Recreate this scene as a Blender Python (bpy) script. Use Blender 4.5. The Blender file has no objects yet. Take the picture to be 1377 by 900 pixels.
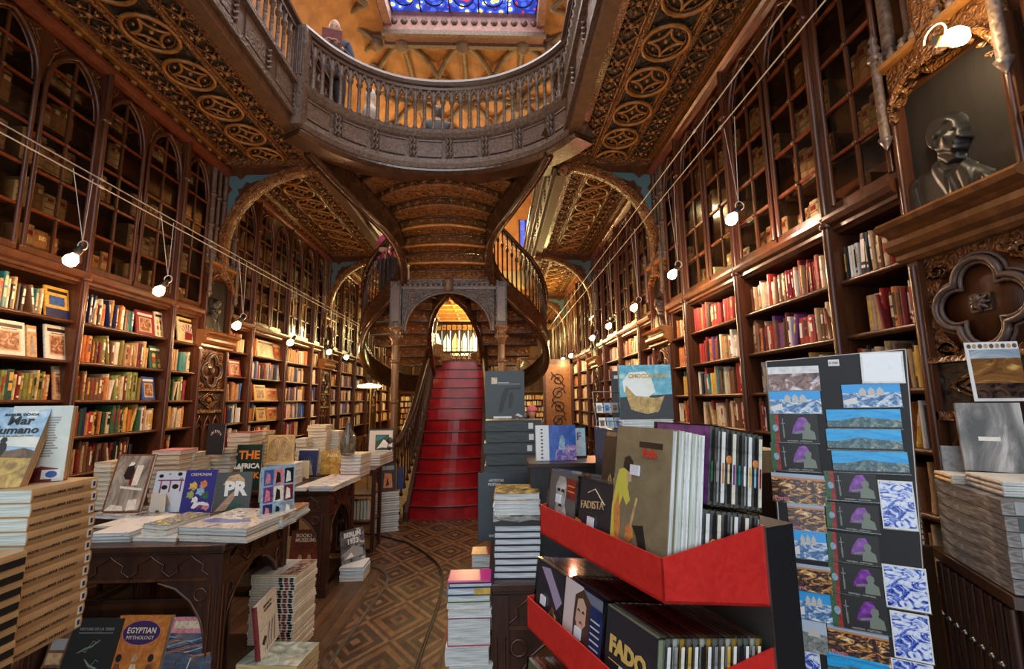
import bpy, math, random
from mathutils import Vector, Matrix
random.seed(7)
PI=math.pi
SC=bpy.context.scene; COL=SC.collection
def R(d): return math.radians(d)
def V(*a): return Vector(a)
# ---------------------------------------------------------------- camera
FPX=620.; H=1.6
_p,_y,_r=R(8.17),R(2.15),R(0.6)
CF=V(math.sin(_y)*math.cos(_p),math.cos(_y)*math.cos(_p),math.sin(_p))
_rt=V(math.cos(_y),-math.sin(_y),0); _up=_rt.cross(CF)
CR=_rt*math.cos(_r)-_up*math.sin(_r); CU=_rt*math.sin(_r)+_up*math.cos(_r)
cd=bpy.data.cameras.new('camera'); cam=bpy.data.objects.new('camera',cd); COL.objects.link(cam)
cd.sensor_width=36; cd.lens=FPX/1377*36; cd.clip_start=.02; cd.clip_end=100
m=Matrix((CR,CU,-CF)).transposed().to_4x4(); m.translation=V(0,0,H); cam.matrix_world=m
SC.camera=cam
def ray(x,y): return CF+CR*((x-688.5)/FPX)-CU*((y-450)/FPX)
def onY(x,y,Y): d=ray(x,y); return V(0,0,H)+d*(Y/d.y)
def onX(x,y,X): d=ray(x,y); return V(0,0,H)+d*(X/d.x)
def onZ(x,y,Z): d=ray(x,y); return V(0,0,H)+d*((Z-H)/d.z)
def onP(x,y,P,N):
    d=ray(x,y); return V(0,0,H)+d*((P-V(0,0,H)).dot(N)/d.dot(N))
# ---------------------------------------------------------------- materials
MATS={}
def _new(name):
    m=bpy.data.materials.new(name); m.use_nodes=True; nt=m.node_tree
    b=nt.nodes['Principled BSDF']; return m,nt,b
def _coords(nt,scale=(1,1,1),kind='Object'):
    tc=nt.nodes.new('ShaderNodeTexCoord'); mp=nt.nodes.new('ShaderNodeMapping')
    mp.inputs['Scale'].default_value=scale; nt.links.new(tc.outputs[kind],mp.inputs['Vector']); return mp.outputs['Vector']
def _noise(nt,vec,scale,detail=4,rough=.6,dist=0):
    n=nt.nodes.new('ShaderNodeTexNoise'); n.inputs['Scale'].default_value=scale; n.inputs['Detail'].default_value=detail
    n.inputs['Roughness'].default_value=rough; n.inputs['Distortion'].default_value=dist; nt.links.new(vec,n.inputs['Vector']); return n.outputs['Fac']
def _ramp(nt,fac,stops,interp='LINEAR'):
    r=nt.nodes.new('ShaderNodeValToRGB'); r.color_ramp.interpolation=interp; e=r.color_ramp.elements
    while len(e)<len(stops): e.new(.5)
    for k,(p,c) in enumerate(stops): e[k].position=p; e[k].color=(c[0],c[1],c[2],1)
    nt.links.new(fac,r.inputs['Fac']); return r.outputs['Color']
def _bump(nt,b,fac,strength,dist=.01):
    bm=nt.nodes.new('ShaderNodeBump'); bm.inputs['Strength'].default_value=strength; bm.inputs['Distance'].default_value=dist
    nt.links.new(fac,bm.inputs['Height']); nt.links.new(bm.outputs['Normal'],b.inputs['Normal'])
def mplain(name,c,rough=.5,metal=0,spec=None,emit=0,ecol=None):
    if name in MATS: return MATS[name]
    m,nt,b=_new(name); b.inputs['Base Color'].default_value=(*c,1); b.inputs['Roughness'].default_value=rough; b.inputs['Metallic'].default_value=metal
    if emit: b.inputs['Emission Color'].default_value=(*(ecol or c),1); b.inputs['Emission Strength'].default_value=emit
    MATS[name]=m; return m
def mwood(name,c1,c2,scale=6,stretch=(1,1,.12),rough=.35,bump=.25,carve=0,cscale=30,coat=0.15):
    if name in MATS: return MATS[name]
    m,nt,b=_new(name); v=_coords(nt,stretch)
    f=_noise(nt,v,scale*2.5,6,.65,.6)
    nt.links.new(_ramp(nt,f,[(.3,c1),(.55,[(a+b_)/2 for a,b_ in zip(c1,c2)]),(.75,c2)]),b.inputs['Base Color'])
    b.inputs['Roughness'].default_value=rough; b.inputs['Coat Weight'].default_value=coat; b.inputs['Coat Roughness'].default_value=.2
    if carve:
        v2=_coords(nt,(1,1,1)); vo=nt.nodes.new('ShaderNodeTexVoronoi'); vo.feature='SMOOTH_F1'; vo.inputs['Scale'].default_value=cscale
        wn=nt.nodes.new('ShaderNodeTexNoise'); wn.inputs['Scale'].default_value=cscale*.4; nt.links.new(v2,wn.inputs['Vector'])
        mx=nt.nodes.new('ShaderNodeMixRGB'); mx.blend_type='LINEAR_LIGHT'; mx.inputs[0].default_value=.08
        nt.links.new(v2,mx.inputs[1]); nt.links.new(wn.outputs['Color'],mx.inputs[2]); nt.links.new(mx.outputs[0],vo.inputs['Vector'])
        _bump(nt,b,vo.outputs['Distance'],carve,.03)
    elif bump: _bump(nt,b,f,bump,.01)
    MATS[name]=m; return m
def mart(name,stops,scale=8,stretch=(1,1,1),detail=5,dist=1.5,rough=.3,interp='LINEAR',kind='noise'):
    """a printed picture: colours of the print itself"""
    if name in MATS: return MATS[name]
    m,nt,b=_new(name); v=_coords(nt,stretch)
    if kind=='noise': f=_noise(nt,v,scale,detail,.6,dist)
    elif kind=='mus':
        w=nt.nodes.new('ShaderNodeTexWave'); w.inputs['Scale'].default_value=scale; w.inputs['Distortion'].default_value=dist*6; w.inputs['Detail'].default_value=4; nt.links.new(v,w.inputs['Vector']); f=w.outputs['Fac']
    else:
        w=nt.nodes.new('ShaderNodeTexVoronoi'); w.inputs['Scale'].default_value=scale; nt.links.new(v,w.inputs['Vector']); f=w.outputs['Distance']
    nt.links.new(_ramp(nt,f,stops,interp),b.inputs['Base Color']); b.inputs['Roughness'].default_value=rough
    MATS[name]=m; return m
def mpages(name,c=(.72,.66,.52),scale=260,axis=2):
    if name in MATS: return MATS[name]
    m,nt,b=_new(name); s=[.03,.03,.03]; s[axis]=1; v=_coords(nt,tuple(s)); f=_noise(nt,v,scale,2,.5)
    nt.links.new(_ramp(nt,f,[(.35,[k*.6 for k in c]),(.6,c)]),b.inputs['Base Color']); b.inputs['Roughness'].default_value=.8
    MATS[name]=m; return m
def mglass(name):
    if name in MATS: return MATS[name]
    m=bpy.data.materials.new(name); m.use_nodes=True; nt=m.node_tree; nt.nodes.clear()
    o=nt.nodes.new('ShaderNodeOutputMaterial'); t=nt.nodes.new('ShaderNodeBsdfTransparent'); g=nt.nodes.new('ShaderNodeBsdfGlossy'); g.inputs['Roughness'].default_value=.08
    t.inputs['Color'].default_value=(.93,.94,.88,1)
    fr=nt.nodes.new('ShaderNodeFresnel'); fr.inputs['IOR'].default_value=1.45; mx=nt.nodes.new('ShaderNodeMixShader')
    nt.links.new(fr.outputs[0],mx.inputs[0]); nt.links.new(t.outputs[0],mx.inputs[1]); nt.links.new(g.outputs[0],mx.inputs[2]); nt.links.new(mx.outputs[0],o.inputs['Surface'])
    MATS[name]=m; return m
W_CASE=mwood('case_wood',(.042,.014,.006),(.13,.045,.016),rough=.30)
W_RED=mwood('cornice_wood',(.085,.02,.008),(.21,.05,.018),rough=.24)
W_POST=mwood('post_wood',(.045,.015,.007),(.125,.04,.017),rough=.26)
W_DARK=mwood('dark_wood',(.02,.009,.005),(.06,.026,.012),rough=.35)
W_TABLE=mwood('table_wood',(.026,.010,.006),(.08,.03,.015),rough=.3)
W_GOLD=mwood('gilded_wood',(.22,.08,.017),(.50,.22,.05),rough=.28,stretch=(1,1,1))
W_CARVE=mwood('carved_wood',(.085,.03,.008),(.34,.13,.032),rough=.27,stretch=(1,1,1),carve=1,cscale=38)
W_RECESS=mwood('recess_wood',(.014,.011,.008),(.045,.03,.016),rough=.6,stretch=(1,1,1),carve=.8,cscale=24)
W_GREY=mwood('weathered_wood',(.075,.045,.032),(.20,.135,.10),rough=.5,coat=.03,stretch=(1,1,1),scale=9,carve=.35,cscale=30)
W_GREYD=mwood('weathered_dark',(.07,.045,.038),(.15,.1,.085),rough=.3,stretch=(1,1,1),scale=9)
W_STONE=mwood('grey_carved',(.03,.028,.033),(.105,.092,.10),rough=.45,stretch=(1,1,1),carve=.9,cscale=26)
W_STRING=mwood('string_wood',(.02,.009,.005),(.085,.034,.013),rough=.24,stretch=(1,1,1))
W_NICHE=mwood('niche_wood',(.006,.004,.004),(.016,.011,.009),rough=.7,coat=0)
W_BEAM=mwood('beam_wood',(.05,.02,.008),(.15,.06,.02),rough=.6,coat=0)
W_BRONZE=mwood('bronze_relief',(.007,.006,.006),(.018,.015,.014),rough=.45,stretch=(1,1,1),carve=0)
M_BLUE=mplain('blue_paint',(.075,.15,.18),.6)
M_GLASS=mglass('pane_glass')
M_BLACK=mplain('black_board',(.008,.008,.010),.55)
M_IRON=mplain('dark_iron',(.03,.028,.028),.4,.6)
M_STEEL=mplain('worn_steel',(.35,.32,.29),.3,.9)
M_WIRE=mplain('pale_wire',(.55,.48,.42),.4)
M_WHITE=mplain('white_print',(.8,.8,.78),.5)
# ---------------------------------------------------------------- mesh builder
class MB:
    def __init__(s): s.v=[]; s.f=[]; s.mi=[]; s.mats=[]; s.sm=[]
    def m(s,mat):
        if mat not in s.mats: s.mats.append(mat)
        return s.mats.index(mat)
    def add(s,vs,fs,mat,smooth=False,M=None):
        o=len(s.v)
        for p in vs: s.v.append(tuple(M@Vector(p)) if M is not None else tuple(p))
        k=s.m(mat)
        for f in fs: s.f.append(tuple(i+o for i in f)); s.mi.append(k); s.sm.append(smooth)
        return s
    def box(s,a,b,mat,M=None,mats=None):
        x0,y0,z0=a; x1,y1,z1=b
        vs=[(x0,y0,z0),(x1,y0,z0),(x1,y1,z0),(x0,y1,z0),(x0,y0,z1),(x1,y0,z1),(x1,y1,z1),(x0,y1,z1)]
        fs=[(0,3,2,1),(4,5,6,7),(0,1,5,4),(1,2,6,5),(2,3,7,6),(3,0,4,7)]
        if mats:
            for f,mm in zip(fs,mats): s.add(vs,[f],mm or mat,M=M)
            return s
        return s.add(vs,fs,mat,M=M)
    def quad(s,p,mat,M=None): return s.add(p,[tuple(range(len(p)))],mat,M=M)
    def prism(s,pts,h0,h1,mat,M=None,side=None,smooth=False):
        """outline pts in local xy, extruded along z"""
        n=len(pts); vs=[(x,y,h0) for x,y in pts]+[(x,y,h1) for x,y in pts]
        s.add(vs,[tuple(range(n-1,-1,-1)),tuple(range(n,2*n))],mat,M=M)
        s.add(vs,[(i,(i+1)%n,n+(i+1)%n,n+i) for i in range(n)],side or mat,smooth=smooth,M=M); return s
    def tube(s,pts,r,mat,seg=6,closed=False,M=None,smooth=True,cap=True,sq=1.0):
        pts=[Vector(p) for p in pts]; n=len(pts)
        if n<2: return s
        rr=r if isinstance(r,(list,tuple)) else [r]*n
        T=[]
        for i in range(n):
            if closed: t=pts[(i+1)%n]-pts[i-1]
            else: t=pts[min(i+1,n-1)]-pts[max(i-1,0)]
            T.append(t.normalized() if t.length>1e-9 else V(0,0,1))
        u=T[0].orthogonal().normalized(); vs=[]
        if abs(T[0].z)<.95: u=(V(0,0,1)-T[0]*T[0].z).normalized()
        for i in range(n):
            u=(u-T[i]*u.dot(T[i])).normalized(); w=T[i].cross(u)
            for k in range(seg):
                a=2*PI*(k+.5)/seg; vs.append(pts[i]+u*(math.cos(a)*rr[i])+w*(math.sin(a)*rr[i]*sq))
        fs=[]
        for i in range(n if closed else n-1):
            j=(i+1)%n
            for k in range(seg): fs.append((i*seg+k,i*seg+(k+1)%seg,j*seg+(k+1)%seg,j*seg+k))
        s.add(vs,fs,mat,smooth=smooth,M=M)
        if cap and not closed: s.add(vs,[tuple(range(seg-1,-1,-1)),tuple(range((n-1)*seg,n*seg))],mat,M=M)
        return s
    def lathe(s,prof,mat,c=(0,0,0),seg=10,M=None,smooth=True):
        vs=[];fs=[];n=len(prof)
        for r,z in prof:
            for k in range(seg): a=2*PI*k/seg; vs.append((c[0]+r*math.cos(a),c[1]+r*math.sin(a),c[2]+z))
        for i in range(n-1):
            for k in range(seg): fs.append((i*seg+k,i*seg+(k+1)%seg,(i+1)*seg+(k+1)%seg,(i+1)*seg+k))
        fs.append(tuple(range(seg-1,-1,-1))); fs.append(tuple(range((n-1)*seg,n*seg)))
        return s.add(vs,fs,mat,smooth=smooth,M=M)
    def sweep(s,path,prof,mat,closed=False,smooth=False,offs=None,M=None):
        """prof: closed outline (n,z): n sideways (left of travel in plan), z up, carried along path"""
        P=[Vector(p) for p in path]; n=len(P); k=len(prof); vs=[]
        for i in range(n):
            if closed: t=P[(i+1)%n]-P[i-1]
            else: t=P[min(i+1,n-1)]-P[max(i-1,0)]
            t.z=0; t.normalize(); nn=V(-t.y,t.x,0)
            for a,b in prof: vs.append(P[i]+nn*a+V(0,0,b))
        fs=[]
        for i in range(n if closed else n-1):
            j=(i+1)%n
            for q in range(k): fs.append((i*k+q,j*k+q,j*k+(q+1)%k,i*k+(q+1)%k))
        s.add(vs,fs,mat,smooth=smooth,M=M)
        if not closed: s.add(vs,[tuple(range(k)),tuple(range((n-1)*k,n*k))[::-1]],mat,M=M)
        return s
    def text(s,txt,size,mat,M,bold=.0,align='CENTER',fit=None,ext=0.0006,sx=1,res=2):
        c=bpy.data.curves.new('t','FONT'); c.body=txt; c.size=size; c.align_x=align; c.resolution_u=res; c.offset=bold; c.extrude=ext
        o=bpy.data.objects.new('t',c); COL.objects.link(o)
        bpy.context.view_layer.update()
        me=bpy.data.meshes.new_from_object(o)
        w=max([v.co.x for v in me.vertices] or [1])-min([v.co.x for v in me.vertices] or [0])
        k=min(1,fit/w) if fit and w>0 else 1
        vs=[(v.co.x*k*sx,v.co.y*(k if fit and k<1 else 1),v.co.z+ext+.0002) for v in me.vertices]
        s.add(vs,[tuple(p.vertices) for p in me.polygons],mat,M=M)
        bpy.data.objects.remove(o); bpy.data.curves.remove(c); bpy.data.meshes.remove(me); return s
    def build(s,name,parent=None,M=None,kind=None,bevel=0,sub=0):
        me=bpy.data.meshes.new(name); me.from_pydata(s.v,[],s.f)
        for mm in s.mats: me.materials.append(mm)
        me.polygons.foreach_set('material_index',s.mi); me.polygons.foreach_set('use_smooth',s.sm); me.update()
        o=bpy.data.objects.new(name,me); COL.objects.link(o)
        if parent: o.parent=parent
        if M is not None: o.matrix_local=M
        if kind: o['kind']=kind
        if bevel:
            b=o.modifiers.new('bevel','BEVEL'); b.width=bevel; b.segments=2; b.limit_method='ANGLE'
        return o
def tag(o,label,cat,group=None,kind=None):
    o['label']=label; o['category']=cat
    if group: o['group']=group
    if kind: o['kind']=kind
    return o
def thing(name,label,cat,loc=(0,0,0),rz=0,group=None,M=None):
    o=bpy.data.objects.new(name,None); COL.objects.link(o); o.empty_display_size=.1
    o.matrix_world=M if M is not None else Matrix.Translation(Vector(loc))@Matrix.Rotation(rz,4,'Z')
    return tag(o,label,cat,group)
def kids(o): return [c for c in COL.objects if c.parent==o]
def dup(src,M,label=None,group=None):
    def rec(o,par):
        c=o.copy(); COL.objects.link(c); c.parent=par
        for ch in CH.get(o.name,[]): rec(ch,c)
        return c
    CH={}
    for o in COL.objects:
        if o.parent: CH.setdefault(o.parent.name,[]).append(o)
    r=rec(src,None); r.matrix_world=M
    if label: r['label']=label
    if group: r['group']=group
    return r
def fr(o,x,y,z=None):
    """frame from origin and x,y axes"""
    x=Vector(x).normalized(); y=Vector(y); y=(y-x*x.dot(y)).normalized(); z=x.cross(y)
    M=Matrix((x,y,z)).transposed().to_4x4(); M.translation=Vector(o); return M
T=lambda x,y,z: Matrix.Translation((x,y,z))
ORD=['first','second','third','fourth','fifth','sixth','seventh','eighth','ninth','tenth','eleventh','twelfth','thirteenth','fourteenth','fifteenth','sixteenth','seventeenth','eighteenth','nineteenth','twentieth','twenty-first','twenty-second','twenty-third','twenty-fourth','twenty-fifth','twenty-sixth','twenty-seventh','twenty-eighth','twenty-ninth','thirtieth','thirty-first','thirty-second','thirty-third','thirty-fourth','thirty-fifth','thirty-sixth','thirty-seventh','thirty-eighth','thirty-ninth','fortieth']
def arc(cx,cy,r,a0,a1,n=8): return [(cx+r*math.cos(R(a0+(a1-a0)*i/n)),cy+r*math.sin(R(a0+(a1-a0)*i/n))) for i in range(n+1)]
def smooth_path(pts,n=8):
    """Catmull-Rom through 3D points"""
    P=[Vector(p) for p in pts]; P=[P[0]*2-P[1]]+P+[P[-1]*2-P[-2]]; out=[]
    for i in range(1,len(P)-2):
        for k in range(n):
            t=k/n; a,b,c,d=P[i-1],P[i],P[i+1],P[i+2]
            out.append(.5*((2*b)+(c-a)*t+(2*a-5*b+4*c-d)*t*t+(3*b-a-3*c+d)*t**3))
    out.append(P[-2]); return out
# ================================================================ ROOM SHELL
XL,XR=-3.15,1.90; XC=-.69
# --- floor: parquet boards with a diamond lattice between the rails
def floor_mat():
    m,nt,b=_new('parquet')
    v=_coords(nt,(1,1,1)); sep=nt.nodes.new('ShaderNodeSeparateXYZ'); nt.links.new(v,sep.inputs[0])
    def mth(op,a,c=None):
        n=nt.nodes.new('ShaderNodeMath'); n.operation=op
        for i,q in enumerate((a,c)):
            if q is None: continue
            if isinstance(q,(int,float)): n.inputs[i].default_value=q
            else: nt.links.new(q,n.inputs[i])
        return n.outputs[0]
    X,Y=sep.outputs[0],sep.outputs[1]
    # diamonds: concentric lozenges, width .34, length .46
    u=mth('ABSOLUTE',mth('SUBTRACT',mth('FRACT',mth('ADD',mth('DIVIDE',X,.46),.57)),.5))
    w=mth('ABSOLUTE',mth('SUBTRACT',mth('FRACT',mth('DIVIDE',Y,.62)),.5))
    d=mth('ADD',u,w)                                   # 0 centre .. 1 corner
    band=mth('PINGPONG',mth('MULTIPLY',d,1.0),.5)
    ring=_ramp(nt,d,[(0,(.20,.10,.045)),(.08,(.03,.012,.007)),(.2,(.13,.06,.026)),(.27,(.035,.014,.008)),(.42,(.16,.08,.035)),(.5,(.05,.02,.01)),(.58,(.14,.065,.028)),(.70,(.035,.014,.008)),(.84,(.10,.045,.02)),(.93,(.03,.012,.007))],'CONSTANT')
    br=nt.nodes.new('ShaderNodeTexBrick'); mp=nt.nodes.new('ShaderNodeMapping'); mp.inputs['Rotation'].default_value=(0,0,R(90)); nt.links.new(v,mp.inputs[0]); nt.links.new(mp.outputs[0],br.inputs['Vector'])
    br.inputs['Scale'].default_value=1; br.inputs['Brick Width'].default_value=1.1; br.inputs['Row Height'].default_value=.085; br.inputs['Mortar Size'].default_value=.003
    br.inputs['Color1'].default_value=(.12,.058,.025,1); br.inputs['Color2'].default_value=(.065,.03,.014,1); br.inputs['Mortar'].default_value=(.01,.005,.003,1)
    inside=mth('LESS_THAN',mth('ABSOLUTE',mth('ADD',X,.72)),.36)
    inside2=mth('GREATER_THAN',Y,4.9)
    ins=mth('MAXIMUM',inside,mth('MULTIPLY',inside2,mth('LESS_THAN',mth('ABSOLUTE',mth('ADD',X,.85)),.75)))
    mx=nt.nodes.new('ShaderNodeMixRGB'); nt.links.new(ins,mx.inputs[0]); nt.links.new(br.outputs[0],mx.inputs[1]); nt.links.new(ring,mx.inputs[2])
    v2=_coords(nt,(1,.15,1)); f=_noise(nt,v2,26,6,.7,.4); f2=_noise(nt,v,5,3,.5)
    g=_ramp(nt,f,[(.25,(.45,.42,.4)),(.7,(1.5,1.45,1.4))]); m2=nt.nodes.new('ShaderNodeMixRGB'); m2.blend_type='MULTIPLY'; m2.inputs[0].default_value=1
    nt.links.new(mx.outputs[0],m2.inputs[1]); nt.links.new(g,m2.inputs[2]); nt.links.new(m2.outputs[0],b.inputs['Base Color'])
    nt.links.new(_ramp(nt,f2,[(.3,(.34,)*3),(.7,(.62,)*3)]),b.inputs['Roughness']); _bump(nt,b,f,.25,.004)
    return m
MB().box((-3.6,-2.5,-.1),(2.4,17.2,0),floor_mat()).build('floor',kind='structure')
WALLM=mwood('wall_panel',(.05,.024,.012),(.11,.05,.022),rough=.5)
OCHRE=mart('ochre_plaster',[(.3,(.26,.11,.04)),(.7,(.46,.22,.075))],3,rough=.7,dist=.3)
YELL=mart('yellow_plaster',[(.3,(.62,.42,.12)),(.7,(.8,.6,.22))],4,rough=.6,dist=.3)
MB().box((-3.62,-2.5,0),(-3.52,17.2,4.45),WALLM).build('wall_left',kind='structure')
MB().box((2.27,-2.5,0),(2.37,17.2,4.45),WALLM).build('wall_right',kind='structure')
MB().box((-3.9,-2.5,4.45),(-3.62,17.2,9.6),OCHRE).box((2.37,-2.5,4.45),(2.65,17.2,9.6),OCHRE).build('wall_upper',kind='structure')
# back wall with openings for a row of lancet windows low down and a coloured window above
bw=MB()
bw.box((-3.9,17.2,0),(2.65,17.35,3.25),WALLM); bw.box((-3.9,17.2,4.25),(2.65,17.35,7.0),OCHRE); bw.box((-3.9,17.2,3.25),(-2.3,17.35,4.25),WALLM); bw.box((1.0,17.2,3.25),(2.65,17.35,4.25),WALLM)
bw.box((-3.9,17.2,7.0),(.95,17.35,9.6),OCHRE); bw.box((2.2,17.2,7.0),(2.65,17.35,9.6),OCHRE); bw.box((.95,17.2,8.6),(2.2,17.35,9.6),OCHRE)
bw.build('wall_back',kind='structure')
# lancet windows
LW=mplain('pale_window_glass',(.6,.75,.5),.3,emit=1.6,ecol=(.72,.85,.5))
LWY=mplain('amber_window_glass',(.8,.6,.2),.3,emit=1.6,ecol=(1,.62,.15))
wm=MB(); wg=MB()
x=-2.3
i=0
while x<.98:
    c=x+.165
    wm.box((x,17.15,3.25),(x+.05,17.32,4.25),W_DARK)
    pts=[(x+.05,3.28),(x+.33,3.28)]+[(c+.165*1.0-.0+0,3.85)]
    out=[(x+.05,3.3),(x+.28,3.3),(x+.28,3.85),(c,4.15),(x+.05,3.85)]
    M_=fr((0,17.25,0),(1,0,0),(0,0,1))
    wg.prism(out,-.01,.01,LWY if i in(2,) else LW,M=M_)
    wm.prism([(x+.05,3.85),(c,4.15),(x+.28,3.85),(x+.28,4.25),(x+.05,4.25)],-.03,.06,W_DARK,M=M_)
    wm.box((x+.05,17.17,3.55),(x+.28,17.21,3.57),W_DARK)
    x+=.33; i+=1
wmo=wm.build('window_1',kind='structure'); wg.build('lancet_panes',wmo)
bl=MB(); BLUEG=mart('blue_stained_glass',[(.35,(.02,.04,.25)),(.6,(.08,.12,.6)),(.75,(.4,.3,.5))],9,rough=.3)
_b=BLUEG.node_tree.nodes['Principled BSDF']; BLUEG.node_tree.links.new(BLUEG.node_tree.nodes['Color Ramp'].outputs[0],_b.inputs['Emission Color']); _b.inputs['Emission Strength'].default_value=1.6
bl.box((.95,17.24,7.0),(2.2,17.28,8.6),BLUEG); blo=MB()
for k in range(6): blo.box((.95+k*.24,17.16,7.0),(1.0+k*.24,17.3,8.6),W_DARK)
blo.box((.85,17.1,6.9),(2.3,17.3,7.05),W_GREY); blo=blo.build('window_2',kind='structure'); bl.build('blue_panes',blo)
# ---------------------------------------------------------------- upper vault with ribs, bosses and stained-glass skylight
cz=9.4
ce=MB()
ce.box((-3.7,-2.5,cz),(-2.3,17.2,cz+.2),OCHRE); ce.box((1.0,-2.5,cz),(2.5,17.2,cz+.2),OCHRE); ce.box((-2.3,8.9,cz),(1.0,17.2,cz+.2),OCHRE)
RIB=mart('rib_plaster',[(.3,(.10,.07,.045)),(.7,(.24,.175,.11))],6,rough=.6,dist=.3)
PX=[-3.6,-1.95,-.66,.63,2.3]; PY=[3,5.2,7.4,9.6,10.6,12.2,13.8,15.4,17]
def rib(a,b,r=.07,sag=.16):
    a=V(*a);b=V(*b); pts=[]
    for k in range(7):
        t=k/6; p=a.lerp(b,t); p.z-=0.05+sag*4*(t-.5)**2; pts.append(p)
    ce.tube(pts,r,RIB,6)
for j,y0 in enumerate([8.95,11.0,13.1,15.1]):
    y1=y0+2.05
    for i in range(len(PX)-1):
        xm=(PX[i]+PX[i+1])/2; ym=(y0+y1)/2
        for a in ((PX[i],y0),(PX[i+1],y0),(PX[i],y1),(PX[i+1],y1)): rib((*a,cz),(xm,ym,cz),.065)
        rib((PX[i],y0,cz),(PX[i+1],y0,cz),.06); rib((PX[i],y0,cz),(PX[i],y1,cz),.06)
    for xx in PX: ce.lathe([(.01,-.42),(.1,-.38),(.16,-.3),(.17,-.2),(.11,-.12),(.05,0)],RIB,(xx,y0,cz),8)
for j,y0 in enumerate([1,3,5,7,9]):
    for xs in ((-3.7,-2.45),(1.15,2.5)):
        for a,b_ in (((xs[0],y0),(xs[1],y0+1)),((xs[1],y0+1),(xs[0],y0+2)),((xs[1],y0),(xs[0],y0+1)),((xs[0],y0+1),(xs[1],y0+2))): rib((*a,cz),(*b_,cz),.055)
    for xx in (-2.5,1.2): ce.lathe([(.01,-.36),(.1,-.32),(.15,-.2),(.05,0)],RIB,(xx,y0,cz),8)
ce.build('ceiling',kind='structure')
# cove (springing) at upper side walls
cv=MB()
for sx,x0 in ((1,-3.62),(-1,2.37)):
    pts=[(x0,y,0) for y in (-2.4,17.1)]
    prof=[(0,cz)]+[(-sx*(1.3-1.3*math.cos(R(a))),cz-1.3+1.3*math.sin(R(a))) for a in (90,72,54,36,18,0)]
    cv.sweep(pts,[(n,z) for n,z in prof],OCHRE)
cv.build('trim_1',kind='structure')
# skylight
def glass_emit(name,stops,scale,strength):
    m=mart(name,stops,scale,rough=.3,kind='vor',interp='CONSTANT'); nt=m.node_tree; b=nt.nodes['Principled BSDF']
    nt.links.new(nt.nodes['Color Ramp'].outputs[0],b.inputs['Emission Color']); b.inputs['Emission Strength'].default_value=strength; return m
STG=glass_emit('stained_glass',[(0,(.95,.75,.1)),(.22,(.9,.9,.8)),(.30,(.05,.12,.75)),(.5,(.02,.04,.35)),(.82,(.7,.05,.03))],5.5,1.3)
SF=mart('rose_frame',[(.3,(.20,.10,.085)),(.7,(.36,.2,.17))],8,rough=.6)
sk=thing('skylight','leaded stained-glass skylight of blue, yellow and red in a carved rose-brown frame','skylight',(-.60,4.5,cz))
g=MB(); g.box((-1.5,-3.5,.25),(1.5,4.1,.28),STG); g.build('stained_glass',sk)
f=MB()
for a,b_ in (((-1.66,-3.7,-.1),(-1.5,4.3,.4)),((1.5,-3.7,-.1),(1.66,4.3,.4)),((-1.66,4.1,-.25),(1.66,4.4,.4))): f.box(a,b_,SF)
f.box((-1.7,4.08,-.3),(1.7,4.16,-.2),W_GREY); f.box((-1.7,4.36,-.32),(1.7,4.46,-.22),W_GREY)
for k in range(15):
    f.lathe([(.07,0),(.075,.02),(.04,.05),(.01,.07)],W_GREYD,(0,0,0),6,M=T(-1.45+k*.207,4.1,.0)@Matrix.Rotation(R(90),4,'X'))
f.build('frame',sk)
l=MB()
for k in range(6): l.box((-1.5+k*.6-.012,-3.5,.22),(-1.5+k*.6+.012,4.1,.26),M_IRON)
for k in range(14): l.box((-1.5,-3.5+k*.6-.012,.22),(1.5,-3.5+k*.6+.012,.26),M_IRON)
for k in range(5):
    c=(-1.2+k*.6,3.75); l.tube([(c[0]+.2*math.cos(a),c[1]+.2*math.sin(a),.23) for a in [i*PI/6 for i in range(12)]],.014,M_IRON,4,closed=True)
l.build('lead_lattice',sk)
# rear ground-floor ceiling (under the rear gallery)
rc=MB(); rc.box((-2.0,11.3,4.4),(.9,17.2,4.85),YELL)
for k in range(9): rc.box((-2.0,11.5+k*.65,4.3),(.9,11.58+k*.65,4.4),W_GOLD)
for k in range(5): rc.box((-1.9+k*.68,11.3,4.32),(-1.83+k*.68,17.2,4.4),W_GOLD)
rc.build('trim_2',kind='structure')
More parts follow.
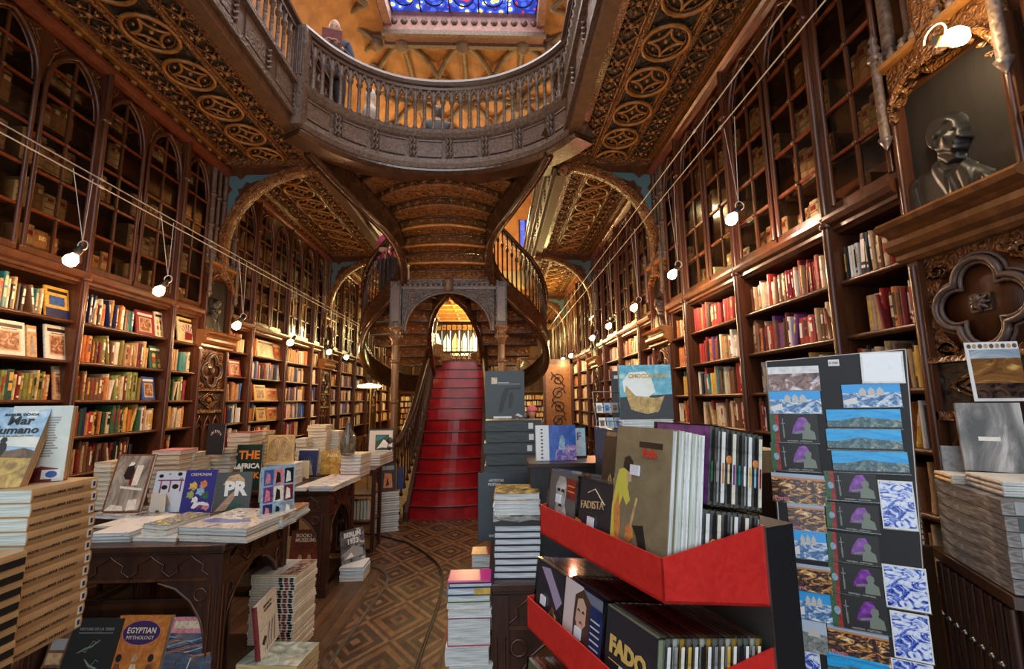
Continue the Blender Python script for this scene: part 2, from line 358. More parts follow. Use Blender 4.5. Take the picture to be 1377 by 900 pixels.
# ================================================================ BOOKCASE BAYS (local: x out of the wall, y along it)
BL=2.88; PW=.55
SHZ=[1.09,1.37,1.64,1.93,2.23]
YD=[.47,1.45,2.43]
def make_bay():
    t=thing('bookcase','x','bookcase')
    b=MB(); b.box((-.36,0,.0),(-.34,BL,4.3),W_CASE)
    for z in (2.95,3.27,3.6,3.93): b.box((-.34,0,z-.012),(-.1,BL,z+.012),W_DARK)
    b.build('back_panel',t)
    b=MB(); b.box((-.34,0,0),(.0,BL,.8),W_DARK); b.box((-.34,0,.78),(.035,BL,.82),W_CASE); b.box((-.34,0,0),(.02,BL,.1),W_DARK)
    for k in range(6):
        y0=.03+k*.48
        b.box((0,y0,.14),(.015,y0+.05,.76),W_CASE); b.box((0,y0+.37,.14),(.015,y0+.42,.76),W_CASE); b.box((0,y0,.14),(.015,y0+.42,.2),W_CASE); b.box((0,y0,.7),(.015,y0+.42,.76),W_CASE)
        b.tube([(.01,y0+.21+.12*math.cos(a),.45+.2*math.sin(a)) for a in [i*PI/6 for i in range(12)]],.012,W_CASE,4,closed=True)
    b.build('base_cabinet',t)
    for z in SHZ+[.82]:
        b=MB(); b.box((-.34,0.01,z-.028),(-.005,BL-.01,z),W_CASE); b.tube([(-.004,0.01,z-.014),(-.004,BL-.01,z-.014)],.0145,W_CASE,6); b.build('shelf',t)
    for y in [0.015]+YD+[BL-.015]:
        b=MB(); b.box((-.34,y-.014,.8),(-.012,y+.014,2.52),W_CASE); b.build('divider',t)
    for y in YD:
        b=MB(); b.box((-.01,y-.03,0),(.03,y+.03,4.28),W_POST); b.tube([(.035,y,.1),(.035,y,4.27)],.021,W_POST,8)
        for z in (.12,.8,2.56,3.87): b.lathe([(.02,-.03),(.034,-.02),(.034,.0),(.025,.012),(.034,.03),(.02,.04)],W_POST,(.033,y,z),8)
        b.build('post',t)
    b=MB(); prof=[(-.34,2.5),(-.01,2.5),(0,2.515),(.02,2.52),(.02,2.54),(.045,2.555),(.06,2.58),(.06,2.60),(.03,2.615),(-.34,2.62)]
    b.prism([(x,z) for x,z in prof],0,BL,W_CASE,M=Matrix(((1,0,0,0),(0,0,-1,BL),(0,1,0,0),(0,0,0,1)))); b.build('ledge',t)
    b=MB(); prof=[(-.34,4.24),(.0,4.24),(.03,4.25),(.05,4.27),(.075,4.28),(.075,4.31),(.04,4.325),(-.34,4.33)]
    b.prism([(x,z) for x,z in prof],0,BL+PW,W_RED,M=Matrix(((1,0,0,0),(0,0,-1,BL+PW),(0,1,0,0),(0,0,0,1))))
    b.build('cornice',t)
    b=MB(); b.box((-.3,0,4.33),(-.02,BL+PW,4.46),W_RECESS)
    k=0; y=0.0
    while y<BL+PW-.1:
        b.tube([(0,y,4.335),(0,y+.16,4.45)],.012,W_CARVE,4); b.tube([(0,y+.16,4.335),(0,y,4.45)],.012,W_CARVE,4); b.box((-.02,y-.012,4.33),(.015,y+.012,4.46),W_CASE)
        b.lathe([(.03,0),(.035,.012),(.012,.03)],W_GOLD,(0,0,0),6,M=T(0,y+.08,4.39)@Matrix.Rotation(R(90),4,'Y')); y+=.18
    b.build('frieze',t)
    ys=[0.0,.47,.96,1.45,1.94,2.43,2.88]
    for k in range(6):
        y0,y1=ys[k]+.03,ys[k+1]-.03; c=(y0+y1)/2; hw=(y1-y0)/2; d=MB()
        sp=3.84; pk=4.2
        # pointed arch: two arcs
        def half(s,n=7):
            out=[]
            for i in range(n+1):
                a=R(75*i/n); out.append((c+s*hw*(1-(1-math.cos(a))/(1-math.cos(R(75)))),sp+(pk-sp)*math.sin(a)/math.sin(R(75))))
            return out
        hl,hr=half(-1),half(1)
        for h in (hl,hr): d.tube([(.0,h[0][0],2.66)]+[(.0,p[0],p[1]) for p in h],.017,W_POST,6); d.tube([(-.02,p[0]*.93+c*.07,p[1]-.02) for p in h],.011,W_CASE,5)
        # spandrels
        Mx=Matrix(((0,0,1,0),(1,0,0,0),(0,1,0,0),(0,0,0,1)))
        d.prism(hl+[(y0-.03,4.24),(y0-.03,sp)],-.03,-.012,W_CARVE if False else W_CASE,M=Mx); d.prism((hr+[(y1+.03,4.24),(y1+.03,sp)])[::-1],-.03,-.012,W_CASE,M=Mx)
        for s in (-1,1):
            d.tube([(-.008,c+s*(hw*.55+.0),4.19),(-.006,c+s*hw*.85,4.1),(-.008,c+s*hw*.98,3.98)],.007,W_CARVE,4)
            d.tube([(-.008,c+s*hw*.9,4.21),(-.004,c+s*hw*.72,4.17),(-.008,c+s*hw*.95,4.12)],.006,W_CARVE,4)
        d.box((-.03,y0-.02,2.62),(.0,y1+.02,2.67),W_CASE)
        for z in (2.93,3.21,3.5,3.79,4.0):
            w=hw if z<sp else hw*(.82 if z<4.05 else .4)
            d.box((-.024,c-w,z-.009),(-.004,c+w,z+.009),W_RED)
        d.box((-.026,c-.009,2.66),(-.006,c+.009,4.17),W_CASE)
        for z in (2.93,3.21,3.5,3.79): d.lathe([(.015,0),(.018,.008),(.006,.016)],W_CASE,M=T(-.006,c,z)@Matrix.Rotation(R(90),4,'Y'),seg=6)
        do=d.build('glass_door',t)
        g=MB(); g.add([(-.018,y0,2.66),(-.018,y1,2.66),(-.018,y1,4.24),(-.018,y0,4.24)],[(0,1,2,3)],M_GLASS); g.build('glass_pane',do)
    return t
MR=lambda y: T(XR,y+BL,0)@Matrix.Rotation(PI,4,'Z')
ML=lambda y: T(XL,y,0)
LBY=[2.09,5.52,8.95,12.38]; RBY=[1.97,5.40,8.83,12.26,-1.46]
bay0=make_bay(); bay0.matrix_world=ML(LBY[0])
side_names=['nearest','second','third','farthest']
bay0['label']='tall carved wooden bookcase with arched glass doors above, nearest on the left wall'
for k in (1,2,3): dup(bay0,ML(LBY[k]),'tall carved wooden bookcase with arched glass doors, %s along the left wall'%side_names[k],'wall bookcases')
for k in (0,1,2,3): dup(bay0,MR(RBY[k]),'tall carved wooden bookcase with arched glass doors, %s along the right wall'%side_names[k],'wall bookcases')
dup(bay0,MR(RBY[4]),'tall glazed bookcase at the very right edge, nearer than the portrait','wall bookcases')
bay0['group']='wall bookcases'
# ================================================================ PILASTERS
MX=Matrix(((0,0,1,0),(1,0,0,0),(0,1,0,0),(0,0,0,1)))      # local (y,z) outline -> extruded along x
def quatre(b,cy,cz,off,r,tr,mat,x,n=10):
    """four lobes whose arcs meet at the diagonals"""
    d=off/math.sqrt(2); m=d+math.sqrt(max(0,r*r-d*d)); beta=math.atan2(m/math.sqrt(2),m/math.sqrt(2)-off); pts=[]
    for q in range(4):
        a0=PI/2*q
        for i in range(n):
            a=a0-beta+2*beta*i/n; pts.append((x,cy+off*math.cos(a0)+r*math.cos(a),cz+off*math.sin(a0)+r*math.sin(a)))
    b.tube(pts,tr,mat,6,closed=True)
W_SHELF=mwood('shelf_gilt_wood',(.12,.045,.014),(.34,.14,.045),rough=.28)
def make_pilaster():
    t=thing('carved_pilaster','x','pilaster')
    b=MB(); b.box((-.36,0,0),(-.03,PW,4.33),W_CASE)
    for y in (.0,PW-.05): b.box((-.04,y,0),(.02,y+.05,2.2),W_POST); b.tube([(.02,y+.025,.1),(.02,y+.025,2.18)],.016,W_POST,6)
    b.build('backing',t)
    # dado arcade
    b=MB(); b.box((-.03,.05,.05),(-.01,PW-.05,1.5),W_DARK)
    for k in range(3):
        y0=.06+k*.145; c=y0+.072
        for s in (-1,1): b.tube([(0,c+s*.062,.9),(0,c+s*.062,1.3),(0,c+s*.045,1.4),(0,c,1.47)],.012,W_CASE,5)
        for s in (-1,1): b.tube([(0,c+s*.062,.1),(0,c+s*.062,.9)],.012,W_CASE,5)
        b.tube([(0,c-.05,1.33),(0,c,1.38),(0,c+.05,1.33)],.008,W_CASE,4)
    b.box((-.02,.04,1.5),(.02,PW-.04,1.535),W_CARVE); b.box((-.02,.04,.0),(.03,PW-.04,.12),W_CASE); b.build('arcade_panel',t)
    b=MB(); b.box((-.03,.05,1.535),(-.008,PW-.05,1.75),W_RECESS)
    for r in (1,.72): b.tube([(0,PW/2-.17*r,1.642),(0,PW/2,1.642+.09*r),(0,PW/2+.17*r,1.642),(0,PW/2,1.642-.09*r)],.011,W_CARVE,4,closed=True)
    b.lathe([(.035,0),(.04,.01),(.015,.03)],W_CARVE,(0,0,0),6,M=T(-.008,PW/2,1.642)@Matrix.Rotation(R(90),4,'Y'))
    b.box((-.02,.04,1.74),(.025,PW-.04,1.765),W_CARVE); b.build('diamond_panel',t)
    b=MB(); b.box((-.03,.05,1.765),(-.01,PW-.05,2.2),W_CARVE)
    cy,cz_=PW/2,1.96
    b.lathe([(.2,0),(.2,.004)],W_CASE,(0,0,0),20,M=T(-.012,cy,cz_)@Matrix.Rotation(R(90),4,'Y'))
    quatre(b,cy,cz_,.092,.088,.014,W_GREYD,.012); quatre(b,cy,cz_,.092,.070,.009,W_GREYD,.004); quatre(b,cy,cz_,.095,.106,.008,W_GREYD,.0)
    b.box((-.01,cy-.04,cz_-.035),(.008,cy+.04,cz_+.035),W_DARK)
    for q in range(8):
        a=q*PI/4; b.tube([(.01,cy,cz_),(.02,cy+.02*math.cos(a),cz_+.018*math.sin(a)),(.01,cy+.038*math.cos(a),cz_+.034*math.sin(a))],[.008,.011,.004],W_GREYD,5)
    for sy in (-1,1):
        for sz in (-1,1):
            for k in range(5):
                a=random.random()*6; p=[(0,cy+sy*(.16+.02*math.cos(a+i*1.4)*(1+i*.3)),cz_+sz*(.165+.018*math.sin(a+i*1.4)*(1+i*.2))) for i in range(5)]
                b.tube(p,.008,W_CARVE,4)
    b.build('quatrefoil_panel',t)
    b=MB(); prof=[(-.03,2.2),(.03,2.2),(.05,2.215),(.05,2.235),(.085,2.25),(.1,2.275),(.1,2.30),(.07,2.315),(.09,2.33),(.135,2.345),(.145,2.365),(.12,2.385),(-.03,2.39)]
    b.prism(prof,-.02,PW+.02,W_SHELF,M=Matrix(((1,0,0,0),(0,0,-1,PW),(0,1,0,0),(0,0,0,1))))
    b.build('cornice_shelf',t)
    # niche with portrait
    b=MB(); b.box((-.03,.04,2.39),(-.015,PW-.04,2.98),W_NICHE)
    for y in (.02,PW-.06): b.box((-.03,y,2.39),(.03,y+.04,3.0),W_POST); b.tube([(.03,y+.02,2.4),(.03,y+.02,2.98)],.012,W_POST,6)
    b.build('niche_back',t)
    def PL(l): return [(1.97-onX(1060+x/3,y/3,1.885).y,onX(1060+x/3,y/3,1.885).z) for x,y in l]
    shapes=[]   # (outline, height, rounding distance, kind)
    def S(l,h,r,add=False): shapes.append((PL(l),h,r,add))
    S([(470,890),(466,800),(488,735),(520,700),(560,682),(590,640),(625,660),(665,662),(700,640),(745,662),(795,682),(828,700),(838,745),(822,800),(790,822),(650,870)],.030,.035)
    S([(596,570),(590,645),(640,672),(692,640),(682,590)],.034,.02)
    S([(575,520),(568,560),(580,600),(610,620),(640,614),(668,618),(694,606),(702,590),(696,581),(707,573),(699,562),(724,552),(708,528),(707,515),(698,498),(690,480),(665,464),(630,464),(598,482)],.050,.013)
    S([(560,548),(566,500),(592,468),(628,452),(668,450),(700,474),(700,492),(672,484),(652,498),(640,520),(634,548),(618,560),(612,600),(590,606),(570,588)],.010,.008,True)
    S([(600,642),(572,668),(598,720),(640,775),(692,820),(702,795),(664,725),(640,685)],.009,.008,True)
    S([(692,640),(735,668),(748,722),(742,790),(716,800),(702,742),(682,690)],.009,.008,True)
    S([(605,652),(640,672),(688,650),(680,672),(640,694),(612,676)],.010,.006,True)
    S([(640,700),(648,700),(672,830),(660,834)],-.006,.005,True)
    S([(482,760),(500,722),(530,728),(520,760),(548,860),(500,880)],.010,.012,True)
    S([(770,690),(828,706),(834,745),(800,740)],.010,.012,True)
    import bisect
    def inside(o,x,y):
        c=False; n=len(o)
        for a in range(n):
            x1,y1=o[a]; x2,y2=o[a-1]
            if (y1>y)!=(y2>y) and x<(x2-x1)*(y-y1)/(y2-y1)+x1: c=not c
        return c
    def dist(o,x,y):
        m=9; n=len(o)
        for a in range(n):
            x1,y1=o[a]; x2,y2=o[a-1]; dx,dy=x2-x1,y2-y1; L2=dx*dx+dy*dy or 1e-9; tt=max(0,min(1,((x-x1)*dx+(y-y1)*dy)/L2)); d=(x-x1-tt*dx)**2+(y-y1-tt*dy)**2
            m=min(m,d)
        return math.sqrt(m)
    NX,NZ=96,112; ya,yb,za,zb_=.045,PW-.045,2.392,2.93; H_=[[0]*(NX+1) for _ in range(NZ+1)]
    for o,h,r,add in shapes:
        bx=[min(q[0] for q in o),max(q[0] for q in o),min(q[1] for q in o),max(q[1] for q in o)]
        for iz in range(NZ+1):
            z=za+(zb_-za)*iz/NZ
            if z<bx[2] or z>bx[3]: continue
            for ix in range(NX+1):
                y=ya+(yb-ya)*ix/NX
                if y<bx[0] or y>bx[1] or not inside(o,y,z): continue
                q=min(1,dist(o,y,z)/r); v=h*math.sqrt(1-(1-q)**2)
                if add and o is shapes[3][0]: v+=.0015*math.sin(y*420+math.sin(z*160)*2)*math.sin(z*300)
                H_[iz][ix]=max(H_[iz][ix],v) if not add else H_[iz][ix]+v
    def G(x,y,h,sx,sz):
        q=PL([(x,y)])[0]
        for iz in range(NZ+1):
            for ix in range(NX+1):
                if H_[iz][ix]>.02: H_[iz][ix]+=h*math.exp(-((ya+(yb-ya)*ix/NX-q[0])/sx)**2-((za+(zb_-za)*iz/NZ-q[1])/sz)**2)
    G(655,560,.016,.022,.03); G(686,527,-.012,.009,.006); G(688,510,.007,.013,.004); G(700,590,.004,.006,.006); G(660,548,.007,.012,.010); G(703,540,.006,.005,.012); G(690,566,.006,.010,.004); G(684,576,-.003,.008,.002); G(620,545,.009,.006,.010); G(620,545,-.006,.003,.005); G(680,600,.005,.01,.006)
    for _ in range(2):
        H2=[r[:] for r in H_]
        for iz in range(1,NZ):
            for ix in range(1,NX):
                if H_[iz][ix]>0: H2[iz][ix]=(H_[iz][ix]*4+H_[iz-1][ix]+H_[iz+1][ix]+H_[iz][ix-1]+H_[iz][ix+1])/8
        H_=H2
    p=MB(); vs=[(-.014+H_[iz][ix],ya+(yb-ya)*ix/NX,za+(zb_-za)*iz/NZ) for iz in range(NZ+1) for ix in range(NX+1)]
    p.add(vs,[(a*(NX+1)+b_,a*(NX+1)+b_+1,(a+1)*(NX+1)+b_+1,(a+1)*(NX+1)+b_) for a in range(NZ) for b_ in range(NX) if max(H_[a][b_],H_[a][b_+1],H_[a+1][b_],H_[a+1][b_+1])>0],W_BRONZE,smooth=True)
    p.build('portrait_relief',t)
    # canopy
    b=MB(); c=PW/2
    for s in (-1,1):
        pts=[(0.03,c+s*(PW/2-.04),2.86)]+[(.05,c+s*(PW/2-.04)*math.cos(R(a)),2.86+.2*math.sin(R(a))) for a in (20,40,60,78,90)]
        b.tube(pts,.017,W_CARVE,6)
        for k in range(5):
            a=R(10+k*18); b.lathe([(.0,-.012),(.02,0),(.0,.012)],W_CARVE,(.045,c+s*(PW/2-.065)*math.cos(a),2.83+.19*math.sin(a)),6)
    out=[(c-PW/2+.04,3.15),(c-PW/2+.04,2.86)]+[(c-(PW/2-.04)*math.cos(R(a)),2.86+.2*math.sin(R(a))) for a in (20,40,60,78,90,102,120,140,160)]+[(c+PW/2-.04,2.86),(c+PW/2-.04,3.15)]
    b.prism(out[::-1],-.02,.035,W_CARVE,M=MX)
    b.box((-.02,.02,3.13),(.07,PW-.02,3.155),W_GOLD)
    for k in range(9): b.lathe([(.016,0),(.02,.015),(.008,.03),(.014,.04),(.0,.055)],W_GREY,(.06,.05+k*.056,3.155),6)
    for y in (.02,PW-.02):
        b.tube([(.06,y,2.8),(.06,y,3.2)],.02,W_GREY,6); b.lathe([(.03,0),(.035,.02),(.015,.04),(.028,.06),(.012,.09),(.02,.11),(0,.16)],W_GREYD,(.06,y,3.2),8); b.lathe([(0,-.06),(.022,-.02),(.03,0)],W_GREYD,(.06,y,2.8),8)
    b.build('canopy',t)
    b=MB()
    for y,r in ((.04,.03),(.15,.022),(.27,.035),(.40,.022),(.51,.03)):
        b.tube([(.0,y,3.15),(.0,y,4.24)],r,W_GREY,8)
        for z in (3.2,3.55,3.9): b.lathe([(r,0),(r+.014,.01),(r+.014,.03),(r,.045)],W_GREYD,(0,y,z),8)
    b.build('shaft_cluster',t)
    # bracket arch rib carrying the gallery edge
    b=MB(); pts=[(.02,c,3.0),(.02,c,3.35)]+[(.02+1.06*(1-math.cos(R(a))),c,3.35+1.0*math.sin(R(a))) for a in range(10,91,10)]
    pr=[(-.06,-.03),(.06,-.03),(.06,.03),(-.06,.03)]
    vs=[];
    for i,q in enumerate(pts):
        q=Vector(q); a=Vector(pts[max(i-1,0)]); d=Vector(pts[min(i+1,len(pts)-1)]); tt=(d-a).normalized(); nn=V(-tt.z,0,tt.x)
        for u,w in ((-.07,-.035),(-.03,-.055),(.03,-.055),(.07,-.035),(.07,.035),(-.07,.035)): vs.append(q+V(0,u,0)+nn*w)
    k=6; fs=[(i*k+j,(i+1)*k+j,(i+1)*k+(j+1)%k,i*k+(j+1)%k) for i in range(len(pts)-1) for j in range(k)]
    b.add(vs,fs,W_CARVE)
    b.lathe([(0,-.09),(.06,-.06),(.085,0),(.06,.04),(.0,.05)],W_CARVE,(1.06,c,4.33),8)
    b.build('bracket_rib',t)
    b=MB(); Mz=Matrix(((1,0,0,0),(0,0,1,0),(0,1,0,0),(0,0,0,1)))
    b.prism([(.03,3.2),(.06,3.45)]+[(.02+1.06*(1-math.cos(R(a)))-.01,3.38+1.0*math.sin(R(a))) for a in range(20,91,10)]+[(1.06,4.42),(.0,4.42)],c-.02,c+.02,W_CASE,M=Mz)
    b.box((-.03,c-.09,4.36),(1.1,c+.09,4.5),W_CARVE)
    b.build('spandrel',t)
    b=MB()
    for s in (-1,):
        leaf=[(.05,3.72),(.05,4.02),(.09,4.08),(.045,4.14),(.05,4.24),(.12,4.25),(.18,4.2),(.24,4.26),(.52,4.27),(.44,4.2),(.36,4.19),(.3,4.16),(.24,4.17),(.2,4.1),(.15,4.09),(.17,4.02),(.13,3.97),(.13,3.88),(.09,3.8)]
        b.prism(leaf,c-.035,c+.035,M_BLUE,M=Mz)
    b.build('painted_corner',t,)
    return t
pil0=make_pilaster(); 
MPR=lambda y: T(XR,y+PW,0)@Matrix.Rotation(PI,4,'Z')
pil0.matrix_world=MPR(RBY[0]-PW)
pil0['label']='carved pilaster with bronze profile portrait and large quatrefoil at the right foreground'; pil0['group']='carved pilasters'
for k in (1,2,3): dup(pil0,MPR(RBY[k]-PW),'carved pilaster with arch bracket and blue corner, %s along right wall'%ORD[k],'carved pilasters')
for k in (1,2,3): dup(pil0,ML(LBY[k]-PW),'carved pilaster with arch bracket and blue corner, %s along left wall'%ORD[k-1],'carved pilasters')
# ================================================================ GALLERIES
GW=1.10
def lattice(b,x0,x1,y0,y1,z,n):
    cy=(y1-y0)/n
    for k in range(n):
        a=y0+k*cy; c=a+cy; m_=(a+c)/2; xm=(x0+x1)/2
        b.tube([(x0,a,z),(x1,c,z)],.011,W_CARVE,4,cap=False); b.tube([(x1,a,z),(x0,c,z)],.011,W_CARVE,4,cap=False)
        b.lathe([(.022,0),(.026,-.01),(.012,-.026),(0,-.03)][::-1],W_GOLD,(xm,m_,z),6)
        for px,py in ((x0+.035,m_),(x1-.035,m_),(xm,a+.02)):
            b.lathe([(0,-.024),(.013,-.015),(.016,-.002),(.012,.01)],W_GOLD,(px,py,z),5)
            for q in range(3):
                an=q*2.1+k; b.tube([(px,py,z),(px+.02*math.cos(an),py+.02*math.sin(an),z-.012),(px+.038*math.cos(an+.5),py+.038*math.sin(an+.5),z)],[.006,.009,.003],W_CARVE,4,cap=False)
def make_gallery(L):
    t=thing('gallery','x','gallery')
    Z=4.45
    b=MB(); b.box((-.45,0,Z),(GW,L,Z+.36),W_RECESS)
    b.box((0.0,0,Z-.06),(.05,L,Z),W_GOLD); b.box((.05,0,Z-.035),(.09,L,Z),W_CARVE)
    for x in (.315,.725): b.tube([(x,0,Z-.02),(x,L,Z-.02)],.022,W_CARVE,6); b.box((x-.035,0,Z-.01),(x+.035,L,Z),W_GOLD)
    b.box((.93,0,Z-.05),(1.0,L,Z),W_CARVE); b.box((1.0,0,Z-.09),(GW+.02,L,Z+.05),W_BEAM)
    lattice(b,.1,.28,0,L,Z-.012,int(L/.19)); lattice(b,.76,.93,0,L,Z-.012,int(L/.19))
    n=int(L/.41); pitch=L/n
    for k in range(n):
        cx,cy=.52,(k+.5)*pitch
        b.tube([(cx+.185*math.cos(a),cy+.185*math.sin(a),Z-.03) for a in [i*PI/9 for i in range(18)]],.017,W_GOLD,6,closed=True)
        b.tube([(cx+.155*math.cos(a),cy+.155*math.sin(a),Z-.015) for a in [i*PI/9 for i in range(18)]],.009,W_CARVE,5,closed=True)
        for q in range(4):
            a0=R(45+90*q); ax,ay=cx+.155*1.414*math.cos(a0),cy+.155*1.414*math.sin(a0)
            pts=[]
            for i in range(7):
                a=a0+PI+R(-42+14*i); pts.append((ax+.155*math.cos(a),ay+.155*math.sin(a),Z-.022))
            b.tube(pts,.012,W_GOLD,5)
            b.lathe([(0,-.03),(.012,-.02),(.014,-.005),(.01,.01)],W_GOLD,(cx+.11*math.cos(a0),cy+.11*math.sin(a0),Z),5)
            b.tube([(ax-.0-.06*math.cos(a0),ay-.06*math.sin(a0),Z-.02),(ax-.02*math.cos(a0)*.2,ay-.02*math.sin(a0)*.2,Z-.01)],.009,W_CARVE,4)
        b.lathe([(0,-.035),(.014,-.025),(.018,-.01),(.02,0)],W_GOLD,(cx,cy,Z),6)
    b.build('soffit',t)
    b=MB(); x=GW
    b.box((x-.05,0,Z+.05),(x+.03,L,Z+.36),W_GREYD); b.box((x-.05,0,Z+.0),(x+.055,L,Z+.06),W_GREY); b.box((x-.05,0,Z+.35),(x+.075,L,Z+.40),W_GREY); b.box((x-.05,0,Z+.40),(x+.05,L,Z+.43),W_GREYD)
    n=int(L/.48)
    for k in range(n):
        y=(k+.5)*L/n; b.box((x+.03,y-.19,Z+.1),(x+.04,y+.13,Z+.31),W_GREY)
        for q in range(4): b.tube([(x+.035,y+.17,Z+.1+q*.055),(x+.055,y+.19,Z+.12+q*.055),(x+.035,y+.21,Z+.1+q*.055)],.014,W_GREY,5)
    b.build('fascia',t)
    b=MB(); b.prism([(-.06,0),(.06,0),(.065,.03),(.045,.06),(-.045,.06),(-.065,.03)],0,L,W_GREYD,M=Matrix(((1,0,0,x),(0,0,-1,L),(0,1,0,Z+1.03),(0,0,0,1)))); b.box((x-.03,0,Z+.96),(x+.03,L,Z+1.0),W_GREYD)
    b.build('handrail',t)
    n=int(L/.115)
    pb=MB(); pb.lathe([(.03,0),(.036,.02),(.02,.05),(.019,.38),(.033,.40),(.035,.43),(.022,.46),(.026,.53)],W_GREY,seg=6); p0=None
    for s in (-1,1): pb.tube([(0,0,.42),(0,s*.025,.5),(0,s*.057,.56)],.011,W_GREY,4)
    for k in range(n):
        y=(k+.5)*L/n
        if p0 is None: p0=pb.build('baluster',t,M=T(x,y,Z+.43))
        else: c=p0.copy(); COL.objects.link(c); c.parent=t; c.matrix_local=T(x,y,Z+.43)
    return t
g0=make_gallery(3.2)
g0.matrix_world=T(XL,4.42-3.2,0)
g0['label']='carved gallery with roundels beneath it above the nearest left bookcase'; g0['group']='side galleries'
dup(g0,T(XR,4.42,0)@Matrix.Rotation(PI,4,'Z'),'carved gallery with roundels beneath it above the nearest right bookcase','side galleries')
# short run between balcony corner and the first cross rib, then the deeper bays
for k,(y0,nm) in enumerate(((4.42,'short stretch beside the curved balcony'),(5.36,'second bay behind the first arch bracket'),(8.76,'third bay behind the second arch bracket'),(12.1,'farthest bay toward the back wall'))):
    L_=[.86,3.3,3.3,4.9][k]
    gl=make_gallery(L_); gl.matrix_world=T(XL,y0,0); gl['label']='carved gallery on the left, '+nm; gl['group']='side galleries'
    dup(gl,T(XR+(0),y0+L_,0)@Matrix.Rotation(PI,4,'Z'),'carved gallery on the right, '+nm,'side galleries')
# ================================================================ CURVED BALCONY
BC=[(-2.0,4.40),(-1.80,4.72),(-1.5,5.0),(-1.1,5.19),(-.6,5.25),(-.08,5.18),(.35,4.98),(.66,4.72),(.88,4.40)]
BP=smooth_path([(x,y,0) for x,y in BC],5)
bt=thing('curved_balcony','bow-fronted carved balcony with a dark handrail bridging the two galleries above the stairs','balcony',(XC,5.2,4.45))
bt_i=bt.matrix_world.inverted()
b=MB(); Z=4.45
prof=[(-.02,Z-.10),(-.05,Z-.09),(-.07,Z-.04),(-.04,Z-.01),(-.03,Z+.04),(.0,Z+.05),(.0,Z+.30),(-.03,Z+.32),(-.06,Z+.36),(-.07,Z+.40),(-.03,Z+.42),(.2,Z+.42),(.2,Z-.10)]
b.sweep(BP,prof,W_GREY,M=bt_i)
L=len(BP)
seglen=[0]
for i in range(1,L): seglen.append(seglen[-1]+(BP[i]-BP[i-1]).length)
TOT=seglen[-1]
def along(s):
    s=max(0,min(TOT,s))
    for i in range(1,L):
        if seglen[i]>=s:
            t=(s-seglen[i-1])/(seglen[i]-seglen[i-1]); p=BP[i-1].lerp(BP[i],t); d=(BP[i]-BP[i-1]).normalized(); return p,d
b.sweep(BP,[(-.05,Z-.10),(-.06,Z-.13),(-.03,Z-.17),(.2,Z-.17),(.2,Z-.10)],W_STRING,M=bt_i)
b.build('fascia',bt)
b=MB()
npan=8
for k in range(npan):
    s0=(k+.2)*TOT/npan; s1=(k+.86)*TOT/npan
    pp=[along(s0+(s1-s0)*i/4)[0] for i in range(5)]
    b.sweep(pp,[(-.012,Z+.09),(-.012,Z+.26),(.0,Z+.28),(.0,Z+.07)],W_GREYD if False else W_GREY,M=bt_i)
    for z in (Z+.08,Z+.275): b.sweep(pp,[(-.022,z-.01),(-.022,z+.01),(0,z+.01),(0,z-.01)],W_GREYD,M=bt_i)
    for sc in (.0,.09):
        p,d=along((k+.0+sc)*TOT/npan); nn=V(d.y,-d.x,0)
        for q in range(3):
            zz=Z+.1+q*.08
            b.tube([p+nn*.01+V(0,0,zz-.03),p+nn*.04+d*.02+V(0,0,zz),p+nn*.02+V(0,0,zz+.035)],[.012,.02,.008],W_GREY,5,M=bt_i)
            b.lathe([(0,-.02),(.018,0),(0,.02)],W_GREY,tuple(p+nn*.03+V(0,0,zz+.03)),5,M=bt_i)
b.build('carved_consoles',bt)
b=MB(); b.sweep(BP,[(-.04,Z+1.0),(-.065,Z+1.03),(-.05,Z+1.07),(.05,Z+1.07),(.065,Z+1.03),(.04,Z+1.0)],W_GREYD,M=bt_i); b.sweep(BP,[(-.02,Z+.95),(-.02,Z+.985),(.02,Z+.985),(.02,Z+.95)],W_GREYD,M=bt_i); b.build('handrail',bt)
NB=32; p0=None
for k in range(NB):
    p,d=along((k+.5)*TOT/NB); ang=math.atan2(d.y,d.x)
    M_=bt_i@T(p.x,p.y,Z+.42)@Matrix.Rotation(ang,4,'Z')
    if p0 is None:
        q=MB(); q.lathe([(.032,0),(.038,.02),(.022,.05),(.020,.34),(.034,.36),(.038,.39),(.025,.42),(.03,.5)],W_GREY,seg=7)
        hw=TOT/NB/2
        for s in (-1,1): q.tube([(0,0,.40),(s*hw*.35,0,.46),(s*hw,0,.53)],.02,W_GREY,5); q.tube([(s*hw*.2,0,.44),(s*hw*.5,0,.435),(s*hw*.75,0,.46)],.01,W_GREY,4)
        p0=q.build('baluster',bt,M=M_)
    else: c=p0.copy(); COL.objects.link(c); c.parent=bt; c.matrix_local=M_
for x in (-2.0,.88):
    q=MB(); q.box((x-.07,4.33,Z-.08),(x+.07,4.47,Z+1.02),W_GREY,M=bt_i)
    for s in (-.04,0,.04): q.tube([(x+s,4.325,Z+.45),(x+s,4.325,Z+.98)],.012,W_GREYD,5,M=bt_i)
    q.build('corner_newel',bt)
def urn(x,y,z,lab):
    q=MB(); q.lathe([(.07,0),(.09,.03),(.06,.08),(.09,.16),(.12,.24),(.13,.34),(.09,.38),(.1,.4),(.13,.43),(.12,.5),(.05,.56),(0,.57)],W_BRONZE,seg=12)
    for k in range(8): q.tube([(.1*math.cos(k*PI/4),.1*math.sin(k*PI/4),.1),(.13*math.cos(k*PI/4),.13*math.sin(k*PI/4),.28),(.095*math.cos(k*PI/4),.095*math.sin(k*PI/4),.37)],.012,W_GREYD,5)
    o=q.build('carved_urn',M=T(x,y,z)); tag(o,lab,'urn','gallery urns')
    return o
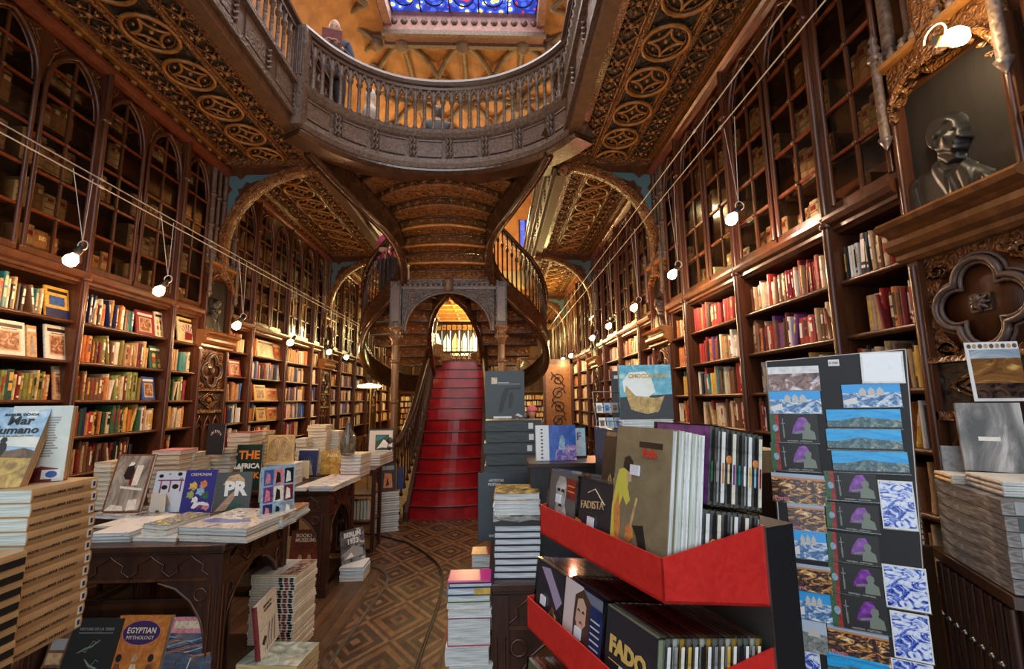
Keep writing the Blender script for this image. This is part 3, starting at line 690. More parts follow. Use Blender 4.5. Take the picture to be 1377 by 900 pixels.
q=MB(); q.box((-.1,-.1,0),(.1,.1,.55),W_GREY); q.box((-.12,-.12,.5),(.12,.12,.56),W_GREYD); tag(q.build('urn_pedestal',M=T(-2.3,5.35,4.81)),'square pedestal behind the left end of the curved balcony','pedestal','urn pedestals')
q=MB(); q.box((-.1,-.1,0),(.1,.1,.12),W_GREY); q.box((-.12,-.12,.1),(.12,.12,.16),W_GREYD); tag(q.build('urn_pedestal',M=T(1.2,5.5,4.81)),'square pedestal behind the right end of the curved balcony','pedestal','urn pedestals')
urn(-2.3,5.35,5.37,'dark round-topped carved urn beside the standing man, left end of balcony'); urn(1.2,5.5,4.97,'dark round-topped carved urn seen through the right end of balcony')
# ================================================================ STAIRCASE
ST=thing('staircase','double curving carved staircase with glossy red lower steps','staircase',(XC,6.6,0))
si=ST.matrix_world.inverted()
RED=mart('red_lacquer',[(.3,(.20,.005,.009)),(.7,(.38,.013,.017))],3,rough=.18,dist=.2)
REDN=mplain('worn_nosing',(.07,.02,.018),.25)
cx0=-.705; hw=.48
NS=13; rz=.186; ry=.225
for k in range(NS):
    y0=6.62+k*ry; z0=k*rz; z1=(k+1)*rz
    w=hw+(.10*max(0,(3-k))/3)
    n=10; front=[]
    bul=.10 if k<7 else .03
    for i in range(n+1):
        u=-1+2*i/n; front.append((cx0+w*u,y0+bul*(u*u)-bul*.0))
    b=MB(); out=front+[(cx0+w,y0+ry+.12),(cx0-w,y0+ry+.12)]
    b.prism(out,z0 if k==0 else z0-.02,z1-.02,RED,M=si)
    fo=[(x,y-.018) for x,y in front]
    b.prism([(x,y) for x,y in fo]+[(cx0+w+.0,y0+ry+.1),(cx0-w,y0+ry+.1)],z1-.022,z1,RED,M=si)
    b.tube([(x,y-.018,z1-.011) for x,y in front],.012,REDN,6,M=si)
    b.build('step',ST)
# landing at the back
LZ=NS*rz; LY=6.62+NS*ry
b=MB(); b.box((cx0-.62,LY,LZ-.16),(cx0+.62,10.7,LZ),W_DARK,M=si); b.build('landing',ST)
b=MB()
for s in (-1,1):
    x=cx0+s*(hw+.03); b.prism([(6.7,0),(6.55,0),(6.55,.12),(LY,LZ+.03),(LY+.1,LZ+.03),(LY+.1,LZ-.35),(7.4,0)],x-.025,x+.025,W_DARK,M=si@Matrix(((0,0,1,0),(1,0,0,0),(0,1,0,0),(0,0,0,1))))
b.build('lower_string',ST)
def rail(path,prof,mat,name,par=ST,sm=True):
    b=MB(); b.sweep(path,prof,mat,M=si,smooth=sm); return b.build(name,par)
RP=[(-.045,-.02),(-.05,.02),(-.03,.05),(.03,.05),(.05,.02),(.045,-.02)]
BALM=None
def balusters(path,h,step,foot=0,mat=W_STRING,nmax=60):
    P=[Vector(p) for p in path]; d=0; nxt=step/2; proto=None; n=0
    for i in range(1,len(P)):
        s=(P[i]-P[i-1]).length
        while nxt<=d+s and n<nmax:
            p=P[i-1].lerp(P[i],(nxt-d)/s)
            M_=si@T(p.x,p.y,p.z+foot)
            if proto is None:
                q=MB(); q.lathe([(.022,0),(.026,.03),(.013,.07),(.013,h*.62),(.024,h*.66),(.024,h*.7),(.013,h*.74),(.016,h)],mat,seg=6); proto=q.build('baluster',ST,M=M_)
            else: c=proto.copy(); COL.objects.link(c); c.parent=ST; c.matrix_local=M_
            nxt+=step; n+=1
        d+=s
# lower-flight side rails, flaring out at the foot
for s in (-1,1):
    pth=smooth_path([(cx0+s*.74,6.60,.98),(cx0+s*.66,6.85,1.08),(cx0+s*.58,7.3,1.45),(cx0+s*.545,8.0,2.03),(cx0+s*.52,8.8,2.68),(cx0+s*.52,LY-.05,3.25)],6)
    rail(pth,RP,W_DARK,'handrail')
    balusters([V(p.x,p.y,p.z-.85) for p in pth],.85,.14,0,W_DARK)
    q=MB(); q.box((cx0+s*.74-.05,6.52,0),(cx0+s*.74+.05,6.62,.95),W_DARK,M=si); q.lathe([(.07,0),(.08,.03),(.05,.06),(.075,.12),(.05,.17),(0,.2)],W_DARK,(cx0+s*.74,6.57,.95),8,M=si); q.build('newel_post',ST)
    q=MB(); q.tube([(cx0+s*.53,LY-.1,LZ-.3),(cx0+s*.53,LY-.1,LZ+.75)],.035,W_GREYD,8,M=si); q.lathe([(.05,0),(.06,.03),(.03,.06),(.05,.12),(0,.19)],W_GREYD,(cx0+s*.53,LY-.1,LZ+.75),8,M=si); q.build('newel_post',ST)
# landing back balustrade with carved lattice
b=MB(); y=10.65
b.box((cx0-.62,y-.03,LZ),(cx0+.62,y+.03,LZ+.06),W_DARK,M=si); b.box((cx0-.62,y-.03,LZ+.28),(cx0+.62,y+.03,LZ+.33),W_DARK,M=si); b.box((cx0-.62,y-.04,LZ+.95),(cx0+.62,y+.04,LZ+1.02),W_DARK,M=si)
for k in range(10):
    x=cx0-.6+k*.12
    b.tube([(x,y,LZ+.06),(x+.12,y,LZ+.28)],.012,W_CARVE,4,M=si); b.tube([(x+.12,y,LZ+.06),(x,y,LZ+.28)],.012,W_CARVE,4,M=si); b.tube([(x+.06,y,LZ+.33),(x+.06,y,LZ+.96)],.012,W_DARK,5,M=si)
b.build('landing_balustrade',ST)
# ---- side flights: from the landing outwards, round and forward over the lower flight
def sf(s,t):   # t 0 (landing) .. 1 (front, above the arch)
    a=PI*t
    ox=cx0+s*(.52+.98*math.sin(a)**.9 if 0<t<1 else .52); oy=8.38+1.22*math.cos(a)
    ix=cx0+s*(.05+.42*math.sin(a)**.6 if 0<t<1 else .05); iy=8.35+(1.15 if t<.5 else .95)*math.cos(a)
    return ox,oy,ix,iy
NF=7; dz=(3.5-LZ)/NF+.0
for s in (-1,1):
    for k in range(NF):
        t0,t1=.06+k*.94/NF,.06+(k+1)*.94/NF+.02; z=LZ+(k+1)*dz
        n=4; out=[];inn=[]
        for i in range(n+1):
            o=sf(s,min(1,t0+(t1-t0)*i/n)); out.append((o[0],o[1])); inn.append((o[2],o[3]))
        pts=out+inn[::-1]
        if s<0: pts=pts[::-1]
        b=MB(); b.prism(pts,z-dz-.10,z,W_CARVE,M=si)
        # moulded nosing roll and scrolls on underside edge nearest the viewer
        a_=sf(s,min(1,t1-.015)); b.tube([(a_[0],a_[1],z-dz-.10),(a_[2],a_[3],z-dz-.10)],.03,W_STRING,6,M=si)
        for j in range(6):
            u=(j+.5)/6; px_=a_[0]*(1-u)+a_[2]*u; py_=a_[1]*(1-u)+a_[3]*u
            b.lathe([(0,-.03),(.04,-.01),(.045,.01),(.03,.02)],W_GOLD,(px_,py_-.03,z-dz-.02),6,M=si)
        b.build('winder_step',ST)
    # outer string: continuous ribbon from under the landing up and round, then splaying to the galleries
    sp=[]
    for i in range(0,13):
        t=i/12; o=sf(s,min(.985,max(.0,t))); sp.append(V(o[0]+s*.02,o[1],LZ-.25+(3.5-LZ+.25)*t))
    low=sp[:-1]
    up=[(cx0+s*.70,6.95,3.50),(cx0+s*.62,6.35,3.74),(cx0+s*.70,5.95,3.92),(cx0+s*.95,5.5,4.12),(cx0+s*1.18,5.1,4.3),(cx0+s*1.32,4.75,4.42)]
    ctrl=[(cx0+s*.75,9.75,1.95),(cx0+s*1.25,9.35,2.0),(cx0+s*1.6,8.7,2.25),(cx0+s*1.62,8.1,2.55),(cx0+s*1.38,7.5,2.9),(cx0+s*1.0,7.15,3.2)]+up
    sp=smooth_path(ctrl,6)
    rail(sp,[(-.045,-.16),(-.055,-.10),(-.03,-.06),(-.03,.14),(-.05,.18),(.05,.18),(.03,.14),(.03,-.06),(.055,-.10),(.045,-.16)],W_STRING,'outer_string')
    ctr=smooth_path(ctrl[2:9],6)
    hp=[V(p.x,p.y,p.z+.95) for p in ctr]
    rail(hp,RP,W_STRING,'handrail'); balusters([V(p.x,p.y,p.z+.17) for p in ctr],.78,.11)
    # inner string
    ip=smooth_path([(cx0+s*.50,9.25,2.2),(cx0+s*.47,8.5,2.5),(cx0+s*.42,7.9,2.85),(cx0+s*.26,7.4,3.15),(cx0+s*.03,7.1,3.34)],6)
    rail(ip,[(-.03,-.14),(-.045,-.1),(-.03,.12),(.03,.12),(.045,-.1),(.03,-.14)],W_STRING,'inner_string')
# ---- upper flight seen from below: stepped soffit, each step bowed forward
def by(x):
    for (xa,ya),(xb,yb) in zip(BC[:-1],BC[1:]):
        if xa<=x<=xb: return ya+(yb-ya)*(x-xa)/(xb-xa)
    return 4.4
ks=[(7.0,.62,.03,3.46),(6.68,.60,.07,3.64),(6.36,.60,.13,3.81),(6.03,.67,.26,3.97),(5.70,.80,.45,4.11),(5.38,.97,.62,4.23),(5.12,1.18,.62,4.32),(4.9,1.32,.5,4.40)]
for k,(yc,w,sg,z) in enumerate(ks[:-1]):
    yn,wn,sn,zn=ks[k+1]; n=14
    f0=[];f1=[]
    for i in range(n+1):
        u=-1+2*i/n; f0.append((cx0+w*u,yc+sg*u*u+.0)); f1.append((cx0+wn*u,yn+sn*u*u))
    f0=[(x,max(y,by(x)+.06)) for x,y in f0]; f1=[(x,max(y,by(x)+.05)) for x,y in f1]
    b=MB()
    # horizontal soffit of this step and the riser that rises from its back edge
    back=[(x,y+.12) for x,y in f0]
    if k>=5:
        pass
    b.prism(f1+[(x,y+.03) for x,y in f0][::-1],zn,zn+.12,W_CARVE,M=si,side=W_GOLD)
    vs=[(x,y,z) for x,y in f0]+[(x,y+.0,zn+.005) for x,y in f0]
    b.add(vs,[(i,i+1,n+2+i,n+1+i) for i in range(n)],W_CARVE,smooth=True,M=si)
    b.tube([(x,y,z+.012) for x,y in f0],.022,W_GOLD if k<4 else W_CARVE,6,M=si)
    b.tube([(x,y-.005,zn-.008) for x,y in f0],.014,W_STRING,6,M=si)
    m_=int(w*2/.14)
    for j in range(m_):
        u=-1+2*(j+.5)/m_; x=cx0+w*u*.97; y=yc+sg*u*u
        if y<by(x)+.06 or k>5: continue
        zc=(z+zn)/2+.005
        nrm=V(2*sg*u/w,-1,0).normalized(); p=V(x,y,zc)+nrm*.012; tt=V(-nrm.y,nrm.x,0)
        for q in range(5):
            a=q*2*PI/5; b.tube([p,p+tt*.028*math.cos(a)+V(0,0,.024*math.sin(a))+nrm*.015,p+tt*.05*math.cos(a)+V(0,0,.042*math.sin(a))],[.01,.013,.004],W_CARVE,4,M=si,cap=False)
        b.lathe([(0,-.02),(.014,0),(0,.02)],W_GOLD,tuple(p+nrm*.012),5,M=si)
        # rosettes beneath the soffit
        if j<m_-1:
            u2=-1+2*(j+1)/m_; ya=(yc+sg*u2*u2+yn+sn*u2*u2)/2; xa=cx0+(w+wn)/2*u2
            for q in range(4):
                a=q*PI/2+.7; b.tube([(xa,ya,zn),(xa+.04*math.cos(a),ya+.04*math.sin(a),zn-.02),(xa+.075*math.cos(a),ya+.075*math.sin(a),zn)],[.01,.014,.005],W_CARVE,4,M=si,cap=False)
    b.build('upper_step',ST)
b=MB(); b.prism([(p.x,p.y+.05) for p in BP]+[(1.0,6.3),(cx0+.95,6.3)][:0]+[(.86,5.6),(cx0+.9,5.75),(cx0+.0,5.42),(cx0-.9,5.75),(-1.98,5.6)],4.5,4.78,W_DARK,M=si); b.build('top_landing',ST)
# ---- carved grey arch on two columns at the throat of the stairs
b=MB(); ya=6.98
out=[(-1.40,2.66)]+[(cx0+.66*math.cos(R(180-a)),2.66+.60*math.sin(R(a))) for a in range(0,181,12)]+[(-.01,2.66),(.0,3.42),(-1.41,3.42)]
Mz=Matrix(((1,0,0,0),(0,0,1,0),(0,1,0,0),(0,0,0,1)))
b.prism(out,ya-.05,ya+.05,W_STONE,M=si@Mz)
b.tube([(cx0+.65*math.cos(R(a)),ya-.055,2.66+.59*math.sin(R(a))) for a in range(0,181,10)],.018,W_GREYD,6,M=si)
b.box((-1.47,ya-.09,3.38),(.06,ya+.09,3.44),W_STONE,M=si); b.box((-1.43,ya-.07,3.30),(.02,ya+.07,3.34),W_GREYD,M=si)
for k in range(18): b.box((-1.38+k*.078,ya-.08,3.34),(-1.345+k*.078,ya-.04,3.38),W_GREY,M=si)
for s in (-1,1):
    for r_,oz in ((.1,0),(.065,.02),(.03,.0)):
        b.tube([(cx0+s*(.53)+r_*math.cos(a),ya-.06,3.17+oz+r_*.9*math.sin(a)) for a in [i*PI/5 for i in range(9)]],.012,W_GREYD,5,M=si)
    b.tube([(cx0+s*.4,ya-.06,3.24),(cx0+s*.25,ya-.06,3.27),(cx0+s*.12,ya-.06,3.285)],.01,W_GREYD,5,M=si)
    b.tube([(cx0+s*.62,ya-.06,3.05),(cx0+s*.64,ya-.06,2.9),(cx0+s*.66,ya-.06,2.78)],.012,W_GREYD,5,M=si)
b.lathe([(0,0),(.05,.03),(.075,.08),(.05,.13),(.085,.17),(.06,.22)],W_GREY,(cx0,ya-.09,3.24),8,M=si)
b.build('carved_arch',ST)
W_COL=mwood('column_wood',(.10,.05,.022),(.30,.16,.07),rough=.25,stretch=(1,1,.1))
for s,x in ((-1,-1.50),(1,.10)):
    b=MB(); b.box((x-.085,ya-.085,2.72),(x+.085,ya+.085,3.42),W_STONE,M=si); b.box((x-.06,ya-.1,2.8),(x+.06,ya-.08,3.34),W_GREYD,M=si)
    b.lathe([(.05,0),(.065,.02),(.06,.06),(.085,.10),(.09,.16),(.06,.2),(.11,.26),(.12,.3)],W_COL,(x,ya,2.44),10,M=si)
    for q in range(8): b.lathe([(0,-.03),(.03,0),(0,.03)],W_COL,(x+.085*math.cos(q*PI/4),ya+.085*math.sin(q*PI/4),2.58),5,M=si)
    b.tube([(x,ya,.18),(x,ya,2.46)],.055,W_COL,12,M=si)
    for z in (.9,1.6,2.2): b.lathe([(.055,-.03),(.068,-.02),(.068,.02),(.055,.03)],W_COL,(x,ya,z),12,M=si)
    b.lathe([(.13,0),(.13,.06),(.09,.09),(.1,.13),(.06,.2)],W_COL,(x,ya,0),12,M=si)
    b.build('column',ST)
# ================================================================ FLOOR RAILS
for pts,lab in (([(-1.03,2.2,0),(-1.03,3.1,0),(-.98,4.1,0),(-.97,4.4,0),(-1.04,4.65,0),(-1.2,4.82,0),(-1.5,4.9,0)],'curved steel rail set in the floor, left one beside the tables'),([(-.485,2.2,0),(-.485,3.1,0),(-.462,4.1,0),(-.53,4.7,0),(-.75,5.2,0),(-1.05,5.62,0),(-1.5,5.95,0),(-1.9,6.1,0)],'curved steel rail set in the floor, outer one nearer the magazines')):
    b=MB(); p=smooth_path(pts,8); b.sweep(p,[(-.012,0),(-.012,.012),(-.004,.012),(-.004,.004),(.004,.004),(.004,.012),(.012,.012),(.012,0)],M_STEEL if 'left' in lab else M_IRON); tag(b.build('floor_rail'),lab,'rail','floor rails')
# ================================================================ BOOKS
PAG=mpages('page_block'); PAGW=mpages('page_block_white',(.75,.78,.76)); PAGY=mpages('page_block_cream',(.80,.62,.30)); PAGV=mpages('page_side',(.72,.66,.52),260,0)
COLS={'cream':(.72,.60,.40),'ivory':(.80,.74,.62),'white':(.82,.82,.80),'tan':(.55,.36,.18),'orange':(.62,.22,.06),'red':(.40,.03,.025),'crimson':(.27,.018,.035),'dark red':(.20,.02,.02),'brown':(.18,.08,.04),'yellow':(.70,.45,.09),'green':(.045,.14,.06),'dark green':(.02,.08,.05),'olive':(.25,.24,.06),'teal':(.03,.22,.25),'blue':(.04,.12,.42),'navy':(.015,.03,.12),'grey':(.30,.30,.30),'black':(.015,.015,.018),'pink':(.70,.25,.30),'purple':(.18,.05,.22),'light blue':(.30,.48,.62),'lime':(.30,.36,.10)}
def mc(c):
    k=COLS[c]; lo=.8 if min(k)>.5 else .5
    return mart('cover_'+c.replace(' ','_'),[(.32,[q*lo for q in k]),(.5,k),(.68,[min(.95,q*1.12) for q in k])],55,stretch=(1,1,.35),rough=.36,detail=5,dist=.5)
def shelf_book(b,M,t,h,d,mat,band,style):
    """spine faces +x at x=0; thickness along y; foot at z=0"""
    k=.0025
    sp=[(-.010,0),(-.003,.12*t),(0,.35*t),(0,.65*t),(-.003,.88*t),(-.010,t)]
    out=sp+[(-d,t),(-d,t-k),(-.014,t-k),(-.014,k),(-d,k),(-d,0)]
    # cover shell
    n=len(out); vs=[(x,y,0) for x,y in out]+[(x,y,h) for x,y in out]
    b.add(vs,[(i,(i+1)%n,n+(i+1)%n,n+i) for i in range(n)],mat,M=M)
    b.add(vs,[(0,1,2,3,4,5,8,9) if False else (0,1,2,3,4,5)][:0] or [(0,1,2,3,4,5,8,9)],mat,M=M)
    b.add([(x,y,h) for x,y in (sp+[(-.014,t-k),(-.014,k)])],[tuple(range(8))],mat,M=M)
    b.box((-d+.004,k,.003),(-.014,t-k,h-.004),PAGV,M=M)
    if band is not None:
        for z0,z1 in style: b.box((-.001,.22*t,h*z0),(.0006,.78*t,h*z1),band,M=M)
STY=[[(.25,.8)],[(.55,.85),(.08,.14)],[(.3,.55),(.62,.9)],[(.82,.9),(.4,.7)],[(.15,.22),(.3,.85)]]
def pal(side,bay,row):
    if side=='L' and bay==0:
        return [['cream','red','navy','ivory','dark green','orange','brown','tan','dark red','black','teal','brown'],['red','crimson','cream','brown','orange','tan','brown','ivory','dark red','olive','teal','black'],['lime','cream','olive','ivory','dark red','crimson','dark green','cream','orange','brown','pink','olive'],['dark green','navy','teal','orange','tan','red','cream','brown','white','green','yellow'],['brown','dark red','black','tan']][row]
    if side=='R' and bay==0:
        return [['cream','crimson','dark red','brown','ivory','black','orange','red','dark red','white','tan','black','brown'],['ivory','orange','crimson','brown','dark red','tan','red','purple','white','black','brown'],['cream','white','teal','tan','black','yellow','ivory','red','brown','grey'],['cream','red','ivory','orange','tan','brown','yellow','white','black'],['tan','cream','brown']][row]
    return ['cream','ivory','white','tan','orange','red','cream','brown','yellow','ivory','crimson','blue','tan','black']
FACEOUT=[]   # (side,y0,y1,row) intervals kept clear
def clear(side,ya,yb,row):
    for s,a,b_,r in FACEOUT:
        if s==side and r==row and not (yb<a or ya>b_): return (a,b_)
    return None
# intervals for front-facing books, given by the photo: (side, row from top, px left, px right, top px)
ROWZ=[2.23,1.93,1.64,1.37,1.09,.82]
FO=[('L',0,58,90,387,'yellow','slanted'),('L',1,-14,30,431,'white','framed'),('L',1,33,46,438,'tan','x'),('L',1,58,89,438,'white','framed'),('L',0,181,205,419,'crimson','framed'),('L',0,207,217,420,'ivory','spots'),('L',1,199,217,466,'dark green','spots'),('L',2,189,206,507,'blue','framed'),('L',2,69,80,493,'tan','framed'),('L',0,237,266,429,'cream','splash'),
    ('L',0,345,368,459,'cream','framed'),('L',0,366,384,464,'orange','spots'),('L',2,341,356,518,'yellow','framed'),('L',2,356,372,522,'orange','spots'),('L',3,344,356,548,'yellow','framed'),('L',3,358,372,547,'orange','spots'),('L',1,374,382,492,'white','framed'),('L',1,306,322,484,'crimson','framed')]
def wall_pt(side,px,py): return onX(px,py,(XL if side=='L' else XR)+(-.05 if side=='L' else .05))
for s,row,a,b_,top,c,st in FO:
    z=ROWZ[row]; X=XL-.05
    def yz(px):  # intersect with vertical plane and shelf height line
        lo,hi=1.5,16
        for _ in range(40):
            m=(lo+hi)/2
            p=V(X,m,z)-V(0,0,H); px_=688.5+FPX*p.dot(CR)/p.dot(CF)
            if px_<px: lo=m
            else: hi=m
        return (lo+hi)/2
    FACEOUT.append((s,yz(a)-.01,yz(b_)+.01,row))
books=[]
rnd=random.Random(21)
for side,bays in (('L',LBY),('R',RBY[:4])):
    for bi,y0 in enumerate(bays):
        comps=[(y0+.03,y0+.455),(y0+.485,y0+1.435),(y0+1.465,y0+2.415),(y0+2.445,y0+2.865)]
        for row,z in enumerate(ROWZ):
            for ci,(ya,yb) in enumerate(comps):
                P=pal(side,bi,min(row,4)); y=ya+.005; seqc=None
                stop=yb-rnd.choice([.0,.0,.01,.03,.12 if row<4 else .2])
                last=None; run=0
                while y<stop-.05:
                    c=clear(side,y,y+.05,row)
                    if c: y=c[1]+.004; continue
                    t=rnd.uniform(.012,.029) if rnd.random()<.9 else rnd.uniform(.032,.045)
                    h=rnd.uniform(.165,.215) if rnd.random()<.8 else rnd.uniform(.215,.24)
                    d=rnd.uniform(.13,.17)
                    if run>0: col,t,h,d=last; run-=1
                    else:
                        col=rnd.choice(P)
                        if rnd.random()<.18: run=rnd.randint(1,4)
                        last=(col,t,h,d)
                    lean=0
                    if rnd.random()<.10: lean=rnd.uniform(4,12)*rnd.choice([-1,1])
                    elif rnd.random()<.3: lean=rnd.uniform(-2,2)
                    if run>0: lean=0
                    ext=abs(math.sin(R(lean)))*h
                    if y+t+ext>stop: break
                    books.append(dict(side=side,bay=bi,row=row,comp=ci,y=y,t=t,h=h,d=d,col=col,lean=lean,z=z,set=rnd.uniform(.012,.04),band=rnd.choice([None,'white','black','yellow','cream','red']),sty=rnd.choice(STY)))
                    y+=t*math.cos(R(lean))+ext+.0012
def bmat(k):
    X=XL if k['side']=='L' else XR
    L=R(k['lean']); sh=math.sin(abs(L))*k['h']
    if k['side']=='L':
        # leaning keeps the foot corner on the shelf
        y=k['y']+(sh if k['lean']>0 else 0); M=T(X-k['set'],y,k['z'])
        if k['lean']>0: M=M@Matrix.Rotation(L,4,'X')
        elif k['lean']<0: M=M@T(0,k['t']*math.cos(L),0)@Matrix.Rotation(L,4,'X')@T(0,-k['t'],0)
        return M
    y=k['y']+k['t']*1.0+(0 if k['lean']>0 else sh)
    M=T(X+k['set'],y,k['z'])@Matrix.Rotation(PI,4,'Z')
    if k['lean']>0: M=M@T(0,k['t'],0)@Matrix.Rotation(-L,4,'X')@T(0,-k['t'],0)
    elif k['lean']<0: M=M@Matrix.Rotation(-L,4,'X')
    return M
def vis(k):
    p=V((XL if k['side']=='L' else XR),k['y'],k['z']+k['h']/2)-V(0,0,H); d=p.dot(CF)
    if d<.2: return 0
    x=688.5+FPX*p.dot(CR)/d; y=450-FPX*p.dot(CU)/d
    if x<-5 or x>1380 or y>900: return 0
    if k['side']=='L' and (y>620 or (x<120 and y>548)): return 0
    if k['side']=='R' and (y>600 or (1028<x<1222 and y>480) or x>1245): return 0
    if k['side']=='R' and (x<760): return 0
    return k['t']*k['h']/d**2*abs(p.x)/d*(1 if True else 0)
for k in books: k['v']=vis(k)
books.sort(key=lambda k:-k['v'])
top=[k for k in books if k['v']>0][:285]
tid=set(id(k) for k in top)
rest=[k for k in books if id(k) not in tid]
BN={'L':['nearest left bookcase','second left bookcase','third left bookcase','farthest left bookcase'],'R':['nearest right bookcase','second right bookcase','third right bookcase','farthest right bookcase']}
from collections import defaultdict
grp=defaultdict(list)
for k in top: grp[(k['side'],k['bay'],k['row'],k['comp'])].append(k)
RN=['top','second','third','fourth','fifth','lowest']
for key in sorted(grp):
    l=sorted(grp[key],key=lambda k:k['y'] if key[0]=='L' else -k['y'])
    nc=['first','second','third','last'][key[3] if key[0]=='L' else 3-key[3]]
    for i,k in enumerate(l):
        b=MB(); shelf_book(b,Matrix.Identity(4),k['t'],k['h'],k['d'],mc(k['col']),mc(k['band']) if k['band'] and k['band']!=k['col'] else None,k['sty'])
        o=b.build('book',M=bmat(k)); sz='thick' if k['t']>.028 else ('slim' if k['t']<.018 else 'upright')
        tag(o,'%s %s book, %s from left, %s shelf, %s compartment, %s'%(sz,k['col'],ORD[i],RN[key[2]],nc,BN[key[0]][key[1]]),'book','books on the wall shelves')
b=MB()
for k in rest:
    if k['row']==5 and k['bay']>0: continue
    shelf_book(b,bmat(k),k['t'],k['h'],k['d'],mc(k['col']),None,None)
tag(b.build('shelf_books'),'many small book spines filling the farther and lower wall shelves','books','books on the wall shelves','stuff')
# ---- generic lying/standing book with cover and pages
def mkbook(name,label,cat,w,h,t,front,M,group=None,spine=None,pages=None,art=None,board=.0022,back=None,parts=True):
    th=thing(name,label,cat,M=M,group=group)
    b=MB(); o=.003 if parts else 0
    b.box((0,0,t-board),(w,h,t),front,mats=[None]*6)
    b.box((0,0,0),(w,h,board),back or spine or front)
    r=t/2
    b.add([(0,0,0),(-.002,0,t*.25),(-.003,0,t*.5),(-.002,0,t*.75),(0,0,t),(0,h,0),(-.002,h,t*.25),(-.003,h,t*.5),(-.002,h,t*.75),(0,h,t)],[(i,i+1,i+6,i+5) for i in range(4)]+[(4,3,2,1,0),(5,6,7,8,9)],spine or front)
    b.box((0,0,board),(.0015,h,t-board),spine or front)
    if art: art(b,w,h,t)
    b.build('cover',th)
    p=MB(); p.box((.0015,o,board),(w-o,h-o,t-board),pages or PAG); p.build('pages',th)
    return th
def stand(name,label,P0,P1,topy,lean,front,art=None,t=.02,cat='book',group=None,spine=None,pages=None,h=None):
    P0=Vector(P0);P1=Vector(P1); P1.z=P0.z; dx=(P1-P0); w=dx.length; dx.normalize()
    tow=dx.cross(V(0,0,1)); upv=(V(0,0,1)*math.cos(R(lean))-tow*math.sin(R(lean))).normalized()
    if h is None:
        lo,hi=.03,1.2
        for _ in range(40):
            m=(lo+hi)/2; q=P0+dx*w/2+upv*m-V(0,0,H); y=450-FPX*q.dot(CU)/q.dot(CF)
            if y>topy: lo=m
            else: hi=m
        h=lo
    z=dx.cross(upv)
    M=fr(P0-z*t,dx,upv); return mkbook(name,label,cat,w,h,t,front,M,group,spine,pages,art)
def rect(b,x0,y0,x1,y1,mat,w,h,t,k=1): b.box((x0*w,y0*h,t),(x1*w,y1*h,t+.0004*k),mat)
def txt(b,s,x,y,size,mat,w,h,t,fit=None,bold=0,sx=1,rot=0,k=1): b.text(s,size*h,mat,T(x*w,y*h,t+.0003*k)@Matrix.Rotation(R(rot),4,'Z'),bold=bold,fit=fit*w if fit else None,sx=sx)
def poly(b,pts,mat,w,h,t,k=1): b.prism([(x*w,y*h) for x,y in pts],t,t+.0004*k,mat)
INK=mplain('ink_black',(.015,.014,.014),.4); CR_=mplain('ink_cream',(.78,.70,.5),.5); WHT=M_WHITE; GLD=mplain('ink_gold',(.62,.42,.12),.4); ORG=mplain('ink_orange',(.8,.22,.02),.4); REDI=mplain('ink_red',(.55,.04,.03),.4)
SKIN=mplain('print_skin',(.55,.36,.27),.5); GREYI=mplain('print_grey',(.33,.32,.31),.4); LGREY=mplain('print_light_grey',(.6,.58,.55),.4); BLUEI=mplain('ink_blue',(.03,.1,.4),.4); YEL=mplain('ink_yellow',(.8,.6,.1),.4)
# front-facing books on the wall shelves
FOL=['yellow and navy cover lying slanted, top shelf at the far left','white framed cover at the far left edge, second shelf','tan cover with dim portrait between two white covers, second shelf','white framed cover near the first left post, second shelf','crimson cover facing out on the top left shelf, second bookcase compartment','small ivory cover beside the crimson one, top left shelf','dark green cover facing out, right end of second left shelf','blue cover facing out, right end of third left shelf','tan cover among spines, third shelf at the far left','cream cover with a dark branching hand, top shelf before the first left pilaster','cream cover facing out beyond the left pilaster, top shelf','orange fruit cover right of the cream one, top shelf beyond pilaster','yellow framed cover beyond the left pilaster, third shelf','orange fruit cover beyond the left pilaster, third shelf','yellow framed cover beyond the left pilaster, fourth shelf','orange fruit cover beyond the left pilaster, fourth shelf','white slim cover beyond the left pilaster, second shelf','crimson cover right after the left pilaster, second shelf']
fo_names={'framed':'with a framed picture','spots':'with bright round fruits on it','splash':'with a dark branching hand shape','slanted':'lying slanted over another','x':'with a dim portrait'}
used=set(); n_=0
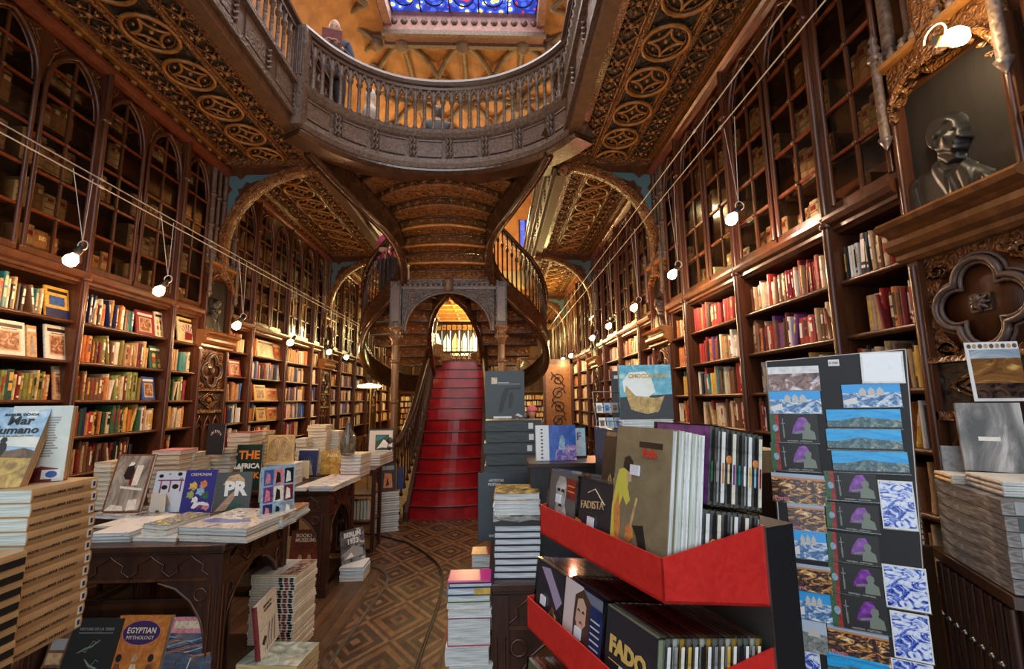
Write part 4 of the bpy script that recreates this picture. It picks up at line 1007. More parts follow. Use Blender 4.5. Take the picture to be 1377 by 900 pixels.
for s,row,a,b_,topy,c,st in FO:
    z=ROWZ[row]; y0,y1=[f for f in FACEOUT if f[3]==row][0][1:3]
    def yz(px,X=XL-.05):
        lo,hi=1.5,16
        for _ in range(40):
            m=(lo+hi)/2; p=V(X,m,z)-V(0,0,H)
            if 688.5+FPX*p.dot(CR)/p.dot(CF)<px: lo=m
            else: hi=m
        return (lo+hi)/2
    Y0,Y1=yz(a),yz(b_)
    def art(bb,w,h,t,st=st,c=c):
        rect(bb,.08,.8,.92,.9,INK if c in('white','cream','ivory','yellow') else WHT,w,h,t)
        if st=='framed': rect(bb,.15,.12,.85,.72,mplain('print_pale',(.6,.5,.38),.5),w,h,t); rect(bb,.2,.16,.8,.68,mart('cover_photo_print',[(.35,(.06,.03,.02)),(.5,(.35,.15,.08)),(.62,(.65,.50,.33))],20,rough=.3),w,h,t,2); rect(bb,.25,.74,.75,.77,mc('brown'),w,h,t)
        elif st=='spots':
            for i in range(6): poly(bb,[(.3+.4*(i%2)+.14*math.cos(q),.15+.22*(i//2)+.1*math.sin(q)) for q in [j*PI/4 for j in range(8)]],mc(['lime','yellow','red'][i%3]),w,h,t,2)
        elif st=='splash':
            for i in range(7):
                aa=R(20+i*22); poly(bb,[(.5,.25),(.5+.36*math.cos(aa)+.03,.35+.4*math.sin(aa)),(.5+.36*math.cos(aa)-.03,.35+.42*math.sin(aa))],mc('purple'),w,h,t,2)
            poly(bb,[(.3,.1),(.62,.12),(.66,.4),(.34,.42)],mc('dark red'),w,h,t,3); rect(bb,.1,.88,.9,.94,mc('yellow'),w,h,t)
        elif st=='slanted': rect(bb,.0,.0,1,.3,mc('navy'),w,h,t); rect(bb,.15,.4,.8,.7,mc('blue'),w,h,t,2)
        else: poly(bb,[(.3,.1),(.7,.1),(.65,.5),(.5,.7),(.35,.5)],mc('grey'),w,h,t,2)
    stand('displayed_book',FOL[n_],(XL-.03,Y0,z),(XL-.03,Y1,z),topy,9,mc(c),art,t=.018,cat='book',group='covers facing out on the shelves'); n_+=1
# ---- old volumes behind the glass doors
OV=[mart('old_vellum',[(.3,(.30,.19,.09)),(.7,(.52,.36,.2))],9,rough=.6),mart('old_calf',[(.3,(.22,.11,.045)),(.7,(.40,.21,.09))],9,rough=.5),mart('old_parchment',[(.3,(.42,.33,.2)),(.7,(.60,.50,.33))],9,rough=.6)]
def old_vol(b,M,t,h,mi):
    m=OV[mi]; sp=[(-.012,0),(-.003,.15*t),(0,.4*t),(0,.6*t),(-.003,.85*t),(-.012,t),(-.17,t),(-.17,0)]
    b.prism(sp,0,h,m,M=M)
    for z in (.15,.4,.65,.88): b.box((-.002,.1*t,h*z-.004),(.003,.9*t,h*z+.004),OV[1],M=M)
    b.box((.0,.25*t,h*.7),(.0015,.75*t,h*.84),mc('dark red') if mi!=1 else mc('cream'),M=M)
rnd=random.Random(5); cnt=0; ob=MB()
ys=[0.0,.47,.96,1.45,1.94,2.43,2.88]; ZS=[2.62,2.962,3.282,3.612,3.942]
DN=['first','second','third','fourth','fifth','sixth']; ZN=['bottom','second','middle','fourth','top']
for side,bays in (('L',LBY[:3]),('R',RBY[:3])):
    for bi,y0 in enumerate(bays):
        for di in range(6):
            for zi,z in enumerate(ZS):
                if rnd.random()<(.12 if side=='L' else .3): continue
                y=y0+ys[di]+.05+rnd.choice([0,0,.1]); j=0; hh=.23 if zi<4 else .18
                while y<y0+ys[di+1]-.1:
                    t=rnd.uniform(.05,.11); h=hh*rnd.uniform(.75,1.1)
                    if y+t>y0+ys[di+1]-.03: break
                    if rnd.random()<.12: y+=t; continue
                    M=T(XL-.12,y,z) if side=='L' else T(XR+.12,y+t,z)@Matrix.Rotation(PI,4,'Z')
                    mi=rnd.choice([0,0,1,2])
                    if bi==0 and (y>2.7 or side=='R') and cnt<290:
                        b=MB(); old_vol(b,Matrix.Identity(4),t,h,mi); o=b.build('old_volume',M=M); cnt+=1
                        dd=di if side=='L' else 5-di
                        tag(o,'%s bound old volume, number %s, %s shelf behind %s glass door, nearest %s bookcase'%(['vellum','calf','parchment'][mi],ORD[j] if side=='L' else ORD[j],ZN[zi],DN[dd],'left' if side=='L' else 'right'),'old book','old volumes behind glass')
                    else: old_vol(ob,M,t,h,mi)
                    j+=1; y+=t+.002
tag(ob.build('old_volumes'),'rows of old pale volumes behind the farther glass doors','old books','old volumes behind glass','stuff')
# ================================================================ TABLES
def wstack(pxl,pxr,topy,Y,cols,name,lab,th,pages=PAG,dep=.2):
    a=onY(pxl,600,Y); b_=onY(pxr,600,Y); w=(b_-a).length; zt=onY((pxl+pxr)/2,topy,Y).z; n=max(1,int((zt-.86)/th)); zz=.86
    for k in range(n):
        tt=(zt-.86)/n; c=cols[k%len(cols)]
        mkbook(name,'%s, %s from the top %s'%(c+' paperback',ORD[n-1-k],lab),'book',w,dep,tt-.001,mc(c),fr(V(a.x+rnd.uniform(-.008,.008),Y+rnd.uniform(-.008,.008),zz),V(1,0,0),V(0,1,0)),lab,mc(c),pages,None); zz+=tt
    return zz

def make_table(name,label,x0,x1,y0,y1,h,cat='table',legs=True,lowpanel=False,group=None):
    t=thing(name,label,cat,((x0+x1)/2,(y0+y1)/2,0),group=group); X=(x1-x0)/2; Y=(y1-y0)/2
    b=MB(); b.box((-X,-Y,h-.03),(X,Y,h),W_TABLE); b.box((-X+.012,-Y+.012,h-.045),(X-.012,Y-.012,h-.03),W_DARK); b.build('table_top',t,bevel=.004)
    ap=.13
    for side in range(4):
        b=MB(); L=X if side%2==0 else Y; O=(Y if side%2==0 else X)-.03
        Mr=Matrix.Rotation(side*PI/2,4,'Z')
        b.box((-L+.05,-O-.0,h-.045-ap),(L-.05,-O+.02,h-.045),W_TABLE,M=Mr); b.box((-L+.05,-O-.015,h-.05-ap),(L-.05,-O+.02,h-.035-ap),W_CASE,M=Mr)
        n=max(2,int(2*L/.2))
        for k in range(n):
            x=-L+.08+(k+.5)*(2*L-.16)/n; z=h-.045-ap/2; w=(2*L-.16)/n
            for s in (-1,1): b.tube([(x+s*w*.5,-O-.004,z-.05),(x+s*w*.3,-O-.006,z-.02),(x+s*w*.34,-O-.006,z+.01),(x+s*w*.12,-O-.006,z+.035),(x,-O-.004,z+.055)],.006,W_CASE,4,M=Mr)
        # tracery below the apron on the long sides
        if side in(1,3,0,2):
            for s in (-1,1):
                MBk=Mr@Matrix(((1,0,0,0),(0,0,1,-O+.004),(0,1,0,0),(0,0,0,1)))
                oc=[(L-.05,h-.17),(L-.05,h-.62),(L-.075,h-.48),(L-.11,h-.37),(L-.17,h-.28),(L-.25,h-.22),(L-.34,h-.19),(L-.34,h-.17)]
                b.prism([(s*x,z) for x,z in (oc if s<0 else oc[::-1])],-.008,.012,W_TABLE,M=MBk)
                b.tube([(s*x,z,-.01) for x,z in oc[1:-1]],.009,W_CASE,5,M=MBk)
                b.tube([(s*(L-.12)+.032*math.cos(a),h-.25+.032*math.sin(a),-.012) for a in [q*PI/5 for q in range(10)]],.006,W_CASE,5,closed=True,M=MBk)
        b.build('apron',t)
    for sx in (-1,1):
        for sy in (-1,1):
            b=MB(); cx,cy=sx*(X-.045),sy*(Y-.045)
            b.box((cx-.035,cy-.035,.0),(cx+.035,cy+.035,h-.045),W_TABLE); b.box((cx-.045,cy-.045,0),(cx+.045,cy+.045,.07),W_DARK)
            for ox,oy in ((0,-1),(sx,0)):
                for q in (-.016,.016): b.tube([(cx+ox*.037+(q if ox==0 else 0),cy+oy*.037+(q if ox!=0 else 0),.1),(cx+ox*.037+(q if ox==0 else 0),cy+oy*.037+(q if ox!=0 else 0),h-.2)],.006,W_CASE,5)
            b.build('leg',t)
    b=MB(); b.box((-X+.06,-Y+.05,.06),(X-.06,Y-.05,.09),W_TABLE); b.build('low_shelf',t)
    if lowpanel: b=MB(); b.box((-X+.07,-Y+.22,.09),(X-.07,-Y+.24,.52),W_TABLE); b.box((-X+.07,-Y+.215,.47),(X-.07,-Y+.245,.5),W_CASE); b.build('back_board',t)
    return t
make_table('display_table','dark carved table with cloverleaf apron under the PR book, nearest left',-2.42,-1.43,2.62,3.42,.86,lowpanel=True)
make_table('display_table','dark carved table farther back with gold stacked books and flat magazines',-2.3,-1.41,4.13,4.88,.86)
make_table('display_table','long dark table along the left wall under the tan paperback stacks',-3.12,-2.34,3.5,5.0,.86)
make_table('display_table','small dark table behind the gold books table, holding bright cream piles',-2.3,-1.74,4.95,5.55,.86)
make_table('display_table','dark narrow table beneath the tall tan stack at far left',-2.5,-1.47,1.1,1.56,.86)
make_table('display_table','dark carved table in the centre foreground beside the magazine pile',-.03,1.05,2.0,3.2,.86)
make_table('side_table','small dark table holding the framed green picture beside the stairs',-2.2,-1.42,6.38,6.84,.86)
make_table('display_table','long dark table right of the red stairs, mostly behind the postcards',.5,1.2,4.2,7.2,.86)
# ================================================================ LEFT FOREGROUND: tall tan stack
TAN=mart('kraft_cover',[(.3,(.42,.25,.11)),(.7,(.56,.36,.18))],5,rough=.45,dist=.3)
TANP=mpages('pale_green_pages',(.66,.74,.68))
SPW=.235; SPD=.17; TK=.0408
def spine_art(b,w,h,t):
    # text along the spine; spine at x=0 facing -x, letters read along y
    M=Matrix(((0,0,-1,-.0032),(-1,0,0,0),(0,1,0,0),(0,0,0,1)))
    def tx(s,yc,size,m): b.text(s,size,m,T(-.0032,yc,t*.32)@Matrix.Rotation(R(-90),4,'Z')@Matrix.Rotation(R(90),4,'X'),ext=.0003)
    tx('RAQUEL OCHOA',h*.80,.011,INK); tx('MAR HUMANO',h*.44,.014,INK)
    b.box((-.0034,h*.03,t*.15),(-.0025,h*.11,t*.85),mc('ivory')); b.box((-.0037,h*.045,t*.3),(-.003,h*.085,t*.7),mc('navy'))
# place: spine faces +X. local x -> -X world, local y -> -Y world (letters), z up
def MST(x,y,z,rz=0): return T(x,y,z)@Matrix.Rotation(rz,4,'Z')@Matrix(((-1,0,0,0),(0,-1,0,0),(0,0,1,0),(0,0,0,1)))
proto=None; NST=12
for k in range(NST):
    M=MST(-1.40+rnd.uniform(-.004,.004),1.735+rnd.uniform(-.003,.003),.86+k*TK,R(rnd.uniform(-.8,.8)))
    lab='thick tan-spined novel, %s from the top of the tall stack at far left'%ORD[NST-1-k]
    if proto is None: proto=mkbook('novel',lab,'book',SPD,SPW,TK-.001,TAN,M,'tall stack of tan novels',TAN,TANP,spine_art)
    else: dup(proto,M,lab)
    CHs=None
# pages must face the camera: short end of the stack towards the camera shows the page block (open head)
# nearer second stack with black and tan spines at the frame edge
for k in range(8):
    lab='black and tan novel, %s from top of the short stack at lower left edge'%ORD[7-k]
    def art2(b,w,h,t):
        b.box((-.0038,h*.02,t*.05),(-.0028,h*.98,t*.55),INK)
    mkbook('novel',lab,'book',.17,.20,.0395,TAN,MST(onY(25,800,1.47).x+rnd.uniform(-.003,.003),1.475,.86+k*.0405),'short stack of novels',TAN,PAG,art2)
topz=.86+NST*TK
SKY=mart('sky_print',[(.25,(.10,.22,.38)),(.5,(.30,.48,.62)),(.7,(.72,.78,.80))],14,rough=.3,detail=6,dist=1)
def mar(b,w,h,t):
    rect(b,0,0,1,.42,mart('field_print',[(.3,(.20,.11,.03)),(.6,(.55,.36,.08)),(.8,(.62,.5,.2))],30,rough=.3,detail=7),w,h,t)
    poly(b,[(0,.38),(1,.34),(1,.43),(.8,.47),(.55,.44),(.3,.47),(.12,.45),(0,.5)],mart('hedge_print',[(.3,(.05,.04,.02)),(.7,(.22,.14,.08))],30,rough=.4),w,h,t,2)
    poly(b,[(0,.46),(.5,.5),(1,.47),(1,.60),(.6,.64),(0,.6)],mart('haze_print',[(.3,(.55,.58,.52)),(.7,(.80,.80,.68))],10,rough=.3),w,h,t,1)
    poly(b,[(.16,.12),(.34,.17),(.42,.27),(.47,.40),(.50,.46),(.48,.52),(.44,.545),(.46,.57),(.43,.61),(.37,.61),(.34,.57),(.36,.54),(.30,.50),(.25,.42),(.22,.33),(.15,.24)],INK,w,h,t,4)
    txt(b,'RAQUEL OCHOA',.52,.885,.055,INK,w,h,t,fit=.6,bold=.0006,k=3); txt(b,'Mar',.55,.77,.15,INK,w,h,t,bold=.0009,k=3); txt(b,'Humano',.5,.655,.15,INK,w,h,t,bold=.0009,fit=.85,k=3)
    txt(b,'a viagem de uma mulher pelo oceano',.52,.615,.028,INK,w,h,t,fit=.7,k=3); rect(b,.62,.86,.80,.94,WHT,w,h,t,3)
P0=V(-1.625,1.452,topz+.001); P1=V(-1.43,1.545,topz+.001)
stand('novel','blue-sky novel with a dark walking figure leaning on top of the tan stack',(-1.615,1.492,topz+.001),(-1.475,1.535,topz+.001),548,26,SKY,mar,t=.036,pages=TAN,spine=TAN)
def backc(b,w,h,t):
    for k in range(16): rect(b,.35,.32+k*.034,.35+rnd.uniform(.35,.5),.34+k*.034,GREYI,w,h,t)
    poly(b,[(.1,0),(.8,0),(.8,.1),(.9,.16),(.6,.2),(.3,.12),(.1,.2)],mc('dark red'),w,h,t,2)
    rect(b,.62,.03,.95,.15,WHT,w,h,t,3); poly(b,[(.79+.1*math.cos(a),.09+.045*math.sin(a)) for a in [i*PI/6 for i in range(12)]],BLUEI,w,h,t,4)
stand('novel','white back cover of a novel standing open behind the blue-sky novel',(-1.595,1.60,topz+.001),(-1.452,1.655,topz+.001),546,3,mart('back_print',[(.3,(.55,.62,.56)),(.7,(.80,.82,.76))],6,rough=.4),backc,t=.036,pages=TAN,spine=TAN)
# ================================================================ TABLE 1 CONTENTS
TZ=.86
def flat(name,label,corners,z,ts,front,cat='book',art=None,pages=None,group=None,spine=None,jit=.006,zc=None):
    """corners px: front-left, front-right, back-right at height of the base; ts thickness list bottom->top"""
    A,B,C=[onZ(x,y,zc or z) for x,y in corners]; ex=(B-A); w=ex.length; ex.normalize(); ey=(C-B); ey=ey-ex*ey.dot(ex); h=ey.length
    out=[];zz=z
    for i,t in enumerate(ts):
        f=front[i%len(front)] if isinstance(front,list) else front
        o=A+V(rnd.uniform(-jit,jit),rnd.uniform(-jit,jit),0); o.z=zz+.0005
        lb=label if len(ts)==1 else label.replace('#',ORD[len(ts)-1-i])
        out.append(mkbook(name,lb,cat,w,h,t-.001,f,fr(o,ex,ey),group,spine[i%len(spine)] if spine else None,pages,art if (art and i==len(ts)-1) else None)); zz+=t
    return out,zz,(A,ex,ey,w,h)
BWP=mart('grey_print',[(.3,(.04,.04,.045)),(.5,(.3,.29,.28)),(.62,(.7,.68,.64))],12,rough=.25,detail=6)
COLP=mart('bright_print',[(.3,(.75,.72,.62)),(.5,(.8,.8,.78)),(.6,(.75,.6,.15)),(.7,(.5,.06,.1))],18,rough=.25)
WHP=mart('white_blue_print',[(.35,(.8,.8,.78)),(.6,(.82,.8,.76)),(.68,(.1,.14,.45)),(.8,(.5,.4,.3))],12,rough=.2)
def art_cream(b,w,h,t):
    poly(b,[(.05,.3),(.25,.22),(.6,.25),(.8,.32),(.7,.42),(.4,.40),(.15,.45)],BLUEI,w,h,t)
    for k in range(14): a=k*.9; poly(b,[(.5+.3*math.cos(a)+.03*math.cos(q),.72+.16*math.sin(a)+.025*math.sin(q)) for q in [j*PI/3 for j in range(6)]],GREYI,w,h,t)
flat('art_book','cream art book, # from top of the blue-brushed corner stack on nearest table',[(238,729),(330,732),(386,702)],TZ,[.018,.018,.02,.022],[mc('ivory'),mc('cream'),mc('white'),mart('sketch_print',[(.35,(.30,.27,.24)),(.48,(.62,.58,.50)),(.6,(.74,.70,.60))],26,rough=.12,detail=6)],'book',art_cream,PAGW,'corner stack',[mc('brown'),mc('cream'),mc('brown'),mc('grey')])
flat('art_book','pink-white large flat book beside the corner stack, front edge of table',[(168,728),(236,729),(262,712)],TZ,[.02],[mart('pale_pink_print',[(.35,(.45,.40,.38)),(.5,(.70,.66,.62))],10,rough=.12)],'book',None,PAGW)
flat('magazine','grey-spined magazine stack, # from the top at the left front of table',[(120,731),(172,730),(215,706)],TZ,[.014,.02,.018],[mc('grey'),mc('grey'),WHP],'magazine',None,PAGW,'grey magazines')
flat('magazine','magazine with yellow figures, # from top of the white-sided pile mid table',[(190,720),(222,722),(262,703)],TZ+.02,[.03,.03],[COLP,mart('yellow_print',[(.3,(.8,.78,.7)),(.5,(.1,.08,.1)),(.6,(.7,.6,.08))],16,rough=.25)],'magazine',None,PAGW,'white-sided magazines')
flat('magazine','open pale magazine at the rear left of the nearest table',[(125,710),(180,712),(225,693)],TZ+.0,[.012],[COLP],'magazine',None,PAGW)
flat('magazine','black and white print magazine lying behind the open pale one',[(118,697),(200,700),(230,686)],TZ,[.025],[BWP],'magazine',None,PAGW)
flat('magazine','dark picture book with warm highlights, # from top of the right rear pile',[(338,713),(380,712),(392,690)],TZ,[.012,.012,.03,.014],[mc('red'),mc('light blue'),mc('cream'),mart('dark_warm_print',[(.3,(.03,.02,.02)),(.55,(.3,.1,.04)),(.7,(.8,.5,.2))],12,rough=.2)],'book',None,PAGW,'right rear pile')
def photo_w(b,w,h,t):
    rect(b,.05,.03,.95,.97,mart('train_print',[(.3,(.08,.07,.06)),(.5,(.35,.3,.25)),(.65,(.55,.5,.44))],10,stretch=(1,.35,1),rough=.25),w,h,t)
    poly(b,[(.3,.62),(.36,.8),(.5,.84),(.56,.7),(.52,.55),(.38,.55)],INK,w,h,t,3); poly(b,[(.36,.78),(.42,.86),(.52,.85),(.5,.8)],WHT,w,h,t,4)
    poly(b,[(.58,.45),(.60,.8),(.78,.8),(.74,.45)],mc('ivory'),w,h,t,3); poly(b,[(.5,.45),(.5,.75),(.58,.75),(.58,.45)],mc('dark red'),w,h,t,2)
    poly(b,[(.62,.02),(.86,.04),(.84,.22),(.62,.20)],mc('ivory'),w,h,t,3); poly(b,[(.05,.02),(.55,.02),(.5,.1),(.2,.12)],mc('ivory'),w,h,t,3); poly(b,[(.3,.4),(.9,.36),(.9,.4),(.3,.44)],mc('ivory'),w,h,t,3)
stand('photo_book','tall brown photograph book with a train window scene leaning at back of table',onZ(136,689,.89),onZ(187,689,.89),611,14,mc('brown'),photo_w,t=.02,pages=PAGW)
def cart(b,w,h,t):
    for x0,y0,x1,y1 in ((.1,.76,.95,.79),(.2,.45,.24,.78),(.5,.48,.54,.78),(.85,.5,.89,.80)): rect(b,x0,y0,x1,y1,mplain('ink_plum',(.25,.04,.14),.4),w,h,t,3)
    for x,y,r in ((.18,.88,.08),(.45,.93,.05),(.78,.93,.08),(.35,.6,.1),(.7,.62,.11),(.85,.8,.07)): poly(b,[(x+r*math.cos(q),y+r*.6*math.sin(q)) for q in [j*PI/4 for j in range(8)]],INK if r>.07 else GREYI,w,h,t,2)
stand('picture_book','pale blue picture book with red swing drawing behind a price card',onZ(199,689,.875),onZ(241,689,.875),634,10,mc('light blue') if False else mplain('pale_blue_cover',(.55,.62,.72),.4),cart,t=.015,pages=PAGW)
def card(label,P0,P1,topy,col=None):
    P0=Vector(P0);P1=Vector(P1); t=thing('price_card',label,'card',M=fr(P0,P1-P0,V(0,0,1)),group='white display cards'); w=(P1-P0).length
    lo,hi=.02,.4
    for _ in range(30):
        m=(lo+hi)/2; q=P0+V(0,0,m)-V(0,0,H); y=450-FPX*q.dot(CU)/q.dot(CF)
        if y>topy: lo=m
        else: hi=m
    h=lo; m=col or mplain('card_stock',(.62,.58,.50),.6)
    b=MB(); r=w*.16; hole=[(w/2+r*math.cos(R(a)),r*1.1*math.sin(R(a))) for a in range(180,-1,-30)]
    b.prism([(0,0)]+hole+[(w,0),(w,h),(0,h)],-.003,0,m); b.build('front_panel',t)
    b=MB(); b.prism([(0,0),(w,0),(w,h),(0,h)],-.005,-.0035,m,M=T(0,h,0)@Matrix.Rotation(R(28),4,'X')@T(0,-h,0)); b.build('rear_panel',t)
card('grey folded card with an arched notch before the pale blue picture book',onZ(201,690,.88),onZ(221,690,.88),664)
card('grey folded card with an arched notch beside the PR book',onZ(347,676,.90),onZ(370,676,.90),637)
def nav(b,w,h,t):
    txt(b,'CREMONINI',.5,.86,.09,CR_,w,h,t,fit=.8,k=3)
    for x,y,r,m in ((.3,.62,.13,mc('yellow')),(.62,.66,.12,mc('orange')),(.25,.42,.12,mc('lime')),(.55,.5,.13,mc('light blue')),(.42,.3,.1,mc('white')),(.72,.4,.12,mc('green')),(.55,.17,.12,mc('purple')),(.8,.15,.12,mc('pink'))):
        poly(b,[(x+r*(1+.3*math.sin(j*2.3))*math.cos(q),y+r*.7*(1+.3*math.cos(j*3.1))*math.sin(q)) for j,q in enumerate([j*PI/5 for j in range(10)])],m,w,h,t,2)
    poly(b,[(.35,.12),(.42,.24),(.7,.26),(.9,.2),(.9,.16),(.6,.19),(.45,.1)],WHT,w,h,t,4)
stand('exhibition_book','navy book with coloured painted shapes standing left of the PR book',onZ(240,691,.88),onZ(283,690,.88),632,10,mc('navy') if False else mplain('indigo_cover',(.03,.03,.22),.3),nav,t=.018,pages=PAGW)
def prart(b,w,h,t):
    poly(b,[(.2,.68),(.35,.9),(.6,.95),(.78,.82),(.82,.62),(.6,.72),(.4,.66)],mc('tan'),w,h,t,1)
    poly(b,[(.05,.02),(.35,.05),(.55,.35),(.62,.55),(.5,.5),(.3,.3)],mart('hand_print',[(.3,(.3,.17,.1)),(.7,(.6,.4,.28))],14,rough=.3),w,h,t,2)
    poly(b,[(.3,.02),(.8,.02),(.75,.3),(.5,.25)],mc('dark green'),w,h,t,1)
    txt(b,'PR',.56,.42,.48,WHT,w,h,t,bold=.006,k=4)
stand('book','dark book with large white letters P R standing on the nearest table',onZ(285,690,.885),onZ(334,688,.885),635,8,mplain('charcoal_cover',(.05,.055,.05),.3),prart,t=.014,pages=PAGW)
def collage(b,w,h,t):
    for k in range(9):
        x=.05+.31*(k%3); y=.05+.31*(k//3); rect(b,x,y,x+.28,y+.28,[mc('navy'),mc('light blue'),mc('grey'),mc('purple'),mc('ivory'),mc('dark red'),mc('blue'),mc('pink'),mc('black')][k],w,h,t,1)
        poly(b,[(x+.04,y+.02),(x+.2,y+.04),(x+.18,y+.2),(x+.08,y+.24)],mc(['pink','black','white'][k%3]),w,h,t,2)
stand('photo_book','tall upright book with a collage of blue and purple photographs, right edge of table',onZ(350,706,.88),onZ(395,697,.88),627,3,mc('light blue'),collage,t=.02,pages=PAGW)
def africa(b,w,h,t):
    txt(b,'THE',.5,.68,.26,ORG,w,h,t,bold=.003,fit=.9,k=3); txt(b,'AFRICA',.5,.47,.21,WHT,w,h,t,bold=.003,fit=.92,k=4); txt(b,'BOOK',.5,.25,.24,ORG,w,h,t,bold=.003,fit=.9,k=2)
stand('book','black and green book lettered THE AFRICA in orange and white',V(-2.27,4.22,.861),V(-2.05,4.22,.861),598,4,mplain('deep_green_cover',(.01,.03,.02),.3),africa,t=.02,pages=PAGW)
def goldframe(b,w,h,t):
    rect(b,.06,.05,.94,.95,mc('tan'),w,h,t)
    for s in (.3,.7):
        for r in (.20,.14,.08): b.tube([(s*w+r*w*.9*math.cos(a)*1.0,h*.5+r*h*1.9*math.sin(a),t+.003) for a in [i*PI/8 for i in range(16)]],.004,mplain('gilt',(.7,.5,.2),.3,.6),5,closed=True)
    b.tube([(.5*w+.45*w*math.cos(a)*(1 if abs(math.cos(a))<.8 else 1),.5*h+.45*h*math.sin(a),t+.002) for a in [i*PI/12 for i in range(24)]],.004,mplain('gilt',(.7,.5,.2),.3,.6),5,closed=True)
stand('carved_book','gold book cover with entwined knot ornament on a white block',onY(358,623,4.45),onY(393,623,4.45),585,3,GLD,goldframe,t=.03,pages=PAGW)
stand('photo_book','blue-grey tall book under the gold cover, mostly hidden behind collage book',V(-2.04,4.30,.861),V(-1.80,4.30,.861),626,2,mc('grey'),None,t=.03,pages=PAGW)
stand('photo_book','white fanned brochures left of the collage book',V(-2.30,4.16,.861),V(-2.20,4.16,.861),628,12,mc('ivory'),lambda b,w,h,t: rect(b,.3,.1,.95,.9,mc('brown'),w,h,t),t=.03,pages=PAGW)
wstack(357,397,624,4.42,['white'],'block_book','under the gold knot cover on the second table',.05,PAGW)
# ---- under table 1
def egypt(b,w,h,t):
    poly(b,[(.5+.36*math.cos(q),.79+.15*math.sin(q)) for q in [j*PI/10 for j in range(20)]],mplain('ink_plum_dark',(.05,.02,.10),.35),w,h,t,2)
    b.tube([((.5+.36*math.cos(q))*w,(.79+.15*math.sin(q))*h,t+.001) for q in [j*PI/12 for j in range(24)]],.0015,mc('pink'),4,closed=True)
    txt(b,'EGYPTIAN',.5,.785,.115,CR_,w,h,t,fit=.6,bold=.0008,k=6,sx=.9); txt(b,'MYTHOLOGY',.5,.71,.08,CR_,w,h,t,fit=.52,k=6); 
    for x in (.2,.5,.8): poly(b,[(x-.06,.0),(x-.09,.3),(x-.04,.42),(x+.04,.42),(x+.09,.3),(x+.06,.0)],mc('cream') if x==.5 else mc('brown'),w,h,t,3); poly(b,[(x+.055*math.cos(q),.49+.05*math.sin(q)) for q in [j*PI/4 for j in range(8)]],INK if x!=.5 else mc('tan'),w,h,t,4)
stand('book','orange book with purple oval title EGYPTIAN MYTHOLOGY standing under the nearest table',onZ(128,944,.14),onZ(202,944,.14),828,16,mart('amber_print',[(.3,(.35,.09,.02)),(.55,(.6,.2,.04)),(.75,(.72,.36,.1))],14,rough=.3),egypt,t=.03)
def liz(b,w,h,t):
    txt(b,'HISTOIRE DE LA TERRE',.5,.85,.05,GREYI,w,h,t,fit=.8,k=3); rect(b,.15,.815,.85,.82,LGREY,w,h,t)
    for x,y,s in ((.45,.65,1),(.6,.42,-1)):
        b.tube([((x-.22*s)*w,(y-.08)*h,t),((x-.08*s)*w,(y-.03)*h,t),((x+.05*s)*w,y*h,t),((x+.18*s)*w,(y+.08)*h,t)],[.002,.006,.006,.002],mplain('print_jade',(.2,.28,.22),.4),5)
        for q in (-1,1): b.tube([((x-.02)*w,(y-.01)*h,t),((x+.05*q)*w,(y+.07*q)*h,t),((x+.12*q)*w,(y+.05*q)*h,t)],.002,mplain('print_jade',(.2,.28,.22),.4),4)
stand('book','black book with two pale green lizards under the nearest table',onZ(66,945,.14),onZ(135,945,.14),832,16,mplain('matte_black_cover',(.02,.022,.02),.35),liz,t=.03)
def wav(b,w,h,t):
    rect(b,0,.80,1,1,mc('pink'),w,h,t); rect(b,.05,.86,.95,.95,mc('cream'),w,h,t,2)
    for k in range(9): b.tube([(u/8*w,(.62+.03*math.sin(u*.9+k)-.0+.055*(k-3)*.4)*h,t+.0005) for u in range(9)],.003,[mc('orange'),mc('navy'),mc('light blue')][k%3],4)
    for k in range(5): b.tube([((.2+.16*k)*w,0,t+.0005),((.15+.17*k)*w,.25*h,t+.001),((.3+.13*k)*w,.5*h,t+.0005)],.003,[mc('brown'),mc('teal'),mc('ivory')][k%3],4)
stand('book','pink-topped book with dark swirling lines under the nearest table',onZ(206,944,.14),onZ(272,944,.14),830,16,mart('swirl_print',[(.3,(.03,.04,.08)),(.55,(.1,.12,.16)),(.7,(.35,.2,.12))],6,stretch=(1,3,1),rough=.3),wav,t=.03)
stand('book','picture-spined book mostly hidden under the tall tan stack',onZ(36,946,.14),onZ(62,946,.14),846,20,mc('brown'),lambda b,w,h,t:[rect(b,.1,.1+.2*k,.9,.26+.2*k,[GREYI,mc('black'),mc('tan')][k%3],w,h,t) for k in range(4)],t=.02)
# ================================================================ TALL FLOOR PILE in front of table 1
A=V(-1.575,3.23,0); B=V(-1.285,3.205,0)
BLK=mart('striped_spine',[(.45,(.75,.74,.70)),(.5,(.75,.74,.70))],3,rough=.4)
def sp2(b,w,h,t):
    for k in range(3): b.box((w*(.62+k*.125),-.0012,.0015),(w*(.70+k*.125),.001,t-.001),[mc('black'),mc('dark red'),mc('black')][k])
NP=31; pt=.0155; proto=None
for k in range(NP):
    M=fr(V(-1.572+rnd.uniform(-.006,.006),3.215+rnd.uniform(-.006,.006),.012+k*pt),V(1,-.07,0),V(.07,1,0))
    lab='white exhibition catalogue, %s from the top of the tall floor pile'%ORD[NP-1-k]
    if proto is None: proto=mkbook('catalogue',lab,'book',.29,.30,pt-.001,mc('ivory'),M,'tall floor pile of catalogues',mc('white'),PAGY,sp2,board=.004); 
    else: dup(proto,M,lab)
q=MB(); q.box((-1.6,3.2,0),(-1.26,3.53,.011),mc('brown')); tag(q.build('pallet_board'),'thin board on the floor under the tall pile of catalogues','board')
z=.012+NP*pt
M=fr(V(-1.57,3.215,z),V(1,-.07,0),V(.07,1,0))
